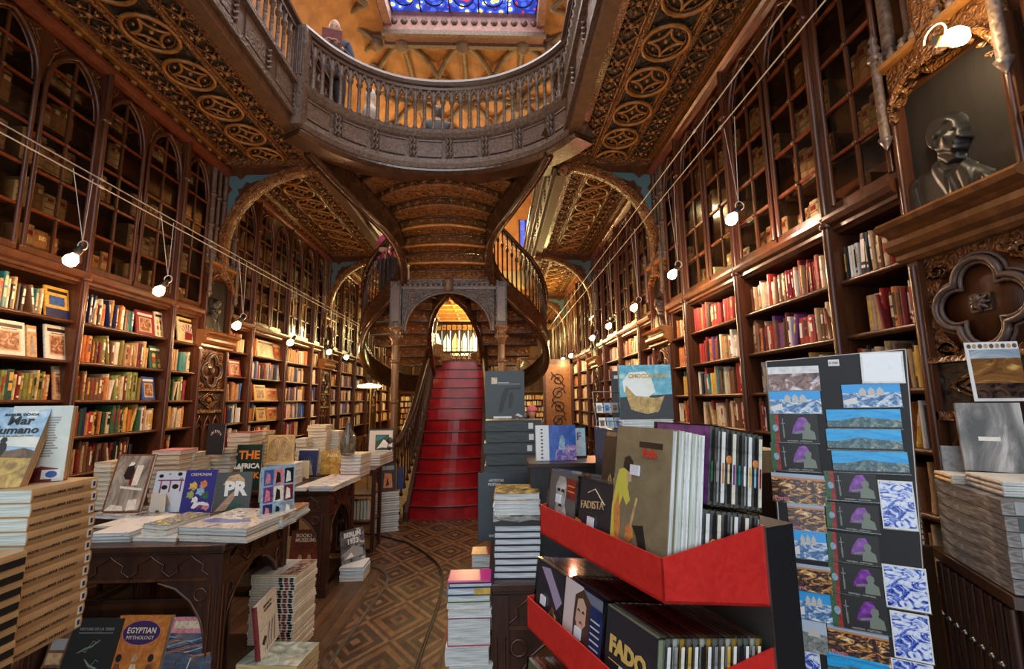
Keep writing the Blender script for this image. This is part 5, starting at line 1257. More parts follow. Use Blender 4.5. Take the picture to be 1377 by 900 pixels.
def toppr(b,w,h,t):
    rect(b,0,0,.62,1,mart('window_print',[(.3,(.35,.36,.36)),(.7,(.78,.78,.76))],5,stretch=(3,.5,1),rough=.15),w,h,t); rect(b,.62,0,1,1,mart('warm_bw_print',[(.35,(.08,.05,.04)),(.6,(.5,.36,.28))],18,rough=.2),w,h,t)
mkbook('catalogue','glossy catalogue with half white cover lying on top of the tall floor pile','book',.29,.30,.014,mc('ivory'),M,None,mc('white'),PAGY,toppr)
# low pile with leaning spanish book
flat('magazine','pale green magazine, # from top of the low pile before the tall pile',[(318,893),(400,896),(425,864)],.0,[.047,.047,.047,.047,.047],[mc('brown'),mc('olive'),mc('brown'),mc('grey'),mart('pale_cover',[(.35,(.10,.12,.09)),(.5,(.35,.38,.30)),(.65,(.6,.6,.52))],9,rough=.3)],'magazine',None,PAGY,'low floor pile',zc=.235)
def hist(b,w,h,t):
    txt(b,'HISTORIA DA',.5,.84,.075,INK,w,h,t,fit=.75,k=2); txt(b,'GEOGRAFIA',.5,.76,.075,INK,w,h,t,fit=.7,k=2); rect(b,.05,.5,.95,.51,GREYI,w,h,t)
    for k in range(6): poly(b,[(.2+.1*k,.05),(.24+.1*k,.05),(.5+.07*k,.48),(.47+.07*k,.48)],INK if k%2 else GREYI,w,h,t,2)
    poly(b,[(.1,.25),(.25,.35),(.35,.28),(.2,.18)],INK,w,h,t,3)
pA=onZ(351,889,.236); pB=onZ(376,853,.236)
stand('book','cream book with black line drawing leaning against the tall floor pile',pA,pB,802,8,mc('ivory'),hist,t=.028,spine=mc('dark red'),pages=PAG)
q=MB(); q.tube([(-1.20,3.02,.045),(-1.14,3.2,.045)],.03,mc('ivory'),10); q.tube([(-1.201,3.018,.045),(-1.205,3.005,.045)],.012,mc('grey'),8); tag(q.build('paper_roll'),'white paper roll on the floor beside the tall pile','paper roll')
# ================================================================ around table 2
flat('magazine','white and red flat brochure, # from top at the front left of second table',[(396,661),(412,661),(440,642)],TZ,[.012,.02],[mc('ivory'),mart('red_white_print',[(.35,(.8,.78,.74)),(.55,(.8,.78,.74)),(.62,(.6,.04,.03))],7,rough=.2)],'magazine',None,PAGW,'second table brochures')
flat('magazine','yellow and blue flat magazine, # from top at the corner of second table',[(415,661),(449,661),(484,645)],TZ,[.014,.014,.014],[mc('ivory'),mc('grey'),mart('yb_print',[(.35,(.1,.2,.45)),(.5,(.8,.8,.8)),(.65,(.75,.55,.1))],7,rough=.2)],'magazine',None,PAGW,'second table magazines')
flat('book','orange and cream banded book, # from top of the bright stack on second table',[(457,643),(484,643),(492,637)],TZ,[.032]*7,[mc('orange'),mc('pink'),mc('cream'),mc('crimson'),mc('yellow'),mc('orange'),mc('cream')],'book',None,PAGW,'bright stack',[mc('crimson'),mc('dark red'),mc('orange'),mc('cream'),mc('orange'),mc('cream'),mc('orange')])
def nightc(b,w,h,t): 
    rect(b,.0,.95,1,1,WHT,w,h,t)
    for k in range(6): poly(b,[(.2+.1*k,.2),(.22+.1*k,.75-.05*abs(k-3)),(.24+.1*k,.2)],mc('light blue'),w,h,t)
stand('framed_picture','dark blue framed night picture on the second table',onZ(399,640,TZ+.02),onZ(425,640,TZ+.02),604,6,mc('navy'),nightc,t=.02,pages=PAGW)
card('cream folded card with a round notch before the dark blue picture',onZ(403,644,TZ+.01),onZ(415,644,TZ+.01),620,mplain('warm_card',(.75,.62,.38),.5))
stand('book','gold covered book with white script title on the second table',onZ(430,638,TZ+.02),onZ(456,638,TZ+.02),606,7,mart('gold_print',[(.3,(.2,.09,.02)),(.6,(.62,.38,.08)),(.75,(.8,.7,.4))],10,rough=.25),lambda b,w,h,t: txt(b,'Fabula',.6,.72,.2,WHT,w,h,t,fit=.7,k=2),t=.03)
# glass vase
q=MB(); p=onZ(477,612,.86); p=V(-1.46,4.73,TZ+.2245)
o=thing('glass_jar','clear glass carafe standing on the bright stack of books','jar',tuple(p))
GL2=mplain('jar_glass',(.5,.5,.45),.05); GL2.node_tree.nodes['Principled BSDF'].inputs['Transmission Weight'].default_value=.9
q.lathe([(.055,0),(.07,.02),(.075,.12),(.07,.2),(.03,.25),(.025,.3),(.035,.33),(.02,.33),(.015,.25),(.06,.19),(.065,.03)],GL2,seg=16); q.build('jar_body',o)
q=MB(); q.lathe([(.02,0),(.02,.14)],mplain('amber_liquid',(.7,.45,.08),.3),seg=8,c=(0,0,.04)); q.build('jar_content',o)
# under / beside table 2
def bm(b,w,h,t):
    txt(b,'BOOKS &',.5,.86,.1,CR_,w,h,t,fit=.85,bold=.001,k=2); txt(b,'MUSEUMS',.5,.77,.1,CR_,w,h,t,fit=.85,bold=.001,k=2)
    for k in range(5): poly(b,[(.2+.15*k+.07*math.cos(q),.35+.1*(k%2)+.08*math.sin(q)) for q in [j*PI/3 for j in range(6)]],mc('tan') if k%2 else mc('brown'),w,h,t,2)
stand('book','reddish brown book lettered in cream standing under the second table',V(-1.78,4.24,.091),V(-1.52,4.24,.091),713,8,mart('rust_print',[(.3,(.10,.02,.015)),(.7,(.26,.06,.03))],9,rough=.35),bm,t=.03)
stand('book','tan book behind the reddish brown book under the second table',V(-1.84,4.30,.091),V(-1.72,4.30,.091),722,4,mc('tan'),None,t=.03)
flat('book','white art book, # from top of the floor pile beside the second table',[(456,783),(488,782),(502,768)],.0,[.03,.03,.03,.03],[mc('tan'),mc('white'),mc('light blue'),mc('white')],'book',None,PAGW,'floor pile by second table')
def bwl(b,w,h,t):
    txt(b,'BERLIN',.5,.78,.2,WHT,w,h,t,fit=.85,bold=.003,k=2); txt(b,'1933',.5,.56,.22,WHT,w,h,t,fit=.8,bold=.003,k=2)
    poly(b,[(.1,.1),(.9,.14),(.9,.35),(.5,.5),(.1,.3)],GREYI,w,h,t); poly(b,[(.15,.12),(.5,.15),(.4,.3)],WHT,w,h,t,2)
stand('book','black and white photo book leaning on the floor pile beside second table',onZ(460,760,.125),onZ(492,750,.125),712,12,mart('bw_print',[(.35,(.02,.02,.02)),(.55,(.2,.2,.2)),(.65,(.6,.6,.58))],10,rough=.2),bwl,t=.02,pages=PAGW)
# pile near the stairs
NP2=17
proto=None
for k in range(NP2):
    M=fr(V(-1.50+rnd.uniform(-.008,.008),6.02+rnd.uniform(-.008,.008),k*.0285),V(.94,.34,0),V(-.34,.94,0))
    lab='white-edged hardback, %s from top of the floor pile by the red stairs'%ORD[NP2-1-k]
    if proto is None: proto=mkbook('hardback',lab,'book',.30,.24,.0275,mc('brown'),M,'floor pile by the stairs',mc('grey'),PAGW,None)
    else: dup(proto,M,lab)
pz=NP2*.0285
def dk(b,w,h,t): rect(b,.1,.75,.9,.9,mc('grey'),w,h,t); poly(b,[(.2,.1),(.8,.1),(.75,.6),(.3,.65)],mc('orange'),w,h,t,2); poly(b,[(.35,.15),(.6,.2),(.5,.5)],mc('black'),w,h,t,3)
stand('book','dark book with an orange figure on top of the pile by the stairs',V(-1.46,6.10,pz+.001),V(-1.28,6.16,pz+.001),623,8,mc('black'),dk,t=.02)
stand('book','small dark blue book on top of the pile by the stairs',V(-1.26,6.20,pz+.001),V(-1.19,6.23,pz+.001),628,8,mc('navy'),None,t=.02)
# framed green picture on side table
def gp(b,w,h,t):
    rect(b,.06,.06,.94,.94,mplain('mat_board',(.72,.66,.64),.5),w,h,t); rect(b,.3,.2,.8,.78,mc('dark green'),w,h,t,2); poly(b,[(.35,.25),(.55,.3),(.75,.28),(.78,.5),(.6,.6),(.5,.45)],mc('white'),w,h,t,3); poly(b,[(.32,.55),(.5,.6),(.7,.75),(.35,.76)],mc('teal'),w,h,t,3)
stand('framed_picture','white-matted framed picture with a green figure on the small dark table',onY(493,613,6.5),onY(529,612,6.5),577,6,mc('black'),gp,t=.02)
q=MB(); a_=onY(493,613,6.5); q.box((-2.1,6.45,.862),(-1.44,6.8,a_.z-.02),W_DARK); q.box((-2.12,6.43,a_.z-.02),(-1.42,6.82,a_.z-.001),W_TABLE); tag(q.build('picture_stand'),'dark box plinth on the small table under the framed green picture','plinth')
flat('book','red and white book, # from top of the leaning stack below the framed picture',[(487,627),(511,627),(515,620)],.861,[.03]*4,[mc('dark red'),mc('ivory'),mc('crimson'),mc('grey')],'book',None,PAGW,'stack below the framed picture')
# small open shelf between tables and stairs
t=thing('open_shelf','small dark open shelf with pale books near the second table','shelf',(-1.54,5.45,0))
for z in (.02,.30,.58,.84): q=MB(); q.box((-.2,-.15,z),(.2,.15,z+.02),W_CASE); q.build('shelf',t)
for x in (-.2,.2):
    for y in (-.14,.14): q=MB(); q.box((x-.02,y-.015,0),(x+.02,y+.015,.86),W_TABLE); q.build('leg',t)
for k in range(8): mkbook('book','%s book, %s from left on the small open shelf'%(['cream','pale green','white','tan'][k%4],ORD[k]),'book',.2,.11,.03,mc(['cream','lime','white','tan'][k%4]),T(-2.0+k*.037,5.57,.325)@Matrix.Rotation(R(90),4,'Y')@Matrix.Rotation(R(-90),4,'X')@T(-.2,0,0) if False else fr(V(-1.68+k*.037+.03,5.37,.322),V(0,0,1),V(0,1,0)),'books on the small open shelf')
# ================================================================ stacks on the long wall table
wstack(130,152,622,3.55,['cream','tan','ivory'],'paperback','of the small pile left of the train photograph book',.03)
wstack(205,243,606,3.75,['tan','cream','pink','ivory'],'paperback','of the broad tan pile on the wall table',.034,dep=.22)
wstack(240,262,610,3.9,['cream','tan','ivory'],'paperback','of the striped pile beside the broad tan one',.026)
wstack(258,276,618,4.05,['ivory','cream'],'paperback','of the low pile right of the striped one',.03)
wstack(280,312,605,4.15,['black','grey','white'],'paperback','of the black and grey pile on the wall table',.03)
wstack(306,336,582,4.5,['dark red','cream','crimson','tan'],'paperback','of the tall red pile on wall table',.042,dep=.24)
wstack(334,356,580,4.85,['dark green','cream','orange'],'paperback','of the green topped pile under the shelves',.036)
wstack(413,438,572,5.15,['cream','ivory','yellow'],'paperback','of the bright cream pile before the far shelves',.03)
wstack(398,412,590,5.0,['ivory','cream'],'paperback','of the small pale pile left of the bright one',.04)
wstack(439,455,580,5.3,['dark red','ivory'],'paperback','of the red-white pile beside the bright one',.03)
stand('book','black book with a pale crown emblem standing before the carved pilaster',onY(276,612,4.0),onY(299,612,4.0),570,3,mc('black'),lambda b,w,h,t:[poly(b,[(.5+.32*math.cos(a)-.03,.6+.2*math.sin(a)),(.5+.32*math.cos(a)+.03,.6+.2*math.sin(a)),(.5+.25*math.cos(a),.55+.14*math.sin(a))],mc('pink') if k%2 else mc('white'),w,h,t) for k,a in enumerate([R(20+i*20) for i in range(8)])],t=.02)
# white disc lamp over the far left tables
t=thing('disc_lamp','white glowing disc lamp on a stem before the far left shelves','lamp',tuple(onY(497,520,8.0)))
q=MB(); q.lathe([(0,-.02),(.16,-.02),(.2,.0),(.19,.02),(.05,.05),(0,.06)],mplain('disc_glow',(1,.85,.5),.4,emit=6,ecol=(1,.8,.4)),seg=20); q.build('lamp_shade',t)
q=MB(); q.tube([(0,0,.05),(0,0,.2)],.012,M_IRON,6); q.tube([(.02,0,-.02),(.02,0,-onY(497,520,8.0).z)],.014,mplain('brass',(.5,.35,.12),.3,.8),6); q.build('stem',t)
# ================================================================ CENTRE TABLE CONTENTS
DKG=mplain('slate_cover',(.055,.065,.07),.45); DKG2=mart('slate_spine',[(.3,(.045,.052,.055)),(.7,(.085,.095,.10))],7,rough=.45)
# stack of large slate books
a=onY(652,600,2.95); b0=onY(724,600,2.95); wS=(b0-a).length+.02
zt=onY(686,565,2.95).z; n=9; th_=(zt-.86)/n; proto=None
def tagart(b,w,h,t): b.box((w-.085,-.0015,t*.2),(w-.055,.001,t*.75),WHT)
PAGD=mpages('dark_page_block',(.10,.115,.12))
for k in range(n):
    M=fr(V(a.x+rnd.uniform(-.008,.008),2.95,.86+k*th_),V(1,.0,0),V(0,1,0)); lab='large slate-grey boxed book, %s from the top of the stack by the red stairs'%ORD[n-1-k]
    if proto is None: proto=mkbook('boxed_book',lab,'book',wS,.26,th_-.003,DKG2,M,'slate-grey stack',DKG2,PAGD,tagart)
    else: dup(proto,M,lab)
def fig(b,w,h,t):
    rect(b,.15,.72,.30,.86,mc('cream'),w,h,t,2); rect(b,.32,.71,.88,.725,GREYI,w,h,t,2); rect(b,.32,.74,.6,.755,LGREY,w,h,t,2)
    poly(b,[(.33,.12),(.42,.12),(.55,.45),(.6,.6),(.9,.6),(.9,.66),(.5,.64),(.42,.5),(.36,.3)],INK,w,h,t,2); poly(b,[(.58,.2),(.66,.22),(.72,.45),(.68,.56),(.6,.5)],INK,w,h,t,2)
    rect(b,.2,.0,.66,.04,WHT,w,h,t,3); poly(b,[(.75,.06),(.82,.1),(.95,.04),(.9,.02)],LGREY,w,h,t,2)
stand('boxed_book','slate book cover with a black bent figure standing on top of the slate stack',onY(653,563,3.0),onY(706,563,3.0),499,4,DKG,fig,t=.04,pages=PAGD)
# artists book on the table
def artp(b,w,h,t):
    txt(b,'ARTISTAS',.25,.87,.055,WHT,w,h,t,k=2,fit=.3); txt(b,'POETAS',.22,.81,.055,WHT,w,h,t,k=2,fit=.24); txt(b,'EDITORA',.22,.06,.04,WHT,w,h,t,k=2,fit=.22)
stand('large_book','large slate book lettered ARTISTAS POETAS leaning behind the white paperbacks',onY(643,728,2.45),onY(742,728,2.45),636,5,mplain('night_cover',(.02,.03,.04),.4),artp,t=.05,pages=PAGW)
# white paperbacks with photo cover
a=onY(665,782,2.06); b0=onY(728,782,2.06); w_=(b0-a).length
zt=[onY(700,y,2.06).z for y in (706,690,662)]
zz=.861; n=8; tt=(zt[0]-zz)/n; proto=None
for k in range(n):
    M=fr(V(a.x+rnd.uniform(-.003,.003),2.06,zz),V(1,-.04,0),V(.04,1,0)); lab='black-edged white magazine, %s from the top of the lower centre pile'%ORD[n-1-k]
    if proto is None: proto=mkbook('magazine',lab,'magazine',w_,.26,tt-.002,mc('black'),M,'lower centre pile',mc('black'),mpages('white_block',(.72,.76,.80)))
    else: dup(proto,M,lab)
    zz+=tt
tk=.0
def niki(b,w,h,t):
    txt(b,'ARQUITECTURA IBERICA',.5,.88,.12,INK,w,h,t,fit=.85,bold=.0004,k=2); poly(b,[(0,.0),(1,0),(1,.45),(.7,.6),(.45,.35),(.2,.5),(0,.35)],INK,w,h,t); poly(b,[(.5,.3),(.8,.5),(.9,.7),(.6,.65)],mc('grey'),w,h,t,2)
# row of white books seen by their glossy faces
mk=stand('book','thick book with a grey landscape photograph, above the black-edged magazines',V(a.x-.004,2.05,zz+.001),V(b0.x-.004,2.045,zz+.001),663+30,2,mart('landscape_print',[(.35,(.06,.06,.06)),(.55,(.4,.38,.33)),(.7,(.78,.74,.62))],9,stretch=(1,2.4,1),rough=.25),niki,t=.2,pages=PAGW,h=None)
hh=onY(700,735-44,2.05).z-zz
zz2=onY(700,693,2.06).z+.002
n=4; t2=(onY(700,669,2.12).z-zz2)/n; proto=None
for k in range(n):
    M=fr(V(a.x+rnd.uniform(-.004,.004),2.06,zz2),V(1,-.04,0),V(.04,1,0)); lab='white paperback, %s from top of the upper centre pile'%ORD[n-1-k]
    if proto is None: proto=mkbook('paperback',lab,'book',w_,.2,t2-.0015,mc('white'),M,'upper centre pile',mc('white'),PAGW)
    else: dup(proto,M,lab)
    zz2+=t2
mkbook('paperback','paperback with a yellow and black painted cover on top of the centre pile','book',w_,.22,.03,mart('gold_black_print',[(.4,(.05,.04,.02)),(.55,(.6,.38,.08)),(.7,(.8,.6,.25))],22,rough=.3),fr(V(a.x,2.06,zz2),V(1,-.04,0),V(.04,1,0)),None,MATS["gold_black_print"],PAGW)
# magazines pile on the floor at the centre
a=onY(603,800,1.98); b0=onY(661,800,1.98); wm=(b0-a).length
lay=[(812,'white'),(830,'red'),(866,'white'),(900,'pink')]
def mag_pile():
    ys=[onY(630,y,1.98).z for y in (781,784,791,801,811,832,870)]
    zz=ys[-1]; k=0
    # lower unseen part: plain white journals down to the floor
    n=9; t0=zz/n
    nm=['ninth','eighth']
    for i in range(n):
        if i<n: mkbook('journal','white journal with red edge, %s from the bottom of the centre floor pile'%ORD[i],'magazine',wm,.125,t0-.002,mc('white') if i%3 else mc('red'),fr(V(a.x+rnd.uniform(-.01,.01),1.985,i*t0),V(1,0,0),V(0,1,0)),'centre floor pile',mc('white') if i%3 else mc('red'),PAGW,None)
    zz=n*t0
    for c,y,art_ in (('red',832,1),('white',820,0),('ivory',811,0),('green',801,0),('blue',791,2),('navy',784.5,0),('pink',781,0)):
        zt_=onY(630,y,1.98).z; t=zt_-zz
        def art(b,w,h,tt,art_=art_):
            if art_==1:
                b.text('PEDAGOGIA',.014,mc('white'),T(w*.45,-.001,tt*.3)@Matrix.Rotation(R(90),4,'X'),ext=.0003); b.text('E EDUCACAO',.012,mc('white'),T(w*.5,-.001,tt*.12)@Matrix.Rotation(R(90),4,'X'),ext=.0003)
            if art_==2: b.box((w*.62,-.0012,.001),(w,.001,tt-.001),mc('yellow'))
        mkbook('journal','%s spined journal in the upper part of the centre floor pile'%{'red':'tall red','white':'plain white','ivory':'off-white','green':'green','blue':'blue and yellow','navy':'dark purple','pink':'magenta'}[c],'magazine',wm,.125,t-.002,mplain('magenta_cover',(.6,.03,.25),.3) if c=='pink' else mc(c if c!='red' else 'crimson'),fr(V(a.x+rnd.uniform(-.005,.005),1.985,zz),V(1,0,0),V(0,1,0)),'centre floor pile',mplain('magenta_cover',(.6,.03,.25),.3) if c=='pink' else mplain('rose_red_cover',(.55,.03,.07),.35) if c=='red' else mc(c),PAGW,art)
        zz=zt_
mag_pile()
a=onY(637,772,2.62); b0=onY(661,772,2.62); n=9; zt_=onY(648,727,2.62).z
for k in range(n+4):
    tt=zt_/(n+4)
    mkbook('paperback','%s small paperback, %s from the top of the narrow pile under the slate book'%(['red','cream','white'][k%3],ORD[n+3-k]),'book',.15,.12,tt-.002,mc(['red','cream','white'][k%3]),fr(V(a.x+rnd.uniform(-.006,.006),2.4,k*tt),V(1,0,0),V(0,1,0)),'narrow pile under the slate book',None,PAGW)
# risers hidden behind the discs carry the notebook and globe book
q=MB(); q.box((.16,2.16,.862),(.62,2.42,1.30),mc('black')); q.box((.15,2.15,1.30),(.63,2.43,1.315),W_DARK); tag(q.build('display_riser'),'black display riser on the centre table behind the disc rack','riser')
P0=onY(722,636,2.25); P1=onY(776,634,2.25); P0.z=P1.z=1.316
def noteb(b,w,h,t):
    rect(b,0,0,.32,1,WHT,w,h,t); rect(b,.32,0,1,1,mart('night_city_print',[(.3,(.01,.03,.2)),(.55,(.04,.14,.55)),(.75,(.3,.25,.5))],9,rough=.25),w,h,t)
    poly(b,[(.55,.3),(.72,.3),(.72,.6),(.66,.72),(.6,.66)],mc('light blue'),w,h,t,3)
    poly(b,[(.45,.0),(1,.0),(1,.42),(.8,.45),(.5,.3)],mart('pink_lights_print',[(.4,(.08,.08,.35)),(.6,(.6,.35,.6)),(.7,(.9,.75,.6))],40,rough=.25),w,h,t,2)
    for k in range(9): b.tube([(.12*w,(.08+.1*k)*h,t),(.16*w,(.08+.1*k)*h,t+.004)],.003,INK,5)
stand('notebook','spiral notebook with white edge and blue night city photograph',P0,P1,572,6,WHT,noteb,t=.012,pages=PAGW)
def fr2(b,w,h,t): rect(b,.08,.05,.95,.93,mart('pastel_print',[(.35,(.3,.6,.75)),(.55,(.7,.78,.85)),(.7,(.6,.4,.6))],12,rough=.3),w,h,t); txt(b,'F',.55,.55,.35,mc('purple'),w,h,t,k=3)
P0=onY(768,634,2.35); P1=onY(790,632,2.35); P0.z=P1.z=1.316
stand('framed_picture','black-framed pastel card beside the blue night notebook',P0,P1,573,5,mc('black'),fr2,t=.015,pages=PAGD)
q=MB(); q.box((.36,1.36,.862),(.70,1.85,.87),W_DARK)
q=MB(); q.box((.42,1.62,0),(.82,1.98,1.49),mc('black')); tag(q.build('display_riser'),'black display pedestal behind the tall Fado book','riser')
zb=1.491
a=onY(838,576,1.70); b0=onY(903,576,1.70); w_=(b0-a).length
for k in range(3): mkbook('paperback','white paperback under the blue and gold hands book, %s from top'%ORD[2-k],'book',w_+.01,.12,.011,mc('white'),fr(V(a.x,1.70,zb+k*.012),V(1,0,0),V(0,1,0)),'white pile behind Fado book',mc('white'),PAGW)
zb+=.037
def hands(b,w,h,t):
    poly(b,[(0,.4),(1,.45),(1,1),(0,1)],mart('aqua_print',[(.3,(.04,.25,.38)),(.55,(.15,.50,.62)),(.7,(.6,.75,.6))],16,rough=.25,detail=7),w,h,t,1)
    poly(b,[(.08,.5),(.3,.42),(.55,.40),(.68,.5),(.62,.75),(.5,.88),(.2,.86),(.06,.7)],mart('glow_print',[(.3,(.8,.75,.5)),(.5,(.9,.9,.85))],8,rough=.2),w,h,t,2)
    poly(b,[(.2,.17),(.5,.09),(.72,.13),(.85,.42),(.7,.38),(.5,.40),(.3,.42),(.12,.62),(.1,.5)],mart('gold_hand_print',[(.3,(.3,.16,.03)),(.6,(.7,.45,.12))],30,rough=.25),w,h,t,3)
    txt(b,'CHOCOLADAS',.55,.76,.12,mc('yellow'),w,h,t,fit=.75,bold=.0008,k=5)
    for k in range(4): b.tube([((.3+.12*k)*w,.14*h,t+.001),((.3+.13*k)*w,.4*h,t+.002)],.0012,mc('yellow'),4)
P0=V(a.x,1.72,zb); P1=V(b0.x+.012,1.70,zb)
stand('book','book with golden hands holding a glowing aqua globe above the Fado book',P0,P1,491,4,mc('black'),hands,t=.025,spine=mc('teal'),pages=PAGW)
P0=onY(823,546,1.82); P1=onY(840,548,1.80); P0.z=P1.z=zb+.0
stand('slim_case','slim black case with a white sticker left of the golden hands book',V(P0.x,P0.y,1.491),V(P1.x,P1.y,1.491),499,3,mc('black'),lambda b,w,h,t: rect(b,.2,.86,.7,.92,WHT,w,h,t),t=.02,pages=PAGD)
# wire stand with small cards
t=thing('card_stand','small wire stand full of little cards left of the golden hands book','card stand',tuple(V(.40,1.75,1.491)))
q=MB()
for x in (-.02,.10): q.tube([(x,0,0),(x,0,.03),(x,.06,.14)],.002,M_STEEL,5)
for z,y in ((.03,0),(.08,.025),(.14,.06)): q.tube([(-.02,y,z),(.10,y,z)],.002,M_STEEL,5)
q.build('wire_frame',t)
for k in range(8):
    q=MB(); q.box((0,0,0),(.026,.002,.04),[mc('ivory'),mc('light blue'),mc('grey'),mc('cream')][k%4]); q.box((.005,-.0005,.008),(.02,.0,.03),[mc('brown'),mc('grey'),mc('blue')][k%3]); o=q.build('little_card',M=T(.39+.03*(k%4),1.745+.04*(k//4),1.495+.055*(k//4))@Matrix.Rotation(R(-18),4,'X')); tag(o,'little pale card in %s slot of the %s row of the wire stand'%(ORD[k%4],['front','rear'][k//4]),'card','little cards in the wire stand')
# ================================================================ COMPACT DISC RACK
C0=V(.237,.69,0); vd=V(-.363,.932,0).normalized(); ud=V(.932,.363,0).normalized()
RK=fr(C0,ud,vd)                      # local x=u (into rack), y=v (along the front), z up
REDC=mart('red_card',[(.3,(.50,.014,.012)),(.7,(.66,.03,.022))],40,rough=.45)
rk=thing('disc_rack','tiered black rack with bright red trays full of compact discs','rack',M=RK)
VL=.386
q=MB(); q.box((.210,-.0,0),(.278,VL,1.392),M_BLACK); q.box((.2085,-.003,0),(.2105,VL+.003,1.396),M_STEEL); q.build('back_panel',rk)
q=MB(); q.box((.0,0.02,.0),(.21,VL-.02,.7),M_BLACK); q.build('base_box',rk)
def tray(du,dz):
    q=MB(); t=.0025; z0,z1=1.314+dz,1.374+dz; M_=T(du,0,0)
    MY=Matrix(((1,0,0,0),(0,0,1,0),(0,1,0,0),(0,0,0,1)))
    side=[(0,z0),(.208-du,z0-.04),(.208-du,z1+.022),(0,z1)]
    q.prism(side,0,t,REDC,M=M_@MY); q.prism(side,VL-t,VL,REDC,M=M_@MY)
    q.box((-.0,0,z0),(t,VL,z1),REDC,M=M_)
    q.prism([(0,z0),(.208-du,z0-.04),(.208-du,z0-.036),(0,z0+.004)],0,VL,REDC,M=M_@MY)
    q.build('tray',rk)
TI=[(0,0),(-.034,-.182),(-.062,-.372)]
for du,dz in TI: tray(du,dz)
CLEAR=mglass('jewel_case_plastic'); CLEAR.node_tree.nodes['Fresnel'].inputs['IOR'].default_value=1.9
tilt=R(8)
def cd(name,label,u,v,z,w,h,t,front,art=None,spinecol=None,group='discs in the rack',M0=RK,clear=True):
    """case standing across the rack: its cover faces -u; width runs along -v (viewer right is -v)"""
    M=M0@T(u+t+.002,v,z)@Matrix.Rotation(tilt,4,'Y')@Matrix(((0,0,-1,0),(-1,0,0,0),(0,1,0,0),(0,0,0,1)))
    # local: x -> -v, y -> up, z -> -u
    th=thing(name,label,'compact disc' if clear else 'book',M=M,group=group)
    if clear:
        q=MB(); q.box((.004,.002,.002),(w-.002,h-.002,t-.0012),front,mats=[None,None,spinecol,spinecol,spinecol,None])
        q.build('booklet',th)
        q=MB(); e=.0022
        for a_,b_ in (((0,0,0),(w,e,t)),((0,h-e,0),(w,h,t)),((0,0,0),(.004,h,t)),((w-e,0,0),(w,h,t))): q.box(a_,b_,CLEAR)
        q.box((0,0,t-.0009),(.008,h,t),CLEAR); q.build('clear_case',th)
        if art: q=MB(); art(q,w,h,t); q.build('cover_print',th)
    else:
        b=MB(); b.box((0,0,t-.002),(w,h,t),front); b.box((0,0,0),(w,h,.002),front); b.box((0,0,0),(.0015,h,t),spinecol or front); 
        if art: art(b,w,h,t)
        b.build('cover',th); p=MB(); p.box((.0015,.002,.002),(w-.001,h-.002,t-.002),PAGW); p.build('pages',th)
    return th
def stick(b,x,y,w,h,t): rect(b,x,y,x+.16,y+.13 if h<.16 else y+.07,mplain('price_sticker',(.72,.72,.80),.4),w,h,t,8)
def face(b,w,h,t):
    poly(b,[(.3,.05),(.35,.5),(.3,.75),(.4,.92),(.6,.92),(.68,.75),(.64,.5),(.9,.05)],mart('bw_face_print',[(.3,(.2,.19,.18)),(.6,(.6,.58,.55))],22,rough=.3),w,h,t,1)
    poly(b,[(.55,.0),(.62,.2),(.8,.35),(1,.0)],WHT,w,h,t,3)
    for x in (.42,.56): poly(b,[(x-.05,.68),(x+.05,.68),(x+.04,.73),(x-.04,.73)],INK,w,h,t,4)
    poly(b,[(.44,.45),(.56,.45),(.54,.49),(.46,.49)],INK,w,h,t,4); poly(b,[(.48,.52),(.53,.52),(.51,.68)],GREYI,w,h,t,4)
    rect(b,.68,.62,.98,.92,mc('dark red'),w,h,t,4); rect(b,.72,.72,.94,.74,ORG,w,h,t,5); rect(b,.72,.8,.94,.82,ORG,w,h,t,5); stick(b,.36,.5,w,h,t)
def mixc(b,w,h,t):
    poly(b,[(0,.0),(.0,.4),(.15,.38),(.35,.2),(.3,.0)],mc('orange'),w,h,t,1); txt(b,'FADISTA',.45,.6,.16,mc('tan'),w,h,t,fit=.6,k=3,rot=8)
    poly(b,[(.6,.1),(.8,.05),(.9,.2),(.7,.25)],mc('pink'),w,h,t,2); poly(b,[(.4,.0),(.55,.15),(.7,.0)],mc('brown'),w,h,t,2)
    b.tube([(.3*w,.8*h,t),(.5*w,.88*h,t+.001),(.75*w,.7*h,t)],.001,mc('cream'),4); stick(b,.36,.35,w,h,t)
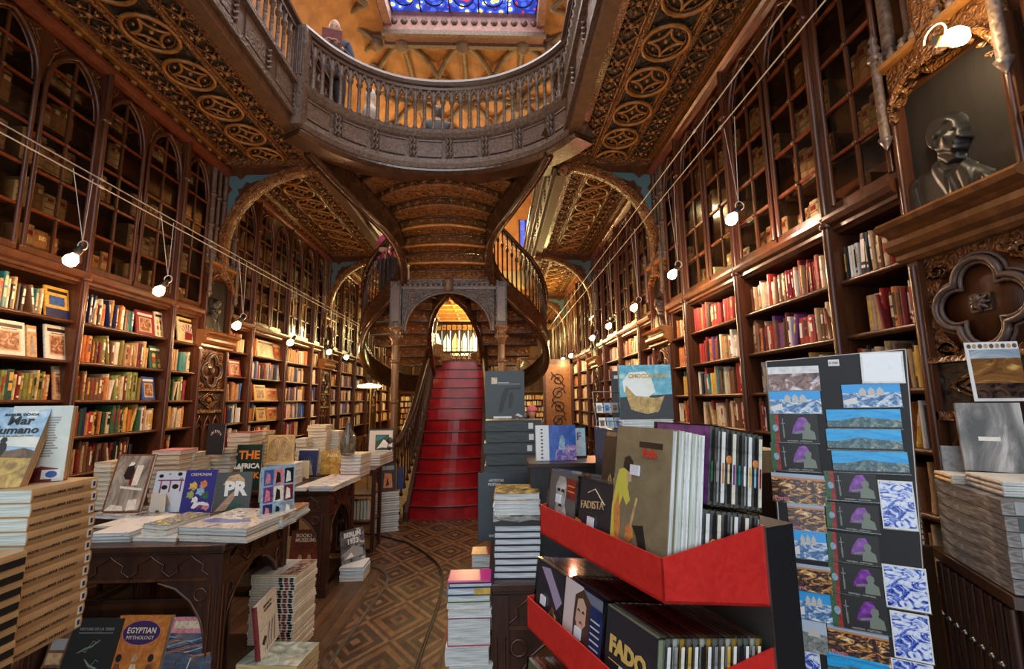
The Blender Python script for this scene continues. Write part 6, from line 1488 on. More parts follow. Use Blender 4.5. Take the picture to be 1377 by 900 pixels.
def fado1(b,w,h,t):
    rect(b,.46,.86,.86,.90,INK,w,h,t,2); rect(b,.46,.79,.86,.855,mc('grey') if False else mplain('khaki_dark',(.20,.16,.08),.4),w,h,t,2); txt(b,'Fado',.66,.80,.075,REDI,w,h,t,bold=.0009,k=4,fit=.36)
    poly(b,[(.0,.42),(.06,.6),(.1,.68),(.22,.70),(.3,.66),(.28,.56),(.34,.48),(.28,.44),(.2,.5),(.14,.42),(.12,.2),(.1,.12),(.0,.2)],mc('yellow') if False else mplain('print_citron',(.60,.55,.08),.4),w,h,t,2)
    poly(b,[(.18,.7),(.2,.77),(.28,.79),(.36,.75),(.36,.66),(.28,.68)],INK,w,h,t,3); poly(b,[(.26,.66),(.34,.68),(.34,.61),(.28,.6)],SKIN,w,h,t,3)
    poly(b,[(.0,.45),(.08,.55),(.1,.3),(.05,.15),(.0,.1)],mc('red'),w,h,t,1); poly(b,[(.1,.14),(.04,.40),(.12,.52),(.17,.3),(.16,.13)],mc('orange'),w,h,t,3)
    poly(b,[(.3,.30),(.36,.33),(.42,.30),(.44,.24),(.38,.20),(.3,.22)],mc('orange'),w,h,t,5); poly(b,[(.36,.30),(.39,.30),(.48,.5),(.46,.51)],mc('tan'),w,h,t,5)
    poly(b,[(.42,.32),(.6,.34),(.72,.12),(.8,.04),(.72,.02),(.62,.08),(.5,.05),(.36,.12),(.34,.18),(.56,.18),(.5,.26)],INK,w,h,t,4); poly(b,[(.74,.04),(.92,.0),(.9,.03),(.76,.1)],mc('yellow'),w,h,t,5)
    rect(b,.0,.0,.66,.095,mplain('label_grey',(.62,.6,.6),.4),w,h,t,6); txt(b,'FADO',.33,.04,.03,INK,w,h,t,k=8); stick(b,.33,.66,w,h,t)
def lilac(b,w,h,t):
    poly(b,[(.2,.9),(.5,.95),(.95,.6),(.8,.45),(.5,.7)],mplain('print_lilac',(.35,.28,.42),.35),w,h,t,1); poly(b,[(.5,.0),(.55,.3),(.65,.42),(.8,.35),(.85,.0)],mc('tan'),w,h,t,2); poly(b,[(.6,.33),(.66,.45),(.74,.42),(.75,.3)],mc('brown'),w,h,t,3); txt(b,'fado',.2,.12,.16,LGREY,w,h,t,fit=.5,k=3); stick(b,.28,.38,w,h,t)
def woman(b,w,h,t):
    rect(b,0,0,.5,1,mplain('print_blush',(.62,.52,.52),.35),w,h,t,0.5); poly(b,[(.3,.1),(.28,.5),(.3,.85),(.5,.97),(.7,.85),(.72,.4),(.6,.1)],mplain('print_hair',(.07,.035,.02),.4),w,h,t,1)
    poly(b,[(.34,.55),(.38,.82),(.5,.86),(.6,.78),(.6,.55),(.5,.45),(.42,.45)],SKIN,w,h,t,2); poly(b,[(.2,.1),(.3,.3),(.45,.32),(.5,.1)],SKIN,w,h,t,3); rect(b,.7,.1,1,.85,mc('navy'),w,h,t,3)
    for x in (.42,.54): poly(b,[(x-.04,.68),(x+.04,.68),(x,.71)],INK,w,h,t,4)
    poly(b,[(.44,.54),(.54,.54),(.49,.57)],mc('crimson'),w,h,t,4); 
    for k in range(7): rect(b,.74,.2+.08*k,.95,.215+.08*k,LGREY,w,h,t,5)
    stick(b,.36,.34,w,h,t)
def fado2(b,w,h,t): txt(b,'FADO',.5,.52,.26,mc('yellow') if False else GLD,w,h,t,fit=.66,bold=.0016,k=3); rect(b,.15,.42,.85,.43,GLD,w,h,t); rect(b,.15,.3,.85,.31,GLD,w,h,t); stick(b,.38,.3,w,h,t)
def green(b,w,h,t): poly(b,[(.3,.3),(.6,.2),(.7,.6),(.5,.8),(.3,.6)],mc('olive'),w,h,t)
KHAKI=mart('khaki_print',[(.3,(.17,.135,.075)),(.7,(.27,.22,.13))],14,rough=.4)
DKP=mplain('dark_print',(.03,.028,.034),.25)
zf=1.322; 
# column next to the corner: tall songbooks then clear cases two high
cd('songbook','tall khaki songbook titled Fado with a guitarist, at the rack corner',.006,.146,zf,.138,.232,.012,KHAKI,fado1,mplain('print_sage',(.55,.6,.48),.4),None,clear=False)
for k,c in enumerate((mplain('print_sage',(.55,.6,.48),.4),mc('white'),mplain('print_sage',(.55,.6,.48),.4),mc('white'))):
    cd('songbook','tall songbook seen edge on, %s behind the khaki Fado songbook'%ORD[k],.021+.0135*k,.145,zf-.0027*k,.136,.230,.011,c,None,mc('black') if k%2 else c,'songbooks behind the khaki one',clear=False)
SPC=[mc('grey'),mc('black'),mc('light blue'),mc('white'),mc('purple'),mc('orange'),mc('green'),mc('crimson'),mc('yellow'),mc('teal'),mc('cream')]
def side_print_glint(b,w,h,t,k=0):
    # tray edge facing the camera: print plus glints painted as white strips (x=w side)
    m=SPC[(k*5+2)%11]; m2=[mc('white'),mc('black'),mc('ivory'),mc('black'),mc('grey')][k%5]
    b.box((w+.0001,h*.06,t*.15),(w+.0006,h*.94,t*(.85 if k%5 in(0,2) else .5)),m2); b.box((w+.0003,h*.3,t*.3),(w+.0009,h*.55,t*.7),m)
    if k%5==1: b.lathe([(.0001,0),(.007,0),(.007,.001),(.004,.0015)],mc('orange'),(0,0,0),10,M=T(w+.0006,h*.6,t*.5)@Matrix.Rotation(R(90),4,'Y'))
for k in range(10):
    u=.078+k*.0118
    for lv in range(2):
        cd('compact_disc','clear jewel case, %s row back, %s storey, right of the tall songbooks'%(ORD[k],['lower','upper'][lv]),u+.028*lv*.8,.143,zf-.016-.0022*k+lv*.127,.134,.1255,.0104,SPC[(k*3+lv*4)%11],lambda b,w,h,t,k=k,lv=lv: side_print_glint(b,w,h,t,k+lv*3),mc('grey'))
cd('compact_disc','jewel case with a brown collage cover and white sticker, middle of the upper tray',.006,.262,zf,.124,.128,.0105,DKP,mixc,mc('navy'))
cd('compact_disc','jewel case with a black and white face and red label, left of the upper tray',.006,.386,zf,.122,.128,.0105,mplain('bw_cover',(.12,.115,.11),.3),face,mc('light blue'))
cd('songbook','dark brown tall songbook with script title behind the brown collage disc',.06,.262,zf+.0,.120,.205,.012,mplain('umber_cover',(.045,.03,.02),.35),lambda b,w,h,t:[txt(b,'Amalia',.5,.55,.14,mc('tan'),w,h,t,fit=.8,k=2),stick(b,.5,.3,w,h,t)],mc('brown'),None,clear=False)
cd('songbook','brown patterned tall songbook left of the dark script one',.09,.30,zf,.09,.21,.012,mart('brown_pattern',[(.4,(.06,.035,.02)),(.6,(.3,.2,.12))],24,rough=.35),lambda b,w,h,t: stick(b,.5,.45,w,h,t),mc('brown'),None,clear=False)
for k in range(9):
    for c,(v,w) in enumerate(((.262,.124),(.386,.122))):
        if c==0 and 3<=k<=6: continue
        cd('compact_disc','clear jewel case, %s behind the front disc of the %s column, upper tray'%(ORD[k],['middle','left'][c]),.0185+k*.0125,v,zf-.0024*k,w,.127,.0104,SPC[(k+c*3)%11],None,mc('grey'))
# middle tray
du,dz=TI[1]; zf2=zf+dz
cd('compact_disc','jewel case with a lilac night cover at the left of the middle tray',.006+du,.386,zf2,.122,.128,.0105,DKP,lilac,mc('grey'))
cd('compact_disc','jewel case with a long-haired woman in the centre of the middle tray',.006+du,.262,zf2,.124,.128,.0105,mplain('print_steel',(.16,.19,.25),.3),woman,mc('navy'))
cd('compact_disc','black jewel case with gold letters FADO at the corner of the middle tray',.006+du,.136,zf2,.132,.128,.0105,DKP,fado2,mplain('print_sage',(.55,.6,.48),.4))
for k in range(15):
    for c,(v,w) in enumerate(((.136,.132),(.262,.124),(.386,.122))):
        cd('compact_disc','clear jewel case, %s behind the front disc, %s column, middle tray'%(ORD[k],['corner','centre','left'][c]),.0185+du+k*.0125,v,zf2-.0024*k,w,.127,.0104,SPC[(k*2+c*5)%11],(lambda b,w,h,t,k=k: b.box((w+.0001,h*.08,t*.2),(w+.0006,h*.9,t*.75),[mc('white'),mc('grey'),mc('ivory'),mc('yellow'),mc('white'),mc('black')][k%6])) if c==0 else None,[mc('grey'),mc('white'),mc('yellow'),mc('grey')][k%4])  # white strips on the corner cases paint in their glinting edges
# lowest tray, only its left end shows
du,dz=TI[2]; zf3=zf+dz
for k in range(9):
    for c,(v,w) in enumerate(((.262,.124),(.386,.122))):
        cd('compact_disc','clear jewel case, %s from the front, %s column, lowest tray'%(ORD[k],['centre','left'][c]),.006+du+k*.0125,v,zf3-.0024*k,w,.127,.0104,mplain('olive_dark_print',(.09,.11,.05),.3) if k==0 else SPC[(k*3+c)%11],green if k==0 else None,[mc('white'),mc('pink'),mc('red')][k%3])
# pile of cream papers between rack and postcard board
a=onY(1012,672,1.25)
for k in range(8): mkbook('booklet','cream curled booklet, %s from the top of the pile between disc rack and postcard board'%ORD[7-k],'book',.10,.15,.0095,mc('cream'),fr(V(.965+rnd.uniform(-.003,.003),1.70,1.33+k*.010),V(1,.1,0),V(-.1,1,0)),'cream booklets by the rack',mc('tan'),PAGY)
q=MB(); q.box((.95,1.69,0),(1.12,1.88,1.328),W_DARK); tag(q.build('booklet_pedestal'),'dark narrow pedestal carrying the cream booklets behind the disc rack','pedestal')
# ================================================================ POSTCARD BOARD
PR=onY(1218,470,1.30); bd=V(-.85,.52,0).normalized(); BN_=V(-.52,-.85,0).normalized()   # normal towards the camera
PLN=PR.copy(); 
TL=onP(1030,487,PR,BN_); BL_=onP(1063,905,PR,BN_); BR_=onP(1252,905,PR,BN_)
org=TL.copy(); xd=-bd; BM=fr(V(TL.x,TL.y,0),xd,V(0,0,1))
BMi=BM.inverted()
def bc(px,py): q=BMi@onP(px,py,PR,BN_); return q.x,q.y
tr=bc(1218,470); tl=bc(1030,487); bl=bc(1063,905); br=bc(1252,905)
t=thing('postcard_board','tall black display board covered with postcards at right','display board',M=BM)
q=MB(); q.prism([(bl[0],0.0),(br[0]+.0,0.0),(br[0],br[1]),(tr[0],tr[1]),(tl[0],tl[1]),(bl[0],bl[1])],-.012,-.002,M_BLACK); q.build('board',t)
q=MB(); q.tube([(tl[0],tl[1],-.005),(bl[0],bl[1],-.005),(bl[0],0,-.005)],.004,M_STEEL,6); q.tube([(tr[0],tr[1],-.005),(br[0],br[1],-.005),(br[0],0,-.005)],.004,M_STEEL,6); q.tube([(tl[0],tl[1],-.005),(tr[0],tr[1],-.005)],.003,M_STEEL,6); q.build('edge_frame',t)
q=MB(); q.box(((tl[0]+tr[0])/2-.02,-.3,-.09),((tl[0]+tr[0])/2+.02,-.26,-.02),M_BLACK); 
x_,y_=bc(1121,488); q=MB(); q.box((x_-.014,y_-.01,-.002),(x_+.014,y_+.01,0),M_WHITE); q.text('0.70€',.010,mc('dark red'),T(x_,y_-.004,.0)); q.build('price_label',t)
CITYB=mart('night_lights_print',[(.3,(.01,.01,.03)),(.47,(.06,.035,.04)),(.56,(.6,.26,.05)),(.64,(1,.8,.45))],38,stretch=(1,1.6,1),rough=.12,detail=6)
CITYD=mart('day_city_print',[(.3,(.02,.05,.15)),(.46,(.10,.25,.5)),(.54,(.6,.7,.8)),(.64,(.95,.97,1))],34,stretch=(1,1.4,1),rough=.12,detail=6)
PANO=mart('pano_sky_print',[(.3,(.0,.26,.72)),(.6,(.05,.55,.95)),(.72,(.8,.95,1))],8,stretch=(1,4,1),rough=.1)
HILL=mart('pano_hill_print',[(.3,(.01,.05,.08)),(.5,(.08,.18,.2)),(.68,(.4,.42,.35))],50,rough=.1,detail=6)
TILE=mart('blue_tile_print',[(.38,(.01,.03,.30)),(.46,(.12,.22,.75)),(.52,(.75,.82,.98)),(.7,(.95,.97,1))],28,rough=.1,detail=6,dist=3)
GLARE=mart('glare_tile_print',[(.3,(.75,.85,.98)),(.42,(.98,.99,1))],9,rough=.1)  # glare on the tile card painted into its colours
VIO=mart('violet_light_print',[(.35,(.06,.015,.12)),(.55,(.28,.06,.45)),(.7,(.50,.2,.70))],22,stretch=(1,1,1),rough=.1)
FORT=mart('fort_print',[(.3,(.05,.07,.07)),(.55,(.35,.36,.34)),(.7,(.55,.6,.65))],36,rough=.12,detail=6)
def pc_art(kind,b,w,h):
    t=.0012
    if kind=='statue':
        rect(b,0,0,.11,1,mc('green'),w,h,t); rect(b,.11,0,.19,1,mc('red'),w,h,t); poly(b,[(.11+.06*math.cos(q),.5+.13*math.sin(q)) for q in [j*PI/5 for j in range(10)]],mc('light blue'),w,h,t,2)
        rect(b,.2,.12,1,1,INK,w,h,t,.7); poly(b,[(.45,.3),(.5,.6),(.62,.88),(.75,.9),(.85,.6),(.8,.3)],VIO,w,h,t,2)
        SG=mplain('print_stone',(.20,.24,.19),.3)
        poly(b,[(.66,.12),(.68,.4),(.73,.46),(.72,.5),(.70,.58),(.72,.68),(.78,.72),(.84,.68),(.85,.58),(.83,.5),(.84,.46),(.92,.38),(.94,.12)],SG,w,h,t,3)
        poly(b,[(.50,.30),(.68,.36),(.68,.43),(.52,.38)],SG,w,h,t,3); rect(b,.27,.3,.285,.85,GREYI,w,h,t,3); rect(b,.235,.66,.325,.68,GREYI,w,h,t,3); poly(b,[(.27,.15),(.3,.15),(.3,.5),(.26,.45)],SG,w,h,t,3)
        rect(b,.2,.0,1,.12,INK,w,h,t,2); txt(b,'MOSTEIRO - PORTUGAL',.6,.03,.07,LGREY,w,h,t,fit=.7,k=3)
    elif kind=='night':
        rect(b,.0,.0,1,.84,CITYB,w,h,t); rect(b,0,.84,1,1,mplain('print_dusk',(.42,.50,.62),.2),w,h,t); rect(b,0,.80,1,.87,mplain('print_sunset',(.6,.25,.1),.2),w,h,t,1.2)
        txt(b,'Porto',.18,.06,.2,mc('pink'),w,h,t,fit=.3,bold=.0005,k=3)
    elif kind=='day':
        rect(b,0,0,1,.62,CITYD,w,h,t); rect(b,0,.62,1,1,mplain('print_sky',(.04,.38,.85),.15),w,h,t)
        for k in range(3): poly(b,[(.3+.15*k,.5),(.3+.15*k,.72),(.36+.15*k,.86),(.42+.15*k,.72),(.42+.15*k,.5)],LGREY,w,h,t,2)
        poly(b,[(.0,.3),(.25,.45),(.25,.15),(.05,.1)],WHT,w,h,t,2)
    elif kind=='pano':
        rect(b,0,.38,1,1,PANO,w,h,t); rect(b,0,.08,1,.42,HILL,w,h,t); poly(b,[(0,.38),(.2,.44),(.42,.58),(.5,.62),(.6,.55),(.8,.5),(1,.46),(1,.36),(0,.34)],HILL,w,h,t,2); rect(b,0,0,1,.09,INK,w,h,t,2)
    elif kind=='tile': rect(b,.04,.04,.96,.96,TILE,w,h,t)
    elif kind=='bright': rect(b,.05,.05,.95,.95,GLARE,w,h,t)
    elif kind=='fort': rect(b,0,0,1,.6,FORT,w,h,t); rect(b,0,.6,1,1,mplain('print_haze',(.5,.6,.72),.2),w,h,t); poly(b,[(.4,.5),(.45,.7),(.6,.78),(.75,.72),(.8,.5)],LGREY,w,h,t,2)
    elif kind=='glare': rect(b,0,0,1,.7,mart('glare_night_print',[(.35,(.05,.03,.05)),(.5,(.35,.2,.15)),(.62,(.8,.8,.85))],24,rough=.1),w,h,t); rect(b,0,.7,1,1,mc('white'),w,h,t)  # pale print and white top paint in the glare
CN={'statue':'purple-lit stone statue postcard with a green and red edge','night':'orange night city postcard','day':'blue daytime city postcard','pano':'long panoramic postcard under a bright blue sky','tile':'blue and white tile postcard','bright':'pale white tile card','fort':'grey fortress postcard','glare':'city postcard washed pale by glare'}
CARDS=[('glare',1033,493,1102,525,'top left of the board'),('day',1035,526,1104,556,'below the glare card at left'),('statue',1036,557,1100,595,'third down the left column'),('statue',1038,596,1102,634,'fourth down the left column'),('night',1038,637,1110,676,'fifth down the left column'),
('bright',1157,473,1215,515,'top right corner of the board'),('day',1133,517,1212,548,'under the pale white card'),('pano',1112,551,1212,577,'topmost of the three panoramas'),('pano',1112,578,1213,606,'middle of the three panoramas'),('pano',1120,608,1222,637,'lowest of the three panoramas'),
('statue',1110,635,1180,674,'topmost of the central column'),('statue',1111,677,1181,713,'second of the central column'),('statue',1113,718,1182,757,'third of the central column'),('statue',1115,759,1186,800,'fourth of the central column'),('statue',1119,803,1194,848,'lowest of the central column'),
('night',1060,678,1110,714,'just under the fifth left card'),('day',1063,714,1112,752,'left edge, beside the second central statue'),('night',1066,760,1118,796,'left edge, beside the third central statue'),('day',1069,796,1120,834,'left edge, beside the fourth central statue'),('fort',1070,834,1112,876,'lower left'),('tile',1072,876,1104,918,'lower left corner'),
('night',1114,846,1195,888,'below the central statues'),('pano',1113,884,1195,916,'at the bottom edge'),('tile',1184,647,1231,712,'tall, uppermost at right'),('tile',1189,762,1248,820,'broad, middle right'),('tile',1200,825,1252,888,'tall, lower right'),('tile',1200,890,1256,920,'bottom right edge')]
for i,(k,x0,y0,x1,y1,w_) in enumerate(CARDS):
    A_=bc(x0,(y0+y1)/2); B_=bc(x1,(y0+y1)/2); C_=bc((x0+x1)/2,y0); D_=bc((x0+x1)/2,y1)
    w=B_[0]-A_[0]; h=C_[1]-D_[1]
    q=MB(); q.box((0,0,0),(w,h,.0012),mc('white') if k in('bright','tile') else mc('black')); pc_art(k,q,w,h)
    q.box((-.002,-.002,.0),(w+.002,0,.003),CLEAR); 
    o=q.build('postcard',M=BM@T(A_[0],D_[1],.0005*(i%3)+.0003)@Matrix.Rotation(R(rnd.uniform(-1.2,1.2)),4,'Z')); tag(o,CN[k]+', '+w_,'postcard','postcards on the board')
# ================================================================ RIGHT EDGE: fluted stand, grey boxed sets, standing covers
Cc=V(1.257,1.15,0); la=V(.43,1,0).normalized(); ra=V(1,-.43,0).normalized()
zb=1.12; n=6; tk=.037
t=thing('fluted_stand','dark fluted wooden stand under the grey boxed sets at right','stand',M=fr(Cc+la*.0-ra*.0,ra,la))
q=MB(); q.box((0.01,-.0,0),(.42,.40,zb-.03),W_DARK); q.build('body',t)
q=MB(); q.box((-.01,-.01,zb-.03),(.45,.42,zb-.002),W_TABLE); q.build('top',t)
q=MB()
for k in range(9): q.tube([(.0,.03+k*.043,.05),(.0,.03+k*.043,zb-.04)],.013,W_TABLE,8)
for k in range(9): q.tube([(.04+k*.043,-.004,.05),(.04+k*.043,-.004,zb-.04)],.013,W_TABLE,8)
for k in range(9): q.lathe([(0,-.008),(.012,0),(0,.008)],M_STEEL,(-.012,.03+k*.043,.93),6)
q.build('fluting',t)
GB=mart('concrete_print',[(.3,(.05,.045,.042)),(.52,(.22,.195,.18)),(.68,(.45,.41,.38))],9,stretch=(1,1,5),rough=.4,dist=2)
for k in range(n):
    M=fr(Cc+V(0,0,zb+k*tk)+la*rnd.uniform(-.004,.004),ra,la)
    th=thing('boxed_set','grey marbled boxed set, %s from the top of the stack at right edge'%ORD[n-1-k],'book',M=M,group='grey boxed sets')
    q=MB(); q.box((0,0,.001),(.20,.34,tk-.001),GB); q.build('slipcase',th)
    if k in(1,3,4) or True:
        q=MB(); q.box((.025,-.0012,.003),(.2,.001,tk-.003),mc('grey') if k not in (1,4) else mplain('slate_dark',(.03,.045,.045),.3)); 
        if k in(1,4): q.lathe([(0,0),(.006,0),(.006,.001)],M_WHITE,(0,0,0),6,M=T(.05,-.0012,.018)@Matrix.Rotation(R(90),4,'X'))
        q.build('end_label',th)
zt=zb+n*tk
for k in range(3): mkbook('booklet','white booklet, %s from top of the right-hand pile on the grey boxes'%ORD[2-k],'book',.13,.17,.0125,mc('ivory'),fr(Cc+V(0,0,zt+.0005+k*.013)+la*.05+ra*.03,ra,la),'white booklets on grey boxes',mc('grey'),PAGW)
for k in range(2): mkbook('booklet','white booklet, %s from top of the rear pile on the grey boxes'%ORD[1-k],'book',.09,.10,.0125,mc('ivory'),fr(Cc+V(0,0,zt+.0005+k*.013)+la*.235+ra*.0,ra,la),'white booklets on grey boxes, rear',mc('tan'),PAGW)
# grey stone-look cover on a ledge behind
MARB=mart('marble_print',[(.35,(.06,.055,.05)),(.5,(.22,.20,.185)),(.62,(.50,.46,.43))],6,stretch=(1.2,.4,1),rough=.25,dist=3)
a=onY(1300,642,1.36); b0=onY(1390,642,1.28); a.z=b0.z=zt+.04
stand('portfolio','large grey marbled portfolio standing behind the white booklets at right',a,b0,542,4,MARB,lambda b,w,h,t: rect(b,.28,.44,.62,.50,mc('ivory'),w,h,t,2),t=.012)
a=onY(1272,642,1.44); b0=onY(1302,642,1.41); a.z=b0.z=zt+.02
stand('portfolio','small grey card left of the large marbled portfolio',a,b0,600,3,mc('grey'),None,t=.008)
q=MB(); p=onY(1318,541,1.37); q.box((p.x-.03,1.372,0),(p.x+.2,1.42,p.z),W_DARK); tag(q.build('picture_easel'),'dark upright easel carrying the sunset photograph at the right edge','easel')
def suns(b,w,h,t):
    rect(b,.04,.05,1,.87,mart('sunset_print',[(.3,(.03,.015,.01)),(.5,(.30,.13,.04)),(.62,(.75,.45,.15)),(.75,(.85,.78,.6))],7,stretch=(1,1.8,1),rough=.1,dist=2),w,h,t); rect(b,.04,.72,1,.87,mart('dusk_print',[(.4,(.15,.25,.38)),(.6,(.65,.68,.65))],6,rough=.1),w,h,t,2)
    for k in range(9): poly(b,[(.05+k*.11+.045*math.cos(q_),.93+.04*math.sin(q_)) for q_ in [j*PI/4 for j in range(8)]],mc('tan') if k%2 else mc('brown'),w,h,t,2)
    rect(b,.04,.05,1,.3,mart('bridge_print',[(.4,(.02,.012,.012)),(.6,(.15,.08,.05)),(.7,(.6,.35,.1))],20,rough=.1),w,h,t,2)
a=onY(1313,540,1.36); b0=onY(1385,540,1.33); b0.z=a.z
stand('photograph','sunset river photograph in a white border at the right edge',a,b0,460,3,WHT,suns,t=.006)
q=MB(); q.tube([(1.02,.98,.0),(1.02,.98,.3)],.05,mc('crimson'),8)
for k in range(6): mkbook('magazine','black-lined magazine, %s from top of the thin pile between the postcard board and grey boxes'%ORD[5-k],'magazine',.07,.15,.016,mc('brown'),fr(V(1.30,1.50,1.13+k*.017),V(1,0,0),V(0,1,0)),'thin pile behind the postcard board',None,PAG)
q=MB(); q.box((1.29,1.49,0),(1.38,1.66,1.129),W_DARK); tag(q.build('magazine_pedestal'),'dark narrow pedestal behind the postcard board','pedestal')
# ================================================================ PEOPLE
def person(name,label,M,pose,shirt,trousers,skin,hair,height=1.72,sleeve=None,hat=None,robe=None):
    """pose: dict of joint positions in metres, feet at z=0, facing +y"""
    th=thing('person',label,'person',M=M)
    def skinned(nm,chain,mat,par):
        vs=[];es=[];rs=[];ix={}
        def vid(p,r):
            k=tuple(round(c,4) for c in p)
            if k not in ix: ix[k]=len(vs); vs.append(p); rs.append(r)
            return ix[k]
        for ch in chain:
            for (p,r),(q_,s) in zip(ch[:-1],ch[1:]): es.append((vid(p,r),vid(q_,s)))
        me=bpy.data.meshes.new(nm); me.from_pydata(vs,es,[]); o=bpy.data.objects.new(nm,me); COL.objects.link(o); o.parent=par
        sk_=o.modifiers.new('skin','SKIN'); sk_.use_smooth_shade=True
        lay=me.skin_vertices[0] if me.skin_vertices else None
        if lay is None:
            return o
        for i,r in enumerate(rs): lay.data[i].radius=(r,r) if not isinstance(r,tuple) else r; lay.data[i].use_root=(i==0)
        o.modifiers.new('sub','SUBSURF').levels=2; o.modifiers['sub'].render_levels=2
        me.materials.append(mat); return o
    return th,skinned
def ensure_skin(vs,es,rs,nm,mat,par):
    me=bpy.data.meshes.new(nm); me.from_pydata(vs,es,[])
    o=bpy.data.objects.new(nm,me); COL.objects.link(o)
    m_=o.modifiers.new('skin','SKIN'); m_.use_smooth_shade=True
    o.parent=par
    for i,r in enumerate(rs):
        d=me.skin_vertices[0].data[i]; d.radius=r if isinstance(r,tuple) else (r,r); d.use_root=(i==0)
    s_=o.modifiers.new('sub','SUBSURF'); s_.levels=2; s_.render_levels=2; me.materials.append(mat); return o
def chain(*ch):
    vs=[];es=[];rs=[];ix={}
    for c in ch:
        last=None
        for p,r in c:
            k=tuple(round(q,4) for q in p)
            if k not in ix: ix[k]=len(vs); vs.append(p); rs.append(r)
            if last is not None and last!=ix[k]: es.append((last,ix[k]))
            last=ix[k]
    return vs,es,rs
def head(b,c,yaw,skin,hair,bald=False,pitch=0,r=.095):
    """face towards +y rotated by yaw"""
    Mh=T(*c)@Matrix.Rotation(yaw,4,'Z')@Matrix.Rotation(pitch,4,'X')
    vs=[];fs=[];n=16;m=12
    for i in range(m+1):
        th=PI*i/m
        for j in range(n):
            ph=2*PI*j/n; x=math.sin(th)*math.cos(ph); y=math.sin(th)*math.sin(ph); z=math.cos(th)
            sx=.80*(1-.28*max(0,-z)**1.5); sy=.98*(1-.12*max(0,-z)); fy=0
            if y>0: fy=.10*math.exp(-((x/.16)**2))*math.exp(-(((z+.15)/.22)**2)) -.05*math.exp(-(((abs(x)-.32)/.16)**2))*math.exp(-(((z-.08)/.14)**2))+.04*math.exp(-((x/.3)**2))*math.exp(-(((z+.48)/.1)**2))+.05*math.exp(-((x/.3)**2))*math.exp(-(((z+.82)/.16)**2))
            vs.append((r*x*sx,r*(y*sy+fy),r*1.22*z))
    for i in range(m):
        for j in range(n): fs.append((i*n+j,(i+1)*n+j,(i+1)*n+(j+1)%n,i*n+(j+1)%n))
    b.add(vs,fs,skin,smooth=True,M=Mh)
    for s in (-1,1):
        b.lathe([(0,-.004),(.012,0),(.018,.006),(.012,.012)],skin,(0,0,0),8,M=Mh@T(s*r*.80,0,-.005)@Matrix.Rotation(s*R(80),4,'Y')@Matrix.Scale(1.6,4,(1,0,0)))
        b.lathe([(0,-.006),(.008,-.003),(.009,0),(0,.006)],mplain('eye_dark',(.02,.015,.012),.2),(0,0,0),6,M=Mh@T(s*r*.30,r*.86,r*.10)@Matrix.Rotation(R(90),4,'X'))
    b.tube([(-r*.26,r*.88,-r*.52),(0,r*.95,-r*.50),(r*.26,r*.88,-r*.52)],.004,mplain('lip',(.35,.12,.10),.4),5,M=Mh)
    return Mh
def hairmesh(Mh,hair,par,r=.095,length=0,bald=False):
    b=MB(); vs=[];fs=[];n=16;m=8
    for i in range(m+1):
        th=(PI*.62)*i/m
        for j in range(n):
            ph=2*PI*j/n; x=math.sin(th)*math.cos(ph); y=math.sin(th)*math.sin(ph); z=math.cos(th)
            lim=(y>.35 and z<.45)
            k=1.08 if not lim else .9
            zz=z*1.24
            if length and y<.3 and i==m: zz-=length/r
            vs.append((r*x*.86*k,r*y*1.02*k-.004,r*zz*k))
    for i in range(m):
        for j in range(n): fs.append((i*n+j,(i+1)*n+j,(i+1)*n+(j+1)%n,i*n+(j+1)%n))
    b.add(vs,fs,hair,smooth=True,M=Mh); return b.build('hair',par)
def hand(b,wrist,d,up,skin,side=1,s=1.0,curl=.6):
    """palm plus five separate bent fingers; d pointing direction, up = back of hand"""
    d=Vector(d).normalized(); up=Vector(up); up=(up-d*up.dot(d)).normalized(); w=d.cross(up)*side; W_=Vector(wrist)
    b.tube([W_,W_+d*.04*s,W_+d*.08*s,W_+d*.09*s],[.022*s,.033*s,.036*s,.025*s],skin,10,sq=1)
    for i,(o,l,r) in enumerate(((-.03,.060,.0085),(-.01,.075,.009),(.01,.070,.009),(.03,.056,.008))):
        p=W_+d*.083*s+w*o*s; a=p+d*l*.45*s-up*l*.15*s*curl; c=a+d*l*.3*s*(1-curl*.4)-up*l*.35*s*curl; e=c+d*l*.1*s-up*l*.3*s*curl
        b.tube([p,a,c,e],[r*s,r*s,r*.9*s,r*.7*s],skin,6)
    p=W_+d*.03*s-w*.03*s; b.tube([p,p+d*.025*s-w*.02*s-up*.008*s,p+d*.055*s-w*.022*s-up*.025*s*curl],[.012*s,.011*s,.008*s],skin,6)
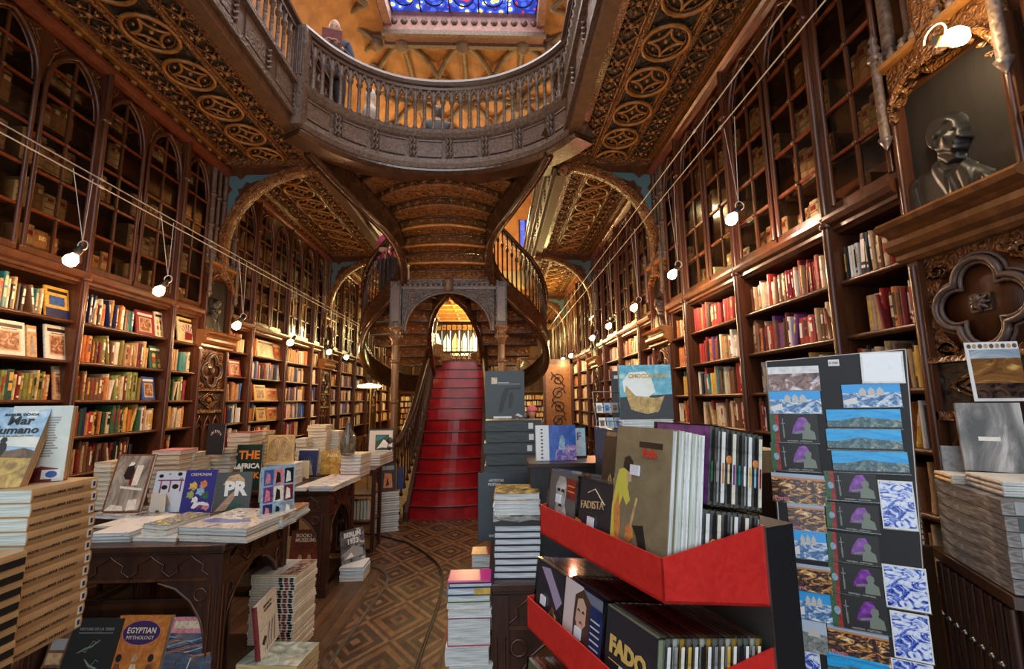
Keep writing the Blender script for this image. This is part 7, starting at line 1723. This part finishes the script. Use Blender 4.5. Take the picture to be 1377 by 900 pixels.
def make_person(label,loc,rz,skin,hair,shirt,legs,height=1.72,arms='down',hl=.0,bald=False,yaw=0,pitch=0,hat=None,short=False,held=None,sleeve=None):
    k=height/1.72; Mw=T(*loc)@Matrix.Rotation(rz,4,'Z')@Matrix.Scale(k,4)
    th=thing('person',label,'person',M=Mw)
    # one continuous body: pelvis root, trunk, neck, limbs
    hipL,hipR=(-.09,0,.92),(.09,0,.92); kL,kR=(-.10,.03,.50),(.10,.02,.50); aL,aR=(-.10,-.02,.09),(.10,-.03,.09)
    spine=[((0,0,.95),(.16,.11)),((0,0,1.08),(.14,.10)),((0,.01,1.25),(.155,.11)),((0,0,1.38),(.15,.095)),((0,.0,1.46),(.07,.065)),((0,.015,1.54),(.052,.055)),((0,.02,1.60),(.05,.055))]
    if arms=='read': LA=[((-.17,0,1.40),.06),((-.24,.04,1.14),.045),((-.08,.27,1.17),.032)]; RA=[((.17,0,1.40),.06),((.24,.04,1.14),.045),((.08,.27,1.17),.032)]
    elif arms=='rail': LA=[((-.17,0,1.40),.06),((-.26,.06,1.15),.045),((-.22,.28,1.08),.032)]; RA=[((.17,0,1.40),.06),((.26,-.02,1.14),.045),((.24,.1,.92),.032)]
    else: LA=[((-.17,0,1.40),.06),((-.24,-.01,1.13),.045),((-.25,.05,.88),.03)]; RA=[((.17,0,1.40),.06),((.24,-.01,1.13),.045),((.25,.05,.88),.03)]
    body=chain(spine,[spine[0]]+[(hipL,(.085,.09)),(kL,.06),(aL,.042),((-.105,.1,.045),.036)],[spine[0]]+[(hipR,(.085,.09)),(kR,.06),(aR,.042),((.105,.1,.045),.036)],[spine[3]]+LA,[spine[3]]+RA)
    ensure_skin(*body,'body',skin,th)
    sc_=lambda r,f: (r[0]*f+.008,r[1]*f+.008) if isinstance(r,tuple) else r*f+.008
    sh=chain([(p,sc_(r,1.06)) for p,r in spine[:4]]+[((0,.0,1.455),(.085,.08))],[(spine[3][0],sc_(spine[3][1],1.06))]+[(p,sc_(r,1.12)) for p,r in LA[:2]]+[(tuple(Vector(LA[1][0]).lerp(Vector(LA[2][0]),.85)),.045)],[(spine[3][0],sc_(spine[3][1],1.06))]+[(p,sc_(r,1.12)) for p,r in RA[:2]]+[(tuple(Vector(RA[1][0]).lerp(Vector(RA[2][0]),.85)),.045)])
    ensure_skin(*sh,'jacket',shirt,th)
    tr_=chain([(spine[0][0],(.165,.12)),(hipL,(.10,.105)),(kL,.075),((-.10,-.01,.12),.062)],[(spine[0][0],(.165,.12)),(hipR,(.10,.105)),(kR,.075),((.10,-.02,.12),.062)])
    ensure_skin(*tr_,'trousers',legs,th)
    if sleeve: ensure_skin(*chain([(LA[0][0],.072),(LA[1][0],.062),(tuple(Vector(LA[1][0]).lerp(Vector(LA[2][0]),.9)),.052)]),'sleeve',mplain('red_sleeve',(.55,.02,.03),.6),th)
    b=MB(); Mh=head(b,(0,.03,1.70-.10),yaw,skin,hair,bald,pitch); 
    for A_ in (LA,RA):
        d=(Vector(A_[2][0])-Vector(A_[1][0])).normalized(); hand(b,A_[2][0],d,V(0,.2,1) if arms=='read' else V(1 if A_ is RA else -1,0,.1),skin,1 if A_ is LA else -1)
    ho=b.build('head_and_hands',th)
    if not bald: hairmesh(Mh,hair,th,length=hl)
    else:
        b=MB(); 
        for s in (-1,1): b.tube([Mh@V(s*.08,-.0,.01),Mh@V(s*.075,-.05,.0),Mh@V(s*.04,-.085,-.01),Mh@V(0,-.093,-.02)],[.01,.018,.02,.02],hair,6)
        b.build('hair',th)
    for s in (-1,1):
        b=MB(); b.tube([(s*.105,-.07,.04),(s*.105,.0,.05),(s*.107,.09,.04),(s*.108,.17,.03)],[.036,.045,.045,.03],mplain('shoe_leather',(.02,.015,.012),.35),8); b.build('shoe',th)
    if hat: b=MB(); b.lathe([(.095,0),(.1,.02),(.09,.07),(.05,.11),(0,.12)],hat,(0,0,.03),12,M=Mh); b.build('hat',th)
    return th
SK=mplain('skin_tone',(.55,.33,.24),.5); NAVY=mplain('navy_cloth',(.02,.025,.05),.7); HBR=mplain('dark_hair',(.03,.018,.012),.5); HGR=mplain('grey_hair',(.35,.33,.32),.6)
p1=make_person('bald person in dark jacket reading a maroon book behind the balcony rail, left end',(-2.02,5.35,4.81),R(196),SK,HGR,NAVY,mplain('black_cloth',(.012,.012,.014),.7),1.60,'read',bald=True,pitch=R(-18))
Mb=p1.matrix_world@T(0,.34,1.22)@Matrix.Rotation(R(62),4,'X')
q=MB(); q.box((-.12,-.09,-.012),(.12,.09,.0),mc('dark red')); q.box((-.115,-.085,.0),(.115,.085,.012),PAGW); q=q.build('held_book',M=Mb); tag(q,'maroon book held open by the bald person on the balcony','book')
make_person('person seen from behind in a black puffer vest with red sleeve on the upper stairs',(-.80,6.08,4.095),R(10),SK,HBR,mplain('black_vest',(.015,.017,.022),.5),NAVY,1.68,'down',sleeve=1,hl=.02)
make_person('person in a pink top and pale cap on the left curved flight of stairs',(-1.78,7.55,3.02),R(150),SK,HBR,mplain('pink_cloth',(.65,.10,.22),.6),NAVY,1.62,'rail',hat=mplain('pale_cap',(.75,.62,.66),.6))
make_person('person with a pink hat and grey coat beyond the centre table',(.60,7.6,0),R(170),SK,HBR,mplain('grey_coat',(.12,.11,.12),.7),NAVY,1.50,'down',hat=mplain('pink_hat',(.65,.18,.25),.6),hl=.05)
# small pale sculpture on the balcony floor
q=MB(); q.lathe([(.09,0),(.1,.03),(.07,.06),(.05,.3),(.07,.42),(.1,.5),(.09,.6),(.05,.64),(.06,.7),(.075,.77),(.06,.84),(.02,.88),(0,.885)],mplain('pale_marble',(.6,.55,.48),.5),seg=12); tag(q.build('marble_bust',M=T(-1.62,5.62,4.81)),'small pale marble figure behind the balcony balusters near the reading person','sculpture')

# ================================================================ BACK OF THE SHOP
for k,x0 in enumerate((-3.5,-.58)):
    M=T(x0,17.12,0)@Matrix.Rotation(-PI/2,4,'Z')@Matrix.Diagonal((1,1,.735,1)); dup(bay0,M,'bookcase with arched doors across the far back wall, %s half'%['left','right'][k],'back wall bookcases')
b=MB(); r2=random.Random(3)
for x0 in (-3.5,-.58):
    for z in ROWZ:
        x=x0+.05
        while x<x0+2.8:
            tt=r2.uniform(.02,.05); h=r2.uniform(.13,.17); b.box((x,17.13,z*.735),(x+tt,17.28,z*.735+h),mc(r2.choice(['cream','ivory','white','tan','blue','crimson','orange','yellow','black']))); x+=tt+.002
tag(b.build('back_wall_books'),'tiny book spines in the bookcases of the far back wall','books','books on the wall shelves','stuff')
t=thing('scroll_panel','tall golden panel carved with scrolling vines beyond the right of the stairs','carved panel',(1.05,9.6,0))
q=MB(); q.box((0,0,0),(.52,.08,2.35),W_GOLD); q.build('panel',t)
q=MB(); q.box((-.05,-.02,0),(0,.1,2.45),W_CASE); q.box((.52,-.02,0),(.57,.1,2.45),W_CASE); q.box((-.05,-.02,2.35),(.57,.1,2.45),W_CASE); q.build('frame',t)
q=MB()
for k in range(5):
    s=1 if k%2 else -1; z=.9+k*.28
    q.tube([(.26+s*(.02+.13*(1-i/14))*math.cos(i*.75)*1.0,-.012,z+(.02+.12*(1-i/14))*math.sin(i*.75)) for i in range(13)],.013,W_STRING,5)
    q.tube([(.26-s*.13,-.012,z-.14),(.26-s*.05,-.012,z-.03),(.26+s*.1,-.012,z+.1),(.26+s*.14,-.012,z+.16)],.012,W_STRING,5)
q.build('scroll_carving',t)
# ================================================================ LIGHT
wd=bpy.data.worlds.new('world'); SC.world=wd; wd.use_nodes=True
bg=wd.node_tree.nodes['Background']; bg.inputs[0].default_value=(.84,.92,1,1); bg.inputs[1].default_value=1.9
def plight(name,loc,e,c=(1,.62,.3),r=.05):
    l=bpy.data.lights.new(name,'POINT'); l.energy=e; l.color=c; l.shadow_soft_size=r
    o=bpy.data.objects.new(name,l); COL.objects.link(o); o.location=loc; return o
def alight(name,loc,rot,sx,sy,e,c=(1,.8,.6)):
    l=bpy.data.lights.new(name,'AREA'); l.shape='RECTANGLE'; l.size=sx; l.size_y=sy; l.energy=e; l.color=c
    o=bpy.data.objects.new(name,l); COL.objects.link(o); o.location=loc; o.rotation_euler=rot; return o
BULBG={}
def bulb(px,py,Y,wirez,ecol,e,lab,pe):
    p=onY(px,py,Y)
    t=thing('hanging_bulb',lab,'lamp',tuple(p),group='bulbs hung from the wires')
    em=mplain('bulb_glow_%d'%(int(ecol[1]*100)),(1,.9,.7),.3,emit=60,ecol=ecol)
    q=MB(); q.lathe([(0,-.052),(.024,-.046),(.037,-.024),(.036,0),(.02,.026),(.014,.04)],em,seg=12,M=Matrix.Rotation(R(35),4,'Y')); q.build('bulb',t)
    q=MB(); q.lathe([(.017,.035),(.02,.045),(.02,.08),(.012,.095),(.0,.097)],M_BLACK,seg=10,M=Matrix.Rotation(R(35),4,'Y'))
    q.build('socket',t)
    q=MB(); c=V(.055,0,.085); q.tube([c+V(.03*math.cos(a),.0,.03*math.sin(a)) for a in [i*PI/6 for i in range(12)]],.0035,M_WIRE,5,closed=True); q.build('clip_ring',t)
    q=MB(); h=wirez-p.z
    for s in (-.09,.05): q.tube([(.05,0,.11),(.02,s,h)],.0028,M_WIRE,4)
    q.build('suspension_wires',t)
    l=plight('bulb_light',tuple(p+V(.0 if px>665 else .0,0,-.07)),pe,tuple(ecol),.04)
    return t
WZL=3.04; 
LB=[(97,348,2.84),(215,390,3.58),(319,437,4.66),(391,460,5.88),(443,473,7.26),(466,480,8.1)]
nm=['nearest','second','third','fourth','fifth','farthest']
for i,(x,y,d) in enumerate(LB): bulb(x,y,d,WZL,(1,.60,.28) if i not in (1,4) else (1,.45,.2),0,'glowing clear bulb hung on two wires, %s along the left wall'%nm[i],[16,16,22,20,16,16][i])
RB=[(985,293,2.9,(1,.62,.42)),(905,368,3.87,(1,.82,.5)),(853,413,4.95,(1,.35,.15)),(819,438,6.0,(1,.65,.25)),(797,454,7.0,(1,.3,.2)),(768,478,9.0,(1,.65,.25)),(757,483,10.1,(1,.5,.3)),(743,492,11.3,(1,.7,.3))]
nm=['nearest','second and brightest','third','fourth','fifth','sixth','seventh','farthest']
for i,(x,y,d,c) in enumerate(RB): bulb(x,y,d,3.48-(.1 if i>4 else 0),c,0,'glowing clear bulb hung on two wires, %s along the right wall'%nm[i],[18,34,18,20,16,18,18,20][i])
for x,z,lab in ((-2.62,3.04,'pale cable along the left wall carrying bulbs, lower one'),(-2.62,3.09,'pale cable along the left wall, upper one'),(1.43,3.49,'pale cable along the right wall carrying bulbs, inner one'),(1.62,3.52,'pale cable along the right wall, outer one')):
    q=MB(); n=40; q.tube([(x,-1+i*14/n,z) for i in range(n+1)],.0045,M_WIRE,5)
    for i in range(6): q.lathe([(.008,-.02),(.01,0),(.008,.02)],M_WIRE,(0,0,0),6,M=T(x,3+i*1.2,z)@Matrix.Rotation(R(90),4,'X'))
    tag(q.build('cable'),lab,'cable','bulb cables')
# clip spotlamp on the canopy at right
p=onX(1285,48,1.74); t=thing('clip_spotlamp','bright clip-on spotlamp with a white ring above the bronze portrait','lamp',tuple(p))
q=MB(); q.lathe([(.0,-.05),(.022,-.045),(.034,-.02),(.03,.01),(.02,.03)],mplain('spot_glow',(1,.9,.7),.3,emit=50,ecol=(1,.78,.42)),seg=12,M=Matrix.Rotation(R(-35),4,'X')); q.build('bulb',t)
q=MB(); q.box((-.022,.0,.03),(.022,.03,.08),M_BLACK,M=Matrix.Rotation(R(-50),4,'X')); q.box((-.03,.0,.025),(.03,.035,.035),mplain('brass',(.5,.35,.12),.3,.8),M=Matrix.Rotation(R(-50),4,'X')); q.build('socket',t)
q=MB(); c=V(0,.075,.06); q.tube([c+V(0,.045*math.cos(a),.045*math.sin(a)) for a in [i*PI/8 for i in range(13)]],.004,M_WHITE,6); q.build('clip_ring',t)
plight('spot_light',tuple(p+V(-.12,0,-.04)),8,(1,.75,.42),.04)
# daylight through the skylight, and unseen lamps added for the bright upper vault
alight('skylight_daylight',(-.66,5.0,9.55),(0,0,0),2.8,7,260,(1,.95,.85))
for x,y,e in ((-2.8,9,60),(1.5,9,60),(-2.8,13.0,170),(1.5,13.0,170),(-.7,14.5,330)): plight('unseen_upper_lamp',(x,y,7.2),e,(1,.74,.34),.15)
for x,y in ((-2.9,5.5),(1.9,5.5),(-2.9,2.5),(1.9,2.5)): plight('unseen_upper_lamp',(x,y,7.0),28,(1,.7,.5),.15)
for x,y,z,e in ((-.7,13.2,3.6,330),(-.7,15.6,3.7,260),(1.3,10.6,3.5,80),(-2.4,11.6,3.4,40),(-1.9,9.4,3.0,6),(.55,9.4,3.0,6),(-.7,8.4,2.9,10)): plight('unseen_ground_lamp',(x,y,z),e,(1,.74,.28),.1)  # unseen lamps placed for the yellow light on the rear ceilings
# unseen warm lights, no fixtures, under the stairs and over the tables
for x,y,z,e in ((-1.2,5.6,2.9,12),(.0,5.6,2.9,12),(-.6,3.2,3.4,9)): plight('unseen_warm_light',(x,y,z),e,(1,.66,.36),.08)
SC.view_settings.view_transform='Standard'; SC.view_settings.look='None'; SC.view_settings.gamma=1; SC.view_settings.use_curve_mapping=False
SC.view_settings.exposure=0.0
plight('unseen_ground_lamp',(1.2,8.7,2.6),14,(1,.66,.25),.08)  # unseen lamp added to light the golden scroll panel
